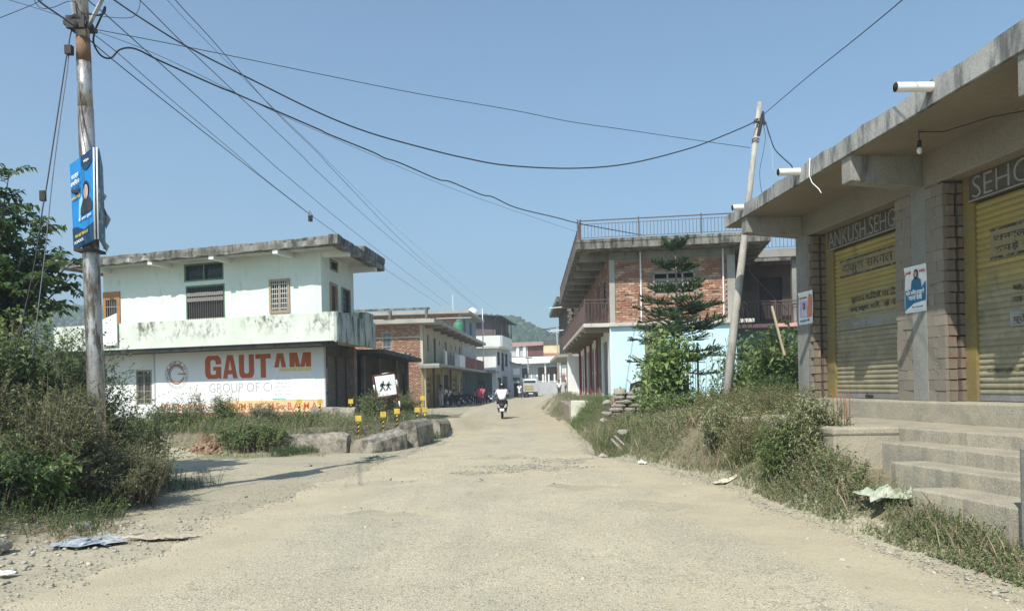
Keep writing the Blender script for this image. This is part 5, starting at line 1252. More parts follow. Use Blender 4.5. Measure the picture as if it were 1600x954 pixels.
# school sign
sg = thing('school_sign', W(602, 650, 24.2), 'tilted white warning sign with two running school children in a tubular frame', 'sign')
SGY = 24.2
def sp(px, py, dy=0): return W(px, py, SGY+dy)
c4 = [sp(585, 588), sp(616, 584), sp(620, 615), sp(590.5, 620)]
vs = [tuple(p) for p in c4]+[tuple(p+Vector((0, .02, 0))) for p in c4]
MB().add(vs, [(3, 2, 1, 0), (4, 5, 6, 7), (0, 1, 5, 4), (1, 2, 6, 5), (2, 3, 7, 6), (3, 0, 4, 7)]).build('board', WHT, sg)
MB().tube([sp(582, 587), sp(617.5, 581.5)], .02, 6).tube([sp(589, 622), sp(622, 616.5)], .02, 6).tube([sp(582.5, 587, .05), sp(590.5, 655, .05)], .022, 6).tube([sp(617, 582, .05), sp(626, 652, .05)], .022, 6).build('frame', MAROON, sg, True)
for a, b in (((584, 601), (586, 611)), ((619, 593), (621, 603)), ((588.5, 632), (590.5, 641)), ((623.5, 626), (625, 636)), ((597, 584.4), (607, 582.8)), ((601, 620.7), (610, 618.9))):
    MB().tube([sp(a[0], a[1], .045), sp(b[0], b[1], .045)], .028, 6).build('reflective_band', WHT, sg, True)
def runner(cx, cy, s_, nm):
    mb = MB(); P = lambda x, y: sp(cx+x*s_+0, cy+y*s_-.16*x*s_, -.012)
    mb.ell(P(.6, -8.2), (.026*s_, .006, .028*s_), 10, 6)
    mb.tube([P(.2, -6.3), P(-1.2, -1.0)], .036*s_, 6)
    for seg in ([(-1, -1.2), (-1.6, 2.2), (-4.2, 6)], [(-.8, -1.2), (1.4, 2.4), (3.4, 6)], [(.2, -5.8), (-2.8, -4), (-4.2, -1.8)], [(.4, -5.6), (2.2, -3), (4.6, -3.8)]):
        mb.tube([P(*q) for q in seg], .017*s_, 5)
    mb.tube([P(-1.6, -6), P(-2.6, -3.4)], .034*s_, 5)
    mb.build(nm, BLK, sg)
runner(598, 604, .95, 'child_figure'); runner(607.2, 603.4, .85, 'child_figure')
# dark red post stand below
MB().box(*[q for q in (sp(598, 640).x, sp(606, 640).x)], SGY+.3, SGY+.4, .2, 1.25).build('red_stand', MAROON, sg)

# ================================================================ STONE WALL, JUNK BY THE BLUE HOUSE
sw = thing('stone_wall', W(985, 660, 21.5), 'dry stacked wall of flat field stones at the corner of the blue house', 'wall')
q = np.random.default_rng(3)
for row in range(8):
    z = .42+row*.115; x = 2.75+.03*row+q.uniform(-.1, .1); xe = 4.55-.02*row
    while x < xe:
        L = q.uniform(.26, .5)
        mb = MB(); c = np.array((x+L/2, 21.6+q.uniform(-.05, .05), z+.05)); sd = q.uniform(0, 9)
        mb.ell(tuple(c), (L/2, .2, .062), 9, 6, fn=lambda p: tuple(c+(np.array(p)-c)*(1+.16*np.sin((np.array(p)-c)[[1, 2, 0]]*17+sd))))
        # square the stones off a little
        mb.v = [tuple(c+np.sign(np.array(p)-c)*np.abs((np.array(p)-c)/np.array([L/2, .2, .062]))**.6*np.array([L/2, .2, .062])*.98) for p in mb.v]
        mb.build('stone', STONE, sw); x += L+.015
for i, (x, y, z, s_) in enumerate([(2.6, 21.3, .5, .11), (2.68, 21.4, .72, .12), (3.1, 21.7, 1.35, .15), (3.6, 21.7, 1.36, .14), (2.72, 21.6, 1.0, .12)]):
    mb = MB(); mb.ell((x, y, z), (s_*1.3, s_, s_*.7), 9, 6, fn=lambda p: tuple(np.array(p)+.03*np.sin(np.array(p)[[1, 2, 0]]*13+i))); mb.build('stone', STONE, sw)
MB().box(2.9, 4.5, 21.75, 22.3, .2, 1.2).build('fill', EARTH, sw, bevel=.1)
c = W(997, 612, 21.9)
o = MB().hexa([(c.x-.28, 21.8, 1.22), (c.x+.3, 21.75, 1.30), (c.x+.3, 21.82, 1.30), (c.x-.28, 21.87, 1.22), (c.x-.22, 21.85, 1.55), (c.x+.24, 21.9, 1.70), (c.x+.24, 21.97, 1.70), (c.x-.22, 21.92, 1.55)]).build('black_slab', BLACK); tag(o, 'black plastic panel propped on the stone wall against the blue house', 'panel')
c = W(974, 618, 21.9)
o = MB().hexa([(c.x-.1, 21.8, 1.2), (c.x+.12, 21.75, 1.2), (c.x+.12, 21.85, 1.2), (c.x-.1, 21.9, 1.2), (c.x-.1, 21.85, 1.48), (c.x+.0, 21.8, 1.35), (c.x+.0, 21.9, 1.35), (c.x-.1, 21.95, 1.48)]).build('black_fragment', BLACK); tag(o, 'small black fragment on the left of the stone wall top', 'panel')
mb = MB(); a = W(980, 592, 26.2); b = W(1006, 622, 25.6); mb.tube([a, b], .015, 5); tag(mb.build('iron_rod', RUST), 'thin rod leaning on the blue wall above the stones', 'rod')
mb = MB(); a = W(956, 686, 17.6); b = W(972, 702, 16.8); mb.tube([a, (a+b)/2+Vector((.03, 0, -.04)), b], .03, 6); tag(mb.build('pale_stick', WOODG), 'pale stick fallen across the drain on the right', 'stick')
mb = MB(); a = W(961, 681, 17.9); b = W(976, 695, 17.2); mb.tube([a, b], .025, 6); tag(mb.build('pale_stick', WOODG), 'shorter pale stick behind the other in the drain', 'stick')
for (x, y, z, s_, m_, lab) in ((3.45, 20.4, .52, .2, dirty('ochre stone', (.52, .42, .24), (.42, .34, .2)), 'large ochre stone at the foot of the stone wall'), (2.72, 18.2, .40, .15, STONE, 'grey rubble lump above the right hand drain')):
    mb = MB(); mb.ell((x, y, z), (s_, s_*.8, s_*.7), 11, 8, fn=lambda p: tuple(np.array(p)+.05*np.sin(np.array(p)[[1, 2, 0]]*11))); tag(mb.build('stone', m_), lab, 'stone')
# bamboo stick leaning in the undergrowth
mb = MB(); mb.tube([W(1206, 478, 17.4), W(1226, 555, 17.2)], .03, 6); tag(mb.build('bamboo_stick', dirty('pale bamboo', (.45, .38, .25), (.38, .3, .2))), 'pale bamboo stick leaning among the plants left of the shop', 'stick')
# crumpled sheet on the steps and litter
def crumple(label, cx, cy, z, sx_, sy_, amp, mat, cat, name, seed, n_=14):
    q = np.random.default_rng(seed); mb = MB(); vs = []
    H_ = q.uniform(-1, 1, (n_+1, n_+1)); H_ = (H_+np.roll(H_, 1, 0)+np.roll(H_, 1, 1))/2
    for i in range(n_+1):
        for j in range(n_+1):
            x = cx+(i/n_-.5)*sx_*(1+.35*H_[i, 3])*(1+.2*math.sin(j*.9+seed)); y = cy+(j/n_-.5)*sy_*(1+.25*math.sin(i*.8+seed))
            vs.append((x+.02*H_[j, i], y, max(float(gz(x, y)), z if z else -9)+.03+amp*(H_[i, j]*.9+.7+.6*H_[(i*2) % n_, (j//2)])*(.4+.6*math.sin(math.pi*i/n_)*math.sin(math.pi*j/n_))))
    mb.add(vs, [(i*(n_+1)+j, (i+1)*(n_+1)+j, (i+1)*(n_+1)+j+1, i*(n_+1)+j+1) for i in range(n_) for j in range(n_)])
    return tag(mb.build(name, mat), label, cat)
crumple('crumpled pale green and white plastic sheet lying on the weeds by the shop steps', 3.92, 7.75, .30, .55, .48, .09, dirty('pale sheet', (.42, .43, .35), (.32, .38, .28), 6, (.25, .27, .18), (.5, .6), 7, .6), 'sheet', 'plastic_sheet', 1)
crumple('torn translucent bluish plastic lying flat on the left verge', W(145, 850, 7.8).x, 7.75, 0, .62, .55, .025, dirty('bluish plastic', (.34, .39, .42), (.26, .30, .33), 9, (.3, .27, .2), (.5, .65), 6, .6), 'litter', 'plastic_sheet', 2)
crumple('brownish rag on the left verge right of the bluish plastic', -3.75, 7.9, 0, .5, .18, .03, dirty('tan rag', (.42, .37, .28), (.33, .29, .22), 9), 'litter', 'rag', 3)
crumple('scrap of white paper at the bottom left verge', -4.35, 6.35, 0, .16, .12, .03, PAPER, 'litter', 'paper_scrap', 4, 6)
crumple('white litter scrap on the right verge grass nearest the drain', 2.45, 14.3, 0, .16, .13, .05, PAPER, 'litter', 'paper_scrap', 5, 6)
crumple('pale scrap at the grass edge further down the right verge', 3.15, 11.3, 0, .25, .15, .04, dirty('pale scrap', (.6, .55, .42), (.5, .45, .35), 9), 'litter', 'paper_scrap', 6, 6)
crumple('tuft of green litter on the road shadow at left', -3.05, 16.4, 0, .5, .16, .06, dirty('green grey rag', (.22, .27, .2), (.16, .2, .15), 9), 'litter', 'rag', 7, 8)
# earth cut face in the bank
mb = MB(); q = np.random.default_rng(9); vs = []; nI, nJ = 26, 12
for i in range(nI+1):
    for j in range(nJ+1):
        x = -8.3+1.25*i/nI; t = j/nJ; yy = 18.05+.8*t+.12*math.sin(i*.9)*t; zz = -.03+.50*t**.8*(abs(math.sin(math.pi*i/nI))**.4)
        vs.append((x+q.uniform(-.03, .03), yy-.03-.06*math.sin(math.pi*t)+q.uniform(-.06, .06), zz+q.uniform(-.04, .04)))
mb.add(vs, [(i*(nJ+1)+j, (i+1)*(nJ+1)+j, (i+1)*(nJ+1)+j+1, i*(nJ+1)+j+1) for i in range(nI) for j in range(nJ)])
tag(mb.build('earth_cut', EARTH, smooth=False), 'bare red earth face cut in the weedy bank below the advertisement', kind='structure')
# ================================================================ POLES AND WIRES
ep = thing('electric_pole', (-5.85, 10.6, .2), 'tall weathered steel electric pole with crossbars rising out of the left bushes', 'pole')
pb0 = W(152, 660, 10.6); pt0 = W(124, -95, 10.6)
def polept(t): return pb0.lerp(pt0, t)
def tz(z): return (z-pb0.z)/(pt0.z-pb0.z)
zs = [0, .3, 2.5, 4.0, 5.2]
MB().tube([polept(tz(-.2)), polept(tz(2)), polept(tz(4.3)), polept(tz(5.6))], [.118, .112, .107, .102], 20).build('shaft', STEEL, ep, True)
z1_, z2_ = W(135, 95, 10.6).z, W(135, 62, 10.6).z
MB().tube([polept(tz(5.55)), polept(tz(z1_))], [.098, .094], 20).tube([polept(tz(z2_)), polept(tz(8.1))], [.088, .078], 20).build('upper_shaft', STEEL, ep, True)
MB().tube([polept(tz(z1_-.02)), polept(tz(z2_+.02))], [.096, .090], 20).build('rusty_sleeve', dirty('rusty sleeve', (.24, .14, .07), (.17, .10, .06), 4, (.08, .05, .03), (.5, .7), 5, .7, rough=.7), ep, True)
c = W(127, 40, 10.6)
MB().box(c.x-.17, c.x+.15, 10.45, 10.75, c.z-.05, c.z+.0).tube([(c.x-.18, 10.5, c.z), (c.x, 10.44, c.z+.06), (c.x+.2, 10.5, c.z-.03)], .03, 6).box(c.x-.13, c.x+.13, 10.44, 10.5, c.z-.1, c.z+.07).build('clamp', IRON, ep)
MB().tube([W(118, 30, 10.5), W(108, -25, 10.5)], .03, 6).tube([W(139, 40, 10.5), W(163, -8, 10.4)], .028, 6).tube([W(163, -8, 10.4), W(108, -25, 10.5)], .03, 6).build('bracket', dirty('grey bracket', (.42, .42, .42), (.3, .3, .3), 5, metal=.4), ep)
MB().ell(W(142, 42, 10.45), (.045, .045, .05), 8, 6).ell(W(119, 40, 10.45), (.04, .04, .05), 8, 6).build('insulator', BLACK, ep)
def cable(label, pts, Y0, Y1, r, cat='cable', name='cable', sub=5, mat=CABLE):
    """real cable: image bearings converted once to points on the plan line between its two supports"""
    x0, x1 = pts[0][0], pts[-1][0]
    P = []
    L = [0]
    for a, b in zip(pts, pts[1:]): L.append(L[-1]+math.hypot(b[0]-a[0], b[1]-a[1]))
    for (px, py), l_ in zip(pts, L):
        t = l_/L[-1]; P.append(W(px, py, 1/((1-t)/Y0+t/Y1)))
    # smooth (Catmull-Rom)
    out = []
    for i in range(len(P)-1):
        a, b, c_, d = P[max(i-1, 0)], P[i], P[i+1], P[min(i+2, len(P)-1)]
        for k in range(sub):
            t = k/sub; out.append(.5*((2*b)+(c_-a)*t+(2*a-5*b+4*c_-d)*t*t+(3*b-a-3*c_+d)*t**3))
    out.append(P[-1])
    y = np.array([q.y for q in out]); rr = [r*.75]*len(out)
    o = MB().tube(out, rr, 5).build(name, mat, smooth=True)
    return tag(o, label, cat, 'overhead wires and cables')
cable('thin wire running almost straight from the left pole to the slim right pole', [(143, 45), (294, 74), (500, 116), (650, 146), (800, 172), (890, 190), (983, 203.6), (1080, 218), (1172, 231)], 10.6, 15.4, .008)
cable('thick sagging black cable looping deepest mid sky before the right pole', [(120, -40), (178, 0), (221, 29), (294, 74), (400, 128), (500, 177), (576, 207), (661, 231), (727, 247), (794, 258.6), (895, 263), (983, 255.5), (1077, 232), (1130, 212), (1172, 194), (1184, 186)], 10.6, 15.4, .016)
cable('wavy black cable with a loop at the left pole, ending on the brick house roof', [(128, 19), (152, 24), (163, 20), (164, 11), (160, 22), (154, 35), (148, 50), (146.5, 68), (158, 87), (173, 91), (185.5, 79), (200.6, 75), (218, 79), (251, 95.6), (339, 134.6), (364, 144.6), (402, 161), (432, 173.6), (500, 203), (513, 209.6), (581, 237), (601, 247), (626, 255), (684, 280), (704, 284), (752, 304), (770, 307.7), (807, 324.6), (870, 340), (914, 351), (1008, 368)], 10.6, 26.6, .019)
cable('faint grey wire under the wavy cable to the brick house corner', [(145, 47), (260, 92), (432, 176), (600, 250), (700, 292), (800, 328), (904, 363)], 10.6, 26, .006, mat=flat('grey wire', (.12, .12, .14), .5))
cable('wire passing just right of the pole down to the far roofs, middle of the fan', [(131, -25), (138, 0), (165, 23), (241, 91), (407, 239), (454, 280), (580, 383), (702, 476)], 10.6, 72, .011)
cable('dark wire leaving the top edge right of the pole toward the far roofs', [(118, -98), (218, 0), (291, 73), (335, 114), (467, 239), (509, 280), (620, 380), (740, 477)], 10.6, 78, .011)
cable('steepest thick wire of the fan leaving the top edge', [(120, -180), (273.6, 0), (329, 60), (429.6, 173.6), (497, 239), (534.6, 280), (650, 397), (747, 481)], 10.6, 78, .011)
cable('thin pale twin beside the steepest wire of the fan', [(120, -165), (261, 0), (330, 72), (430, 172), (500, 239), (541, 280), (640, 375), (727, 448), (777, 486)], 10.6, 86, .006)
cable('lowest wire of the left pair, carrying the black clamp above the white house', [(139, 62), (175.5, 93), (248, 151), (360, 239), (412.6, 280), (483, 334), (537, 373), (591, 413), (689, 477)], 10.6, 60, .011)
cable('upper wire of the left pair meeting its twin above the white house', [(141, 50), (185, 84), (270, 158), (367, 239), (414, 280), (483, 333.5)], 10.6, 24.7, .008)
cable('wire rising from the slim right pole out of the top edge', [(1192, 180), (1260, 122), (1340, 58), (1410, 0), (1490, -70)], 15.4, 7.0, .009)
cable('thick slack cable dropping from the slim pole to the shop roof edge', [(1196, 190), (1202, 210), (1210, 232), (1225, 248), (1236, 258), (1240, 268)], 15.4, 12.2, .014)
cable('thin service wire hanging from the slim pole behind the shop roof', [(1193, 196), (1196, 215), (1192, 240), (1187, 270), (1190, 301)], 15.4, 14.9, .007)
cable('fine white service wire hanging from the slim pole to the second drain pipe', [(1198, 200), (1206, 235), (1208, 262), (1216, 272)], 15.4, 12.4, .005, mat=flat('pale wire', (.4, .42, .44), .5))
cable('thin wire crossing the top left corner to the pole clamp', [(-10, 32), (50, 8), (90, -12)], 8, 9, .005)
cable('black service wire from upper left into the pole clamp', [(54, -6), (66, 6), (95, 26), (120, 44)], 7.5, 10.5, .014)
cable('fine grey wire from the left edge to the pole clamp', [(0, -4), (60, 14), (120, 34)], 7, 10.5, .004)
cable('slack black loop left of the pole top', [(50, -6), (62, 12), (82, 12), (105, 3), (118, 4), (127, 20), (150, 24), (180, 28), (207, 27), (217, 14), (219, 0)], 9.5, 10.4, .006)
cable('left stay wire with tangled dry vine', [(118, 30), (110, 55), (107, 75), (103, 95), (90, 180), (80, 245), (73, 290), (66, 330), (56, 400), (40, 480), (22, 560)], 10.6, 9.0, .011)
cable('right stay wire from pole clamp down into the left tree', [(108, 80), (104, 118), (95, 180), (82, 280), (72, 380), (60, 480), (50, 560)], 10.5, 9.2, .009, mat=flat('grey wire', (.12, .12, .14), .5))
cable('brown telephone wire hanging behind the slim pole across the rear wing', [(1166, 376), (1170, 420), (1190, 445), (1215, 470), (1232, 485)], 15.9, 26, .014)
# stay insulator, clamp on the low wire
o = MB().box(-.05, .05, -.04, .04, -.07, .06); c = W(108, 78, 10.45); o.v = [(p[0]+c.x, p[1]+c.y, p[2]+c.z) for p in o.v]
tag(o.build('stay_insulator', IRON, bevel=.01), 'small dark stay insulator on the stay wires left of the pole', 'insulator')
c = W(67, 306, 9.9); o = MB().box(c.x-.035, c.x+.035, c.y-.03, c.y+.03, c.z-.07, c.z+.07)
tag(o.build('stay_insulator', IRON, bevel=.01), 'lower dark insulator on the stay wire in front of the tree', 'insulator')
c = W(485, 341, 24.5); o = MB().box(c.x-.06, c.x+.06, c.y-.06, c.y+.06, c.z-.10, c.z+.08).tube([(c.x-.06, c.y, c.z+.06), (c.x-.02, c.y, c.z+.25), (c.x+.08, c.y, c.z+.06)], .015, 5)
tag(o.build('wire_clamp', BLACK, bevel=.02), 'black clamp hanging on the low wire above the white house roof', 'clamp')
# vine on stay
# slim right pole
rp_ = thing('electric_pole', (4.37, 15.5, .7), 'slim leaning pale concrete pole behind the shop roof', 'pole')
MB().tube([W(1130, 672, 15.5), W(1148, 500, 15.5), W(1160, 400, 15.5), W(1171, 300, 15.5), W(1187, 160, 15.5)], [.098, .086, .075, .06, .045], 14).build('shaft', PAINTPOLE, rp_, True)
MB().tube([W(1192, 178, 15.35), W(1185, 212, 15.38)], .035, 6).tube([W(1192, 174, 15.3), W(1194, 196, 15.3)], .022, 6).tube([W(1181, 191, 15.42), W(1196, 193, 15.3)], .018, 6).build('bracket', IRON, rp_)
mb = MB()
for z_ in (188, 192, 218, 222): 
    a = W(1184-(z_-188)*.11, z_, 15.5); n_ = 12; mb.tube([(a.x+.072*math.cos(2*math.pi*i/n_), a.y+.072*math.sin(2*math.pi*i/n_), a.z+.01*math.sin(i)) for i in range(n_+1)], .008, 4)
mb.build('wire_wrap', BLACK, rp_)
mb = MB()
for k in range(9):
    a = W(1160+R_.uniform(-3, 5), 478+R_.uniform(-8, 5), 15.3); pts = [a]
    for j in range(5): a = a+Vector((R_.uniform(-.06, .06), R_.uniform(-.05, .03), -R_.uniform(.05, .13))); pts.append(a)
    mb.tube(pts, .007, 4)
mb.build('hanging_wire_coil', CABLE, rp_)
# advertising boards on the left pole
adb = thing('pole_sign', W(140, 390, 10.4), 'pair of blue advertising boards mounted in a V on the tall left pole', 'sign')
YA = 10.32
PTt, PTb = W(148.5, 231, YA-.12), W(150.5, 374, YA-.12)     # front edge
LTt, LTb = W(111, 258, YA+.27), W(118, 391, YA+.27)
RTt, RTb = W(158.5, 262, YA+.45), W(163, 389, YA+.45)
def panel(a, b, c_, d, th=.02):
    nrm = (b-a).cross(d-a).normalized()*th
    v = [a, b, c_, d, a+nrm, b+nrm, c_+nrm, d+nrm]
    return MB().add([tuple(p) for p in v], [(3, 2, 1, 0), (4, 5, 6, 7), (0, 1, 5, 4), (1, 2, 6, 5), (2, 3, 7, 6), (3, 0, 4, 7)])
class PF:   # frame on an oblique panel: s along, t up (0..1)
    def __init__(s, bl, br, tl, tr, off): s.a = (bl, br, tl, tr); s.off = off
    def __call__(s, u, v):
        bl, br, tl, tr_ = s.a; p = bl.lerp(br, u).lerp(tl.lerp(tr_, u), v); return p+s.off
BLUE = flat('sign blue', (.015, .20, .50), .45, var=.08); NAVY = flat('sign navy', (.01, .045, .10), .5)
lp = panel(LTb, PTb, PTt, LTt).build('left_board', BLUE, adb)
nrm = (PTb-LTb).cross(LTt-LTb).normalized()
if nrm.y > 0: nrm = -nrm
def shape(frame, pts, mat, nm, par, lift):
    P = [frame(*q)+nrm*(lift+.020) for q in pts]; Pb = [p-nrm*.001 for p in P]; n_ = len(P)
    MB().add([tuple(p) for p in P+Pb], [tuple(range(n_)), tuple(reversed(range(n_, 2*n_)))]+[(i, n_+i, n_+(i+1) % n_, (i+1) % n_) for i in range(n_)]).build(nm, mat, par)
pf = PF(LTb, PTb, LTt, PTt, nrm*.004)
EL = lambda cx, cy, rx, ry, k=16: [(cx+rx*math.cos(2*math.pi*i/k), cy+ry*math.sin(2*math.pi*i/k)) for i in range(k)]
shape(pf, [(0, 0), (1, 0), (1, .20), (.55, .17), (.16, .25), (0, .25)], NAVY, 'navy_band', lp, .002)
shape(pf, [(.5, 1), (.5, .9), (.56, .84), (.68, .81), (.82, .83), (1, .88), (1, 1)], NAVY, 'navy_disc', lp, .002)
shape(pf, [(.30, .30), (.36, .52), (.46, .58), (.52, .52), (.52, .36)], flat('pale blue', (.25, .5, .7), .5), 'pale_flash', lp, .001)
shape(pf, [(.40, .34), (.92, .34), (.93, .42), (.80, .50), (.52, .50), (.42, .42)], flat('dark suit', (.03, .035, .045), .6), 'suit', lp, .003)
shape(pf, EL(.66, .59, .125, .105), HAIR, 'hair', lp, .004); shape(pf, EL(.67, .573, .095, .08), flat('printed face', (.5, .36, .28), .7), 'face', lp, .006)
# lettering on the oblique board
xd = (PTb-LTb).normalized(); zd = Vector((0, 0, 1)); zd = (zd-xd*zd.dot(xd)).normalized(); yd = -xd.cross(zd)
def PM(u, v, lift=.031):
    o_ = pf(u, v)+nrm*lift; m = Matrix.Identity(4)
    for i, c_ in enumerate((xd, zd, xd.cross(zd))):
        for j in range(3): m[j][i] = c_[j]
    m.translation = o_; return m
bwid = (PTb-LTb).length
for (u, v, body, s_, w_, m_) in ((.10, .80, 'सदस्य', .085, .34, WHT), (.05, .72, 'अभियान', .085, .42, WHT), (.05, .65, 'से जुड़ें', .07, .40, NAVY), (.05, .56, 'आवेदन करें', .055, .42, YEL), (.34, .285, 'डॉ. अजय कुमार', .04, .58, WHT), (.15, .115, '98160 98160', .06, .60, YEL), (.1, .05, 'SCHOOL', .055, .45, WHT), (.62, .90, 'Vidya', .05, .25, WHT)):
    text('lettering', body, PM(u, v), s_, m_, lp, .001, .001, width=w_*bwid)
MB().tube([PTb+Vector((-.012, -.012, 0)), PTt+Vector((-.012, -.012, 0))], .011, 6).tube([PTb+Vector((.03, -.01, 0)), PTt+Vector((.03, -.01, 0))], .011, 6).build('edge_trim', WHT, adb, True)
rpn = panel(PTb+Vector((.03, .01, 0)), RTb, RTt, PTt+Vector((.03, .01, 0))).build('right_board', dirty('worn blue board', (.05, .14, .24), (.10, .20, .30), 6, (.42, .45, .48), (.52, .6), 7, .9), adb)
MB().tube([RTb, RTt], .012, 6).build('right_trim', GREYW, rpn)
mb = MB(); q = np.random.default_rng(2)
for (px, py, s_) in ((160, 296, .7), (162, 322, 1.5), (163, 372, .9)):
    a = W(px, py, YA+.46)
    mb.add([tuple(a), tuple(a+Vector((.05*s_, .05, -.12*s_))), tuple(a+Vector((.02, .02, -.22*s_))), tuple(a+Vector((-.02, 0, -.14*s_))), tuple(a+Vector((.035*s_, -.02, -.07*s_)))], [(0, 4, 3), (4, 1, 2), (4, 2, 3)])
mb.build('torn_flap', dirty('torn backing', (.35, .36, .38), (.2, .21, .23), 8), rpn)
MB().box(polept(tz(4.4)).x-.14, polept(tz(4.4)).x+.14, 10.42, 10.74, 4.36, 4.40).build('mounting_clamp', IRON, adb)
MB().box(polept(tz(3.6)).x-.14, polept(tz(3.6)).x+.14, 10.42, 10.74, 3.55, 3.59).build('mounting_clamp', IRON, adb)

# ================================================================ PEOPLE
def skinmesh(name, V, E, R, mat, parent, sub=2):
    me = bpy.data.meshes.new(name); me.from_pydata([tuple(v) for v in V], E, [])
    o = bpy.data.objects.new(name, me); COL.objects.link(o)
    m = o.modifiers.new('skin', 'SKIN'); m.use_smooth_shade = True
    sv = me.skin_vertices[0].data
    for i, r in enumerate(R):
        sv[i].radius = (r, r) if not hasattr(r, '__len__') else r
    sv[0].use_root = True
    s_ = o.modifiers.new('sub', 'SUBSURF'); s_.levels = sub; s_.render_levels = sub
    dg = bpy.context.evaluated_depsgraph_get(); dg.update()
    ev_ = o.evaluated_get(dg); nm_ = bpy.data.meshes.new_from_object(ev_)
    bpy.data.objects.remove(o); bpy.data.meshes.remove(me)
    nm_.name = name; nm_.materials.clear(); nm_.materials.append(mat)
    nm_.polygons.foreach_set('use_smooth', [True]*len(nm_.polygons))
    return nm_
def person(loc, yaw, h, label, top, bottom, pose='stand', hair=HAIR, skirt=None, long_top=False, extra=None, group=None):
    """figure in local axes: +y is forward, x right"""
    t = thing('person', loc, label, 'person', group)
    k = h/1.70
    A = {}
    if pose == 'ride':
        A.update(pel=(0, 0, .80), chest=(0, .10, 1.12), neck=(0, .13, 1.33), head=(0, .17, 1.47),
                 shL=(-.19, .12, 1.27), elL=(-.29, .30, 1.06), haL=(-.30, .55, 1.02), kn=(.20, .48, .76), an=(.17, .42, .36), ft=(.17, .56, .31), hip=(.11, .04, .80))
    else:
        A.update(pel=(0, 0, .92), chest=(0, .0, 1.20), neck=(0, 0, 1.43), head=(0, .015, 1.60),
                 shL=(-.185, 0, 1.37), elL=(-.25, -.02, 1.10), haL=(-.24, .08, .86), kn=(.10, .02, .50), an=(.10, 0, .09), ft=(.11, .13, .035), hip=(.095, 0, .90))
        if pose == 'walk': A.update(walk=1)
    def q(p): return Vector(p)*k
    mir = lambda p: (-p[0], p[1], p[2])
    st = .16 if pose == 'walk' else 0
    knR, anR, ftR = [(a[0], a[1]+st*f, a[2]) for a, f in ((A['kn'], .6), (A['an'], 1), (A['ft'], 1))]
    knL, anL, ftL = [mir((a[0], a[1]-st*f, a[2]+.03*(f == 1)*(st > 0))) for a, f in ((A['kn'], .3), (A['an'], 1), (A['ft'], 1))]
    hd = Vector(A['head'])
    V = [A['pel'], A['chest'], A['neck'], tuple(hd+Vector((0, .0, -.045))), tuple(hd+Vector((0, .01, .05))),
         mir(A['shL']), mir(A['elL']), mir(A['haL']), A['shL'], A['elL'], A['haL'],
         A['hip'], knR, anR, ftR, mir(A['hip']), knL, anL, ftL]
    hr, hl = Vector(mir(A['haL'])), Vector(A['haL'])
    fd = Vector((0, .02, -.09)) if pose != 'ride' else Vector((.0, .07, -.03))
    V += [tuple(hr+fd), tuple(hl+fd)]
    E = [(0, 1), (1, 2), (2, 3), (3, 4), (1, 5), (5, 6), (6, 7), (1, 8), (8, 9), (9, 10), (0, 11), (11, 12), (12, 13), (13, 14), (0, 15), (15, 16), (16, 17), (17, 18), (7, 19), (10, 20)]
    Rr = [.12, .13, .052, .082, .088, .058, .042, .026, .058, .042, .026, .085, .055, .037, .03, .085, .055, .037, .03, .022, .022]
    rot = Matrix.Rotation(yaw, 4, 'Z')
    Mx = Matrix.Translation(Vector(loc)) @ rot
    link('body', skinmesh('body', [q(v) for v in V], E, [r*k for r in Rr], SKINM, None), t, Mx)
    # face: nose and ears, fingers
    mb = MB(); c_ = hd*k
    mb.ell((c_.x, c_.y+.105*k, c_.z), (.012*k, .018*k, .02*k), 6, 4)
    for s_ in (-1, 1): mb.ell((c_.x+s_*.088*k, c_.y, c_.z), (.01*k, .02*k, .03*k), 6, 4)
    for hh in (hr, hl):
        for f in range(5):
            b0 = (hh+fd*.9)*k; off = Vector(((f-2)*.016, 0, 0))*k
            if f == 4: mb.tube([(hh+fd*.4)*k, (hh+fd*.4+Vector((0, .045, -.02)))*k], .009*k, 5)
            else: mb.tube([b0+off, b0+off+fd.normalized()*(.05+.008*(f % 3))*k, b0+off+fd.normalized()*.07*k+Vector((0, .012, -.008))], .008*k, 5)
    link('face_and_fingers', mb.mesh('face_and_fingers', SKINM, (0, 0, 0), True), t, Mx)
    if hair:
        mb = MB(); mb.ell((c_.x, c_.y-.022*k, c_.z+.028*k), (.098*k, .098*k, .108*k), 12, 8)
        if skirt: mb.tube([c_+Vector((0, -.08, 0))*k, c_+Vector((0, -.10, -.3))*k], [.05*k, .02*k], 8)
        link('hair', mb.mesh('hair', hair, (0, 0, 0), True), t, Mx)
    # shirt
    hem = .78 if not long_top else .52
    if pose == 'ride': hemp = (0, -.02, .80)
    else: hemp = (0, 0, hem)
    Vs = [hemp, A['pel'] if pose != 'ride' else (0, .02, .92), A['chest'], tuple(Vector(A['neck'])-Vector((0, 0, .05))), mir(A['shL']), tuple(Vector(mir(A['shL'])).lerp(Vector(mir(A['elL'])), .8)), A['shL'], tuple(Vector(A['shL']).lerp(Vector(A['elL']), .8))]
    Rs = [.155 if not long_top else .19, .150, .160, .075, .078, .066, .078, .066]
    if pose == 'ride': Rs = [.165, .165, .18, .08, .085, .08, .085, .08]
    link('shirt', skinmesh('shirt', [q(v) for v in Vs], [(0, 1), (1, 2), (2, 3), (2, 4), (4, 5), (2, 6), (6, 7)], [r*k for r in Rs], top, None), t, Mx)
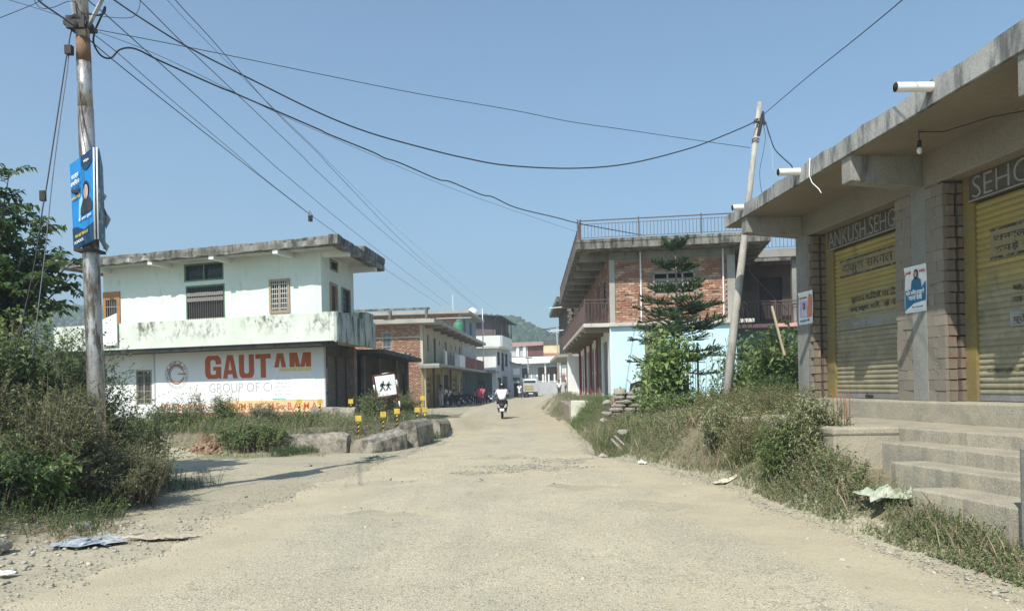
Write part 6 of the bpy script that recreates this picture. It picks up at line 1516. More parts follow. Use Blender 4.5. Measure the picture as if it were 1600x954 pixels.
    if skirt:
        mb = MB(); mb.tube([q((0, 0, .98)), q((0, 0, .6)), q((0, 0, .12))], [.13*k, .17*k, .20*k], 14); link('skirt', mb.mesh('skirt', bottom, (0, 0, 0), True), t, Mx)
    else:
        Vt = [A['pel'], A['hip'], knR, tuple(Vector(anR)+Vector((0, 0, .02))), mir(A['hip']), knL, tuple(Vector(anL)+Vector((0, 0, .02)))]
        link('trousers', skinmesh('trousers', [q(v) for v in Vt], [(0, 1), (1, 2), (2, 3), (0, 4), (4, 5), (5, 6)], [r*k for r in (.135, .105, .075, .06, .105, .075, .06)], bottom, None), t, Mx)
    mb = MB()
    for f_ in (ftR, ftL):
        c2 = Vector(f_)*k; mb.ell((c2.x, c2.y-.03*k, c2.z+.005), (.045*k, .13*k, .045*k), 8, 6)
    link('shoes', mb.mesh('shoes', BLACK, (0, 0, 0), True), t, Mx)
    if extra: extra(t, Mx, k, hd*k)
    return t
WSH = flat('white shirt cloth', (.78, .79, .80), .85, var=.03)
DTR = flat('dark trousers', (.03, .03, .035), .9)
PINK = flat('pink dress cloth', (.62, .10, .20), .85); MAR = flat('maroon skirt cloth', (.16, .03, .06), .9); TAN = flat('tan shirt cloth', (.42, .28, .16), .9)
GCL = flat('grey kurta cloth', (.30, .31, .33), .9)
def helmet(t, Mx, k, h_):
    mb = MB(); mb.ell((h_.x, h_.y, h_.z+.03), (.135, .155, .145), 14, 9); hm = link('helmet', mb.mesh('helmet', BLK, (0, 0, 0), True), t, Mx)
    mb = MB(); mb.ell((h_.x, h_.y-.145, h_.z+.09), (.035, .02, .035), 8, 6); link('helmet_badge', mb.mesh('helmet_badge', WHT, (0, 0, 0), True), hm, Mx)
SX, SYY = W(785, 656, 34.2).x, 34.2
rz_ = float(gz(SX, SYY))+.015
person((SX, SYY, rz_-.0), 0, 1.70, 'rider in white shirt and black helmet seated on the scooter, seen from behind', WSH, DTR, 'ride', extra=helmet)
def scooter(loc, yaw, label, body_m, group=None):
    t = thing('motor_scooter', loc, label, 'scooter', group); Mx = Matrix.Translation(Vector(loc)) @ Matrix.Rotation(yaw, 4, 'Z')
    def put(mb, nm, m, par=t, sm_=True, bev=0):
        o = link(nm, mb.mesh(nm, m, (0, 0, 0), sm_), par, Mx)
        if bev:
            b = o.modifiers.new('b', 'BEVEL'); b.width = bev; b.segments = 2; b.limit_method = 'ANGLE'
        return o
    def wheel(y):
        mb = MB(); n_ = 20; vs = []
        P = [(0, y+.205*math.cos(2*math.pi*i/n_), .255+.205*math.sin(2*math.pi*i/n_)) for i in range(n_+1)]
        w = put(MB().tube(P, .05, 8), 'wheel', BLACK)
        put(MB().tube([(-.03, y, .255), (.03, y, .255)], .15, 14), 'rim', GREYW, w)
    wheel(-.38); wheel(.88)
    mb = MB(); mb.ell((0, -.28, .60), (.19, .42, .20), 14, 9, fn=lambda p: (p[0]*(1-.35*max(0, -(p[1]+.35))), p[1], max(p[2], .38)))
    put(mb, 'rear_body', body_m)
    mb = MB(); mb.box(-.17, .17, .1, .62, .30, .36).box(-.15, .15, .55, .63, .36, .95).box(-.09, .09, .60, .70, .9, 1.0); put(mb, 'leg_shield', body_m, sm_=False, bev=.02)
    put(MB().ell((0, -.12, .80), (.15, .44, .07), 14, 7), 'seat', BLACK)
    put(MB().tube([(0, .62, .95), (0, .88, .30)], .035, 8), 'fork', IRON)
    put(MB().tube([(-.34, .48, 1.03), (-.12, .60, 1.05), (.12, .60, 1.05), (.34, .48, 1.03)], .018, 7), 'handlebar', BLACK)
    for s_ in (-1, 1):
        m_ = put(MB().tube([(s_*.24, .55, 1.04), (s_*.34, .58, 1.22)], .008, 5), 'mirror_stem', BLACK)
        put(MB().ell((s_*.36, .58, 1.25), (.06, .02, .035), 8, 6), 'mirror', GLASS, m_)
    mb = MB(); mb.ell((0, .90, .48), (.08, .26, .14), 10, 6, fn=lambda p: (p[0], p[1], max(p[2], .46))); put(mb, 'front_mudguard', body_m)
    put(MB().box(-.06, .06, -.70, -.66, .61, .66), 'tail_lamp', flat('tail lamp', (.25, .03, .02), .3), sm_=False, bev=.01)
    put(MB().box(-.20, .20, -.60, -.55, .52, .59).box(-.22, -.14, -.62, -.58, .60, .66).box(.14, .22, -.62, -.58, .60, .66), 'chrome_trim', flat('light grey trim', (.55, .55, .55), .35), sm_=False)
    put(MB().box(-.10, .10, -.735, -.72, .36, .48), 'number_plate', WHT, sm_=False)
    put(MB().tube([(.16, -.62, .30), (.14, -.1, .27)], [.05, .03], 8), 'exhaust', GREYW)
    put(MB().tube([(-.13, -.62, .74), (-.15, -.3, .84), (.15, -.3, .84), (.13, -.62, .74)], .013, 5), 'grab_rail', IRON)
    put(MB().box(-.06, .06, -.70, -.60, .25, .5), 'rear_mudguard', BLACK, sm_=False)
    return t
scooter((SX, SYY, rz_), 0, 'dark scooter with white number plate ridden up the middle of the road', flat('dark scooter paint', (.03, .032, .035), .3))
def gp(px, py, Y): 
    p = W(px, py, Y); return (p.x, Y, float(gz(p.x, Y))+.0)
person(gp(689.5, 633, 55.5), math.radians(-30), 1.68, 'man in pale grey shirt and trousers standing left of the pair by the yellow shops', GCL, flat('pale trousers', (.42, .42, .42), .9), 'stand')
person(gp(696, 632, 56.5), math.radians(120), 1.62, 'man in white shirt and black trousers standing by the yellow shops', WSH, DTR, 'stand')
person(gp(701, 628, 58.5), math.radians(200), 1.5, 'person in white top sitting behind the two men at the yellow shops', WSH, DTR, 'stand')
def bag(t, Mx, k, h_): link('shoulder_bag', MB().box(-.3*k, -.18*k, -.12, .1, .75*k, 1.05*k).mesh('shoulder_bag', BLACK, (0, 0, 0)), t, Mx)
person(gp(743, 632, 62), 0, 1.30, 'child in tan shirt walking beside the women in pink', TAN, DTR, 'walk')
person(gp(749, 633, 61.5), 0, 1.58, 'woman in pink tunic and maroon skirt, left of the two walking away', PINK, MAR, 'walk', skirt=True, long_top=True)
person(gp(754, 632, 62.5), 0, 1.55, 'woman in pink tunic and dark trousers, right of the two walking away', flat('bright pink cloth', (.68, .16, .22), .85), DTR, 'walk', long_top=True, extra=bag)
person(gp(812, 622, 83), math.radians(-20), 1.68, 'man in long white shirt walking by the small truck', WSH, DTR, 'walk', long_top=True)
person(gp(874, 617, 80), math.radians(170), 1.68, 'man in white shirt facing the street at the compound wall', WSH, DTR, 'stand')
person(gp(884, 617, 82), math.radians(90), 1.55, 'person in patterned red and white clothes beside the white house wall', flat('patterned cloth', (.42, .3, .28), .9), flat('red brown cloth', (.3, .05, .04), .9), 'stand')
for (px, py, Y, yw, lab, m_) in ((710, 631, 58, 1.3, 'dark motorcycle parked in shade nearest the yellow shops', (.03, .03, .035)), (719, 629.5, 61, 1.5, 'second motorcycle parked in shade along the yellow shops', (.08, .015, .015)), (728, 629, 64, 1.2, 'third motorcycle parked in the shade before the grey step', (.03, .035, .05)), (764, 630, 66, .3, 'motorcycle parked right of the women in pink', (.02, .05, .06))):
    scooter(gp(px, py, Y), yw, lab, flat('bike paint', m_, .35), 'two wheelers parked in the shade of the shops')
# ================================================================ VEGETATION
def norm(a): return a/np.maximum(np.linalg.norm(a, axis=-1, keepdims=True), 1e-6)
def leafquads(P, D, L, Wd, droop=.25, fold=.25):
    """P base, D direction, L length, Wd width -> folded diamond leaves"""
    n = len(P); up = np.array([0, 0, 1.0])+rng.normal(0, .35, (n, 3))
    side = norm(np.cross(D, up)); nr = norm(np.cross(side, D))
    T = P+D*L[:, None]-np.array([0, 0, 1.0])*(L*droop)[:, None]
    Mid = P+D*(L*.48)[:, None]+nr*(L*.04)[:, None]
    a = Mid+side*Wd[:, None]*.5+nr*(Wd*fold)[:, None]; b = Mid-side*Wd[:, None]*.5+nr*(Wd*fold)[:, None]
    V = np.stack([P, a, T, b], 1).reshape(-1, 3)
    ii = np.arange(n)[:, None]*4
    return V, ii+np.array([0, 1, 2, 3])
def tubes(P, r0, r1, k=3):
    """P (n,m,3) poly lines -> 3 sided tapering stems"""
    n, m, _ = P.shape
    T = np.zeros_like(P); T[:, 1:-1] = P[:, 2:]-P[:, :-2]; T[:, 0] = P[:, 1]-P[:, 0]; T[:, -1] = P[:, -1]-P[:, -2]
    T = norm(T); ref = np.where(np.abs(T[..., 2:3]) > .9, np.array([1., 0, 0]), np.array([0, 0, 1.]))
    A_ = norm(np.cross(T, ref)); B_ = np.cross(T, A_)
    rr = (np.asarray(r0).reshape(-1, 1)*(1-np.linspace(0, 1, m))+np.asarray(r1).reshape(-1, 1)*np.linspace(0, 1, m))
    ring_ = [P+(A_*math.cos(2*math.pi*j/k)+B_*math.sin(2*math.pi*j/k))*rr[..., None] for j in range(k)]
    V = np.stack(ring_, 2).reshape(-1, 3)
    base = (np.arange(n)*m*k)[:, None, None, None]+(np.arange(m-1)*k)[None, :, None, None]+np.arange(k)[None, None, :, None]
    nxt = (np.arange(n)*m*k)[:, None, None, None]+(np.arange(m-1)*k)[None, :, None, None]+((np.arange(k)+1) % k)[None, None, :, None]
    F_ = np.concatenate([base, nxt, nxt+k, base+k], -1).reshape(-1, 4)
    return V, F_
def curve(R, T, bend, m=5):
    """root -> tip arcs; bend lifts the middle"""
    t = np.linspace(0, 1, m)[None, :, None]
    mid = (R+T)/2+bend
    return (1-t)**2*R[:, None]+2*t*(1-t)*mid[:, None]+t**2*T[:, None]
def along(C, nl, t0=.15):
    n, m, _ = C.shape; t = t0+(1-t0)*(np.arange(nl)[None]+rng.random((n, nl)))/nl; t = np.clip(t, 0, .999)*(m-1)
    i = t.astype(int); f = (t-i)[..., None]; I = np.arange(n)[:, None]
    P = C[I, i]*(1-f)+C[I, i+1]*f; D = norm(C[I, i+1]-C[I, i]); return P, D
def plantmesh(name, parent, C, nl, ls, lw, lmat, smat, r0=.008, r1=.002, t0=.15, out=.9, droop=.3, updir=.2, leafname='foliage', stemname='stems', gy=None):
    P, D = along(C, nl, t0); P = P.reshape(-1, 3); D = D.reshape(-1, 3); n = len(P)
    rd = norm(rng.normal(0, 1, (n, 3))*np.array([1, 1, .6]))
    DD = norm(D*(1-out)+rd*out+np.array([0, 0, updir]))
    L = ls*rng.uniform(.6, 1.25, n)
    V, Fq = leafquads(P, DD, L, L*lw, droop)
    v = np.repeat(rng.random(n), 4)
    o = npmesh(leafname, V, Fq, lmat, parent, attr=v)
    if smat is not None:
        V, Fq = tubes(C, np.full(len(C), r0), np.full(len(C), r1)); npmesh(stemname, V, Fq, smat, parent)
    return o
def bush(label, c, rx, ry, h, n1, n2, nl, ls, lmat, smat=TWIG, lw=.5, name='bush', cat='bush', flat_=.8, droop=.3, z0=None, group=None, lean=(0, 0), r0=.008, low=.15, updir=.25):
    """main stems from the base to an uneven dome, side shoots along each, leaves along the shoots"""
    cx, cy = c; z0 = float(gz(cx, cy)) if z0 is None else z0
    t = thing(name, (cx, cy, z0), label, cat, group)
    a = rng.uniform(0, 2*math.pi, n1); r = np.sqrt(rng.random(n1)); 
    hz_ = h*(low+(1-low)*rng.random(n1)**.6)*np.sqrt(np.clip(1-(r*flat_)**2, .05, 1))
    lump = 1+.22*np.sin(a*3+rng.uniform(0, 6))*r
    T = np.stack([cx+rx*r*np.cos(a)*lump+lean[0], cy+ry*r*np.sin(a)*lump+lean[1], z0+hz_*lump], -1)
    Rt = np.stack([cx+rx*.55*r*np.cos(a)+rng.normal(0, .05, n1), cy+ry*.55*r*np.sin(a)+rng.normal(0, .05, n1)], -1)
    Rt = np.concatenate([Rt, (gz(Rt[:, 0], Rt[:, 1])-.03)[:, None]], 1)
    C1 = curve(Rt, T, np.stack([np.zeros(n1), np.zeros(n1), .25*h*rng.random(n1)], -1), 6)
    P, D = along(C1, n2, .25); P = P.reshape(-1, 3); D = D.reshape(-1, 3)
    sl = .22*h*rng.uniform(.5, 1.3, len(P))*max(1, .6/h*1.0)
    rd = norm(rng.normal(0, 1, (len(P), 3))*np.array([1, 1, .5])+np.array([0, 0, .25]))
    T2 = P+norm(D*.45+rd*.8)*sl[:, None]
    C2 = curve(P, T2, np.zeros((len(P), 3))+np.array([0, 0, .05*h]), 4)
    V1, F1 = tubes(C1, np.full(n1, r0), np.full(n1, r0*.35)); V2, F2 = tubes(C2, np.full(len(C2), r0*.35), np.full(len(C2), r0*.15))
    npmesh('stems', np.concatenate([V1, V2]), np.concatenate([F1, F2+len(V1)]), smat, t)
    plantmesh('x', t, C2, nl, ls, lw, lmat, None, t0=.1, droop=droop, updir=updir)
    return t
# --- near left thicket: several bushes that can be told apart
G_L = 'bushes of the left roadside thicket'
bush('tall leafy vine covered bush left of the pole, reaching its boards', (-7.9, 11.0), 1.3, 1.1, 2.65, 220, 12, 9, .10, L_MID, BARK, .55, r0=.014, group=G_L, updir=.1)
bush('dark leafy bush wrapped round the foot of the left pole', (-6.8, 11.4), .85, .8, 2.2, 190, 11, 9, .06, L_DEEP, BARK, .5, group=G_L)
bush('dusty twiggy bush in front of the pole foot', (-6.2, 9.8), 1.0, .8, 1.35, 240, 11, 8, .05, L_OLIVE, TWIG, .45, group=G_L, flat_=.7)
bush('dusty green bush filling the left picture edge', (-8.0, 9.4), 1.5, 1.1, 1.9, 260, 11, 8, .06, L_OLIVE, TWIG, .5, group=G_L)
bush('dry brown tangle at the right foot of the thicket by the side road', (-5.4, 10.3), .7, .9, .8, 190, 10, 6, .04, L_OLIVE, TWIG, .45, group=G_L, low=.3)
bush('dark green low bush under the thicket by the verge', (-6.3, 8.9), 1.0, .6, .85, 150, 10, 8, .055, L_DEEP, TWIG, .5, group=G_L, low=.2)
bush('leggy green shoots right of the pole reaching over the house wall', (-5.75, 11.6), .5, .5, 1.35, 40, 10, 7, .06, L_MID, TWIG, .45, group=G_L, low=.5)
bush('grey brown dead scrub at the left edge on the verge', (-6.9, 7.9), 1.2, .6, .55, 170, 9, 5, .03, L_DRY, TWIG, .35, group=G_L, low=.3)
bush('light green big leaved plant low in front of the thicket', (-5.75, 9.15), .4, .3, .62, 22, 6, 5, .13, L_LIGHT, TWIGG, .7, group=G_L, low=.5)
# dead canes sticking out of the thicket
n = 90
Rt = np.stack([rng.uniform(-8.6, -5.3, n), rng.uniform(8.9, 10.6, n)], -1); Rt = np.concatenate([Rt, rng.uniform(.2, .9, n)[:, None]], 1)
T = Rt+np.stack([rng.normal(.1, .55, n), rng.normal(-.25, .3, n), rng.uniform(.2, 1.1, n)], -1)
V, Fq = tubes(curve(Rt, T, rng.normal(0, .12, (n, 3)), 6), np.full(n, .006), np.full(n, .002))
tag(npmesh('dead_canes', V, Fq, TWIG), 'tangle of pale dead canes through the left thicket', kind='stuff')
# --- tree at the left picture edge
def tree(label, base, trunk_top, crown_c, cr, nb, ntw, nl, ls, lmat, tr=.12, lw=.35, name='tree', droop=.35, pinn=True):
    t = thing(name, base, label, 'tree')
    b, tt = Vector(base), Vector(trunk_top); mid = (b+tt)/2+Vector((.08, 0, 0))
    MB().tube([b-Vector((0, 0, .2)), b.lerp(mid, .5), mid, tt], [tr*1.25, tr, tr*.85, tr*.6], 10).build('trunk', BARK, t, True)
    a = rng.uniform(0, 2*math.pi, nb); ct = rng.uniform(-.75, 1, nb); stn = np.sqrt(1-ct**2); rr = rng.uniform(.6, 1.0, nb)
    T = np.array(crown_c)+np.stack([cr[0]*stn*np.cos(a), cr[1]*stn*np.sin(a), cr[2]*ct], -1)*rr[:, None]
    Rt = np.array(tt)*1.0+(np.array(b)-np.array(tt))*rng.uniform(0, .45, nb)[:, None]
    C1 = curve(Rt, T, np.stack([np.zeros(nb), np.zeros(nb), rng.uniform(0, .4, nb)*cr[2]], -1), 7)
    V1, F1 = tubes(C1, np.full(nb, tr*.30), np.full(nb, .006), 5); npmesh('branch', V1, F1, BARK, t)
    P, D = along(C1, ntw, .35); P = P.reshape(-1, 3); D = D.reshape(-1, 3)
    rd = norm(rng.normal(0, 1, (len(P), 3))*np.array([1, 1, .45]))
    T2 = P+norm(D*.4+rd)*(rng.uniform(.25, .55, len(P))*cr[0]*.5)[:, None]
    C2 = curve(P, T2, np.zeros((len(P), 3))+np.array([0, 0, .07]), 5)
    V2, F2 = tubes(C2, np.full(len(C2), .005), np.full(len(C2), .002)); npmesh('twigs', V2, F2, BARK, t)
    # leaves in two ranks along each twig (pinnate)
    Pp, Dp = along(C2, nl, .1); n_ = Pp.shape[0]
    sgn = np.where(np.arange(nl) % 2 == 0, 1.0, -1.0)[None, :, None]
    sd = norm(np.cross(Dp, np.array([0, 0, 1.0])))
    DD = norm(Dp*.45+sd*sgn*.9+rng.normal(0, .15, Dp.shape)).reshape(-1, 3); Pp = Pp.reshape(-1, 3)
    L = ls*rng.uniform(.7, 1.2, len(Pp)); V, Fq = leafquads(Pp, DD, L, L*lw, droop, .15)
    npmesh('crown', V, Fq, lmat, t, attr=np.repeat(rng.random(len(Pp)), 4)); return t
tree('broad tree with feathery leaves at the left picture edge behind the stay wires', (-9.4, 13.2, .1), (-8.9, 12.8, 2.5), (-9.1, 12.3, 3.95), (1.9, 1.5, 1.75), 84, 14, 16, .155, L_DEEP, .13, .46)
tree('small leafy tree low at the left edge under the feathery tree', (-9.8, 12.0, .1), (-9.4, 11.8, 1.6), (-9.2, 11.6, 2.3), (1.4, 1.2, 1.0), 52, 12, 14, .14, L_MID, .09, .46)
# far tree tops between houses
for (x, y, z, r_, lab) in ((-33, 60, 5.6, 3.0, 'dark tree beyond the left end of the white house balcony'), (-28, 70, 5.0, 3.2, 'second tree beyond the white house at left'), (-42, 75, 6, 4, 'wide tree far left behind the thicket'), (13.5, 33, 5.8, 2.0, 'leafy tree beside the rear wing behind the shop')):
    tree(lab, (x, y, 0), (x+.2, y, z-r_*.8), (x, y, z-r_*.5), (r_, r_, r_*.9), 60, 10, 12, .28, L_MID, .16, .5)
# --- araucaria
ar = thing('araucaria_tree', (4.55, 20.6, .75), 'dark araucaria with tiered feathery branches before the brick wall', 'tree')
atx = W(1055, 385, 20.6); bx = W(1063, 640, 20.6)
A_top = Vector((atx.x, 20.6, atx.z)); A_bot = Vector((bx.x, 20.6, .6))
MB().tube([A_bot, A_bot.lerp(A_top, .5), A_top], [.085, .05, .012], 8).build('trunk', BARK, ar, True)
tiers = [(.965, .30, 7, .75), (.86, .62, 9, .22), (.73, .85, 9, .18), (.66, 1.05, 10, .08), (.60, 1.1, 10, .03), (.53, 1.35, 10, .02), (.48, 1.2, 9, -.02), (.42, 1.4, 8, -.04), (.33, 1.3, 4, -.06), (.25, 1.2, 3, -.05)]
Cb = []
for (f, L, nb, rise) in tiers:
    c0 = np.array(A_bot.lerp(A_top, f)); ph = rng.uniform(0, 6)
    for i in range(nb):
        a = ph+2*math.pi*i/nb+rng.uniform(-.12, .12); l = L*rng.uniform(.78, 1.18); rise_ = rise+rng.normal(0, .10); c0 = c0+np.array([0, 0, rng.normal(0, .05)])
        d = np.array([math.cos(a), math.sin(a), 0])
        tip = c0+d*l+np.array([0, 0, rise_*l+.05]); m_ = c0+d*l*.55+np.array([0, 0, rise_*l*.5-.09*l])
        t_ = np.linspace(0, 1, 8)[:, None]; Cb.append((1-t_)**2*c0+2*t_*(1-t_)*m_+t_**2*tip)
Cb = np.array(Cb)
V, Fq = tubes(Cb, np.full(len(Cb), .014), np.full(len(Cb), .006), 4); npmesh('branch', V, Fq, BARK, ar)
P, D = along(Cb, 28, .2); nB = P.shape[0]
sd = norm(np.cross(D, np.array([0, 0, 1.0]))); sgn = np.where(np.arange(28) % 2 == 0, 1., -1.)[None, :, None]
Lb = np.linalg.norm(Cb[:, -1]-Cb[:, 0], axis=1)
tpos = np.linspace(0, 1, 28)[None]; ln = (.36*Lb[:, None]**.5*(np.sin(np.clip(tpos*.9+.14, 0, 1)*math.pi)**.6)*rng.uniform(.6, 1.2, (nB, 28)))
T2 = P+norm(sd*sgn*.85+D*.6+np.array([0, 0, .28])+rng.normal(0, .2, P.shape))*ln[..., None]
C2 = curve(P.reshape(-1, 3), T2.reshape(-1, 3), np.zeros((P.shape[0]*28, 3))-np.array([0, 0, .015]), 4)
V2, F2 = tubes(C2, np.full(len(C2), .014), np.full(len(C2), .009), 4); npmesh('needle_shoot', V2, F2, L_PINE, ar, attr=np.repeat(rng.random(len(C2)), 16))
Pn, Dn = along(C2, 26, .0); Pn = Pn.reshape(-1, 3); Dn = Dn.reshape(-1, 3)
DD = norm(Dn*.8+norm(rng.normal(0, 1, Pn.shape))*.75); L = rng.uniform(.03, .055, len(Pn))
V, Fq = leafquads(Pn, DD, L, np.full(len(Pn), .014), 0, .05); npmesh('needles', V, Fq, L_PINE, ar, attr=np.repeat(rng.random(len(Pn)), 4))
# --- right bank planting
G_R = 'bushes on the right roadside bank'
def leafy(label, px, Y, h, r_, n1, ls, mat, lw=.5, n2=6, nl=5, **k):
    x = W(px, 600, Y).x
    return bush(label, (x, Y), r_, r_, h, n1, n2, nl, ls, mat, TWIGG, lw, name='leafy_shrub', cat='shrub', **k)
leafy('tall light green broad leaved sapling left of the araucaria trunk', 1046, 19.4, 2.3, .46, 52, .19, L_LIGHT, .55, 8, 6, low=.3, group=G_R, flat_=.5)
leafy('light green sapling shoots on the left of the concrete post', 1008, 20.2, 1.75, .30, 14, .13, L_LIGHT, .55, 6, 5, low=.5, group=G_R, flat_=.5)
leafy('mid green shrub under the sapling beside the stone wall', 1032, 18.6, .85, .5, 60, .095, L_MID, .5, 8, 7, group=G_R)
leafy('bluish green leafy shrub right of the stone wall', 1062, 18.0, .85, .55, 70, .085, L_MID, .5, 8, 7, group=G_R)
leafy('green shrub at the foot of the araucaria', 1085, 18.9, .95, .6, 60, .09, L_MID, .5, 8, 7, group=G_R)
leafy('green shrub left of the leaning pole foot', 1112, 17.5, .9, .55, 60, .08, L_MID, .45, 8, 7, group=G_R)
leafy('yellowish brown dry bush at the foot of the leaning pole', 1150, 14.7, .75, .75, 170, .03, L_DRY, .4, 9, 6, group=G_R, low=.35)
leafy('reddish brown dry seed bush between pole and shop', 1205, 13.9, .85, .80, 220, .028, L_DRY, .4, 9, 6, group=G_R, low=.35)
leafy('dark green bush against the far shop pier', 1212, 15.3, 1.15, .75, 120, .06, L_DEEP, .45, 9, 7, group=G_R)
leafy('broad leaved plant high beside the far shop pier', 1236, 17.8, 2.35, .7, 34, .19, L_MID, .5, 8, 6, low=.45, group=G_R, flat_=.5)
leafy('light green plant behind the leaning pole', 1180, 18.2, 1.7, .7, 44, .16, L_MID, .45, 8, 6, low=.4, group=G_R, flat_=.6)
leafy('green leafy plant against the teal wall', 1205, 20.2, 2.2, .8, 44, .18, L_MID, .5, 8, 6, low=.4, group=G_R, flat_=.6)
leafy('reddish weed bush on the bank below the platform', 1175, 11.6, .72, .55, 150, .032, L_DRY, .4, 9, 6, group=G_R, low=.3)
leafy('dark conical weed bush leaning on the platform corner', 1262, 9.9, .85, .42, 130, .05, L_DUST, .35, 10, 8, group=G_R, low=.3)
leafy('bright green narrow leaved weed before the dark conical bush', 1222, 10.0, .72, .30, 70, .075, L_MID, .22, 9, 8, group=G_R, low=.4)
leafy('mid green weed clump by the platform foot', 1140, 13.0, .7, .6, 100, .05, L_DUST, .45, 9, 7, group=G_R, low=.3)
# tall reed leaved plants
def reeds(label, px, Y, h, n, ll):
    x = W(px, 600, Y).x; z = float(gz(x, Y)); t = thing('reed_plant', (x, Y, z), label, 'plant', 'tall reed leaved plants by the blue wall')
    Rt = np.stack([x+rng.normal(0, .1, n), Y+rng.normal(0, .1, n), np.full(n, z-.05)], -1); T = Rt+np.stack([rng.normal(0, .28, n), rng.normal(0, .15, n), h*rng.uniform(.7, 1.05, n)], -1)
    C = curve(Rt, T, rng.normal(0, .05, (n, 3)), 7); V, Fq = tubes(C, np.full(n, .012), np.full(n, .004), 4); npmesh('stems', V, Fq, TWIGG, t)
    nl = 13; P, D = along(C, nl, .2); sgn = np.where(np.arange(nl) % 2 == 0, 1., -1.)[None, :, None]; az = rng.uniform(0, 6.28, n); sd = np.stack([np.cos(az*.3), np.sin(az*.3)*.5, np.zeros(n)], -1)[:, None]
    DD = norm(D*.75+sd*sgn).reshape(-1, 3); P = P.reshape(-1, 3); L = ll*rng.uniform(.7, 1.2, len(P)); V, Fq = leafquads(P, DD, L, L*.11, .35, .1); npmesh('blades', V, Fq, L_MID, t, attr=np.repeat(rng.random(len(P)), 4))
reeds('tall reed leaved plant standing before the blue wall left of the leaning pole', 1120, 18.6, 2.2, 5, .42)
reeds('shorter reed leaved plant between araucaria and reeds', 1100, 19.2, 1.7, 4, .36)
reeds('reed leaved plant just left of the leaning pole', 1138, 18.9, 2.1, 4, .42)
# --- bank in front of the white house
G_H = 'bushes on the bank before the white house'
bush('tall thin shrub with branches reaching across the round emblem', (W(320, 600, 21).x, 21.0), .40, .35, 1.25, 20, 8, 6, .055, L_DUST, TWIG, .5, lean=(-.45, 0), group=G_H, low=.5)
bush('bushy green shrub before the advertisement, tallest of the bank', (W(352, 600, 20.6).x, 20.6), .42, .4, 1.0, 60, 9, 7, .055, L_MID, TWIG, .5, group=G_H, low=.3)
bush('round grey green bush before the middle of the advertisement', (W(412, 600, 21.2).x, 21.2), .5, .45, .75, 90, 9, 7, .045, L_DUST, TWIG, .5, group=G_H, low=.3)
bush('low green bush under the right end of the advertisement', (W(460, 600, 21.4).x, 21.4), .7, .5, .5, 90, 9, 7, .045, L_MID, TWIG, .5, group=G_H, low=.3)
bush('green bush between shutter and school sign', (W(578, 600, 23.2).x, 23.2), .45, .4, 1.0, 60, 9, 7, .05, L_MID, TWIG, .5, group=G_H, low=.3)
bush('green bush behind the markers right of the school sign', (W(635, 600, 25.5).x, 25.5), .45, .4, .95, 70, 9, 7, .05, L_MID, TWIG, .5, group=G_H, low=.3)
bush('deep green bush left of the longest parapet block', (W(395, 690, 18.6).x, 18.6), .95, .45, .62, 150, 10, 8, .05, L_MID, TWIG, .6, group=G_H, low=.3)
bush('green bush at the left end of the bank by the thicket', (W(275, 650, 20.5).x, 20.5), .8, .5, .8, 90, 9, 7, .05, L_MID, TWIG, .5, group=G_H, low=.3)

# --- ground cover
def weeds(name, X_, Y_, H_, ls, lmat, label, nl=9, lw=.4, smat=TWIGG, spread=.35, grass=False):
    n = len(X_); Z_ = gz(X_, Y_)-.01
    Rt = np.stack([X_, Y_, Z_], -1); T = Rt+np.stack([rng.normal(0, 1, n)*H_*spread, rng.normal(0, 1, n)*H_*spread, H_], -1)
    if grass:
        D = norm(T-Rt); L = np.linalg.norm(T-Rt, axis=1); V, Fq = leafquads(Rt, D, L, np.maximum(L*.028, .005), .15, .1)
        return tag(npmesh(name, V, Fq, lmat, attr=np.repeat(rng.random(n), 4)), label, kind='stuff')
    C = curve(Rt, T, np.zeros((n, 3)), 3); P, D = along(C, nl, .15); P = P.reshape(-1, 3); D = D.reshape(-1, 3)
    DD = norm(D*.3+norm(rng.normal(0, 1, P.shape)*np.array([1, 1, .4]))+np.array([0, 0, .15])); L = np.repeat(ls*np.clip(H_/.3, .5, 1.5), nl)*rng.uniform(.6, 1.2, len(P))
    V, Fq = leafquads(P, DD, L, L*lw, .25); v = np.repeat(rng.random(len(P)), 4)
    V2, F2 = tubes(C, np.full(n, .004), np.full(n, .0015)); 
    o = npmesh(name, np.concatenate([V, V2]), np.concatenate([Fq, F2+len(V)]), lmat, attr=np.concatenate([v, np.full(len(V2), .4)]))
    return tag(o, label, kind='stuff')
def sample(n, y0, y1, dx0, dx1, left=False, pw=1.0):
    y = y0+(y1-y0)*rng.random(n)**pw
    d = dx0+(dx1-dx0)*rng.random(n)
    x = (xl(y)-d) if left else (xr(y)+d)
    return x, y
def clumpy(x, y, s=1.0, th=-.15): return (np.sin(x*2.1*s+y*.7)*np.sin(y*1.7*s-x*.9)+.5*np.sin(x*5.3*s+2)*np.sin(y*4.7*s)+rng.normal(0, .35, len(x))) > th
x, y = sample(24000, 4.6, 24, .10, 2.4, pw=1.15); d = x-xr(y); k = clumpy(x, y) & (x < 4.0+np.where(y > 9.3, 0, np.where(y < 6, -.15, 0))+np.where(y > 13.6, 3, 0)); x, y, d = x[k], y[k], d[k]
H_ = (.07+.18*np.clip(d/1.0, 0, 1))*rng.uniform(.5, 1.4, len(x))*np.interp(y, [5, 7, 8.5], [.6, .7, 1.1]); k = (x < 4.0) | (y > 9.3); x, y, d, H_ = x[k], y[k], d[k], H_[k]
m_ = rng.random(len(x))
weeds('weeds', x[m_ < .45], y[m_ < .45], H_[m_ < .45], .055, L_DUST, 'dusty low weeds covering the right roadside bank')
weeds('weeds', x[(m_ >= .45) & (m_ < .8)], y[(m_ >= .45) & (m_ < .8)], H_[(m_ >= .45) & (m_ < .8)], .058, L_MID, 'green low weeds mixed through the right roadside bank')
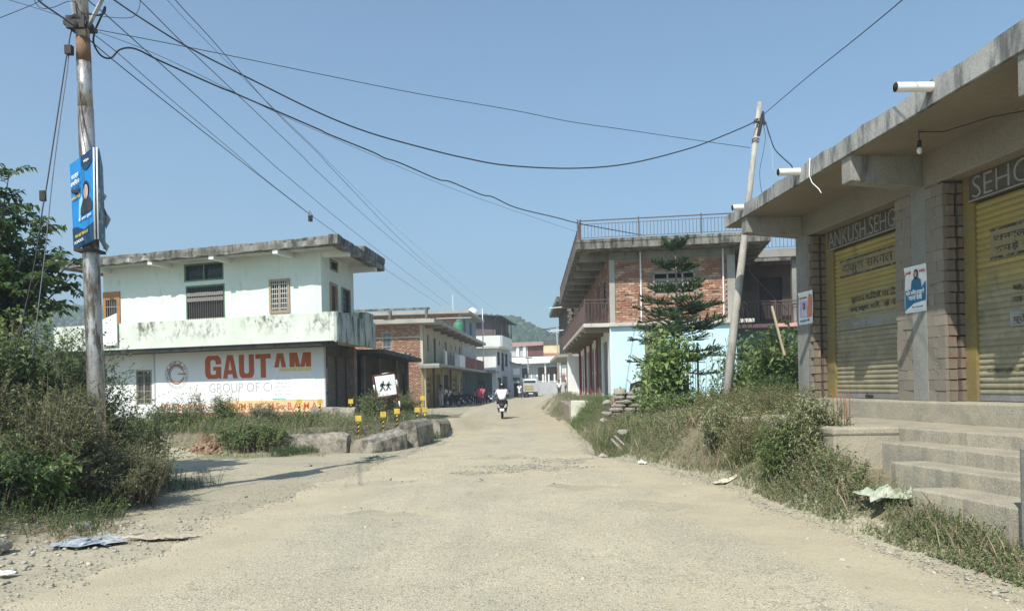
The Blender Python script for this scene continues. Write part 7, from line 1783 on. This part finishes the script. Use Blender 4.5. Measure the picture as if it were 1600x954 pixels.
weeds('dry_weeds', x[m_ >= .8], y[m_ >= .8], H_[m_ >= .8]*1.3, .028, L_DRY, 'dry brown weed stalks on the right roadside bank', nl=8)
x, y = sample(9000, 4.6, 30, -.05, 1.0, pw=1.1); k = clumpy(x, y, 1.3, .0); weeds('grass', x[k], y[k], rng.uniform(.04, .16, k.sum()), 0, L_GRASS, 'short grass along the right road edge', grass=True)
x, y = sample(7000, 19, 34, .1, 1.9, pw=1.0); k = clumpy(x, y, .9, .05); weeds('weeds', x[k], y[k], rng.uniform(.06, .25, k.sum()), .05, L_DUST, 'sparse dusty weeds before the blue house forecourt', nl=7)
x = rng.normal(2.6, .35, 1500); y = rng.normal(18.6, .9, 1500); k = x > xr(y)+.1; weeds('weeds', x[k], y[k], rng.uniform(.10, .28, k.sum()), .05, L_MID, 'dense weed clump round the right hand drain')
x = rng.uniform(1.9, 3.6, 2600); y = rng.uniform(23.5, 29, 2600); k = (x > xr(y)+.1) & ~((y > 28.3-(x-2.2)*1.3) & (x > 2.2)); weeds('weeds', x[k], y[k], rng.uniform(.12, .34, k.sum()), .055, L_MID, 'weeds in front of the blue house forecourt')
x, y = sample(5000, 30, 46, .1, 1.3); k = clumpy(x, y, .7, .2); weeds('weeds', x[k], y[k], rng.uniform(.08, .28, k.sum()), .07, L_DUST, 'scattered weeds further along the right verge', nl=5)
n = 5200; y = 5+18*rng.random(n)**1.2; x = xr(y)+.15+2.0*rng.random(n); k = clumpy(x, y, .8, .1) & ((x < 4.0) | (y > 13.6)); weeds('tall_grass', x[k], y[k], rng.uniform(.15, .5, k.sum())*np.interp(y[k], [5, 8], [.6, 1]), 0, L_DRY, 'tall dry grass blades over the right roadside bank', grass=True)
n = 3000; y = rng.uniform(18.2, 24, n); x = rng.uniform(-13, -3, n); k = ((-5.6+(y-18.1)*.56)-x > .2) & clumpy(x, y, .9, .1); weeds('tall_grass', x[k], y[k], rng.uniform(.15, .45, k.sum()), 0, L_DRY, 'tall dry grass blades on the bank before the white house', grass=True)
# lush strip below the shop steps
n = 6200; y = 4.3+6.0*rng.random(n)**1.1; x = xr(y)+.08+rng.random(n)*(.1+np.clip(4.0-xr(y), .3, 1.0)); k = (x < 3.98) & clumpy(x, y, 1.1, -.3); x, y = x[k], y[k]
H_ = (.08+.22*np.clip((x-xr(y))/.5, 0, 1))*rng.uniform(.6, 1.25, len(x))*np.interp(y, [5, 7, 8.5, 10], [.55, .6, .85, .95]); m_ = rng.random(len(x))
for lo, hi, s_, m2, lb in ((0, .34, .055, L_MID, 'lush green weeds below the shop steps'), (.34, .78, .05, L_DUST, 'dusty green weeds below the shop steps'), (.78, .82, .06, L_DEEP, 'dark leaved weeds below the shop steps'), (.82, 1.1, .04, L_DRY, 'dry stalks below the shop steps')):
    q_ = (m_ >= lo) & (m_ < hi); weeds('weeds', x[q_], y[q_], H_[q_], s_, m2, lb, nl=11)
# bank before the house
n = 15000; y = rng.uniform(18.0, 25.0, n); x = rng.uniform(-13.5, -2.4, n); dl = (-5.6+(y-18.1)*.56)-x; k = (dl > .25) & clumpy(x, y, .8, -.35) & ~((x > -8.3) & (x < -7.05) & (y < 18.9)); x, y = x[k], y[k]
H_ = rng.uniform(.10, .40, len(x)); m_ = rng.random(len(x))
weeds('weeds', x[m_ < .55], y[m_ < .55], H_[m_ < .55], .055, L_MID, 'green weeds covering the bank before the white house', nl=8)
weeds('weeds', x[(m_ >= .55) & (m_ < .85)], y[(m_ >= .55) & (m_ < .85)], H_[(m_ >= .55) & (m_ < .85)], .045, L_DUST, 'dusty weeds on the bank before the white house', nl=8)
weeds('dry_weeds', x[m_ >= .85], y[m_ >= .85], H_[m_ >= .85]*1.2, .03, L_DRY, 'dry stalks on the bank before the white house', nl=7)
t_ = rng.random(2600); x = -5.7+3.3*t_+rng.normal(0, .13, 2600)+.1; y = 17.85+5.4*t_**1.15+rng.normal(0, .1, 2600)-.25; k = (clumpy(x, y, 1.2, -.1)) & (x < xl(y)+.1); weeds('weeds', x[k], y[k], rng.uniform(.06, .26, k.sum()), .05, L_DEEP, 'dark creeping weeds at the foot of the culvert blocks')
n = 6000; x = rng.uniform(-13, -4.4, n); y = 17.35+rng.random(n)*.75; k = clumpy(x, y, 1, -.1); weeds('grass', x[k], y[k], rng.uniform(.04, .16, k.sum()), 0, L_GRASS, 'short grass along the far edge of the side road', grass=True)
# left verge under the thicket
n = 5000; x = rng.uniform(-8.5, -4.5, n); y = rng.uniform(4.6, 8.8, n); k = clumpy(x, y, 1.1, .15) & (x < -4.5-.4*np.sin(y*2)); weeds('dry_litter', x[k], y[k], rng.uniform(.03, .12, k.sum()), .05, L_DRY, 'dry leaf litter and dead stalks on the left verge', nl=5)
n = 9000; x = rng.uniform(-9.5, -4.6, n); y = rng.uniform(6.6, 12.5, n); k = (x < -5.0-.35*np.sin(y*1.3)-.0*(y-8)) & clumpy(x, y, 1, -.3) & ((y > 8.0) | (x < -5.6)); x, y = x[k], y[k]; m_ = rng.random(len(x))
weeds('weeds', x[m_ < .55], y[m_ < .55], rng.uniform(.08, .35, (m_ < .55).sum()), .042, L_OLIVE, 'dusty undergrowth at the foot of the left thicket')
weeds('weeds', x[m_ >= .55], y[m_ >= .55], rng.uniform(.08, .30, (m_ >= .55).sum()), .045, L_DEEP, 'dark green undergrowth at the foot of the left thicket')
n = 3500; x = rng.uniform(-8, -4.3, n); y = rng.uniform(4.5, 9, n); k = clumpy(x, y, 1.4, .35); weeds('grass', x[k], y[k], rng.uniform(.03, .11, k.sum()), 0, L_GRASS, 'thin dry grass tufts on the left verge', grass=True)

# ================================================================ HAZE
hz = NT('haze air')
for l_ in list(hz.t.links): hz.t.links.remove(l_)
pv = hz.n('ShaderNodeVolumePrincipled'); pv.inputs['Color'].default_value = (.76, .90, .98, 1); pv.inputs['Density'].default_value = .0015; pv.inputs['Anisotropy'].default_value = .2
hz.l(pv.outputs[0], hz.out.inputs['Volume'])
ho = MB().box(-660, 660, -70, 900, -3, 130).build('haze', hz.m, None, origin=(0, 0, -3)); tag(ho, 'thin morning haze hanging over the village', kind='stuff')
sc.cycles.volume_max_steps = 64
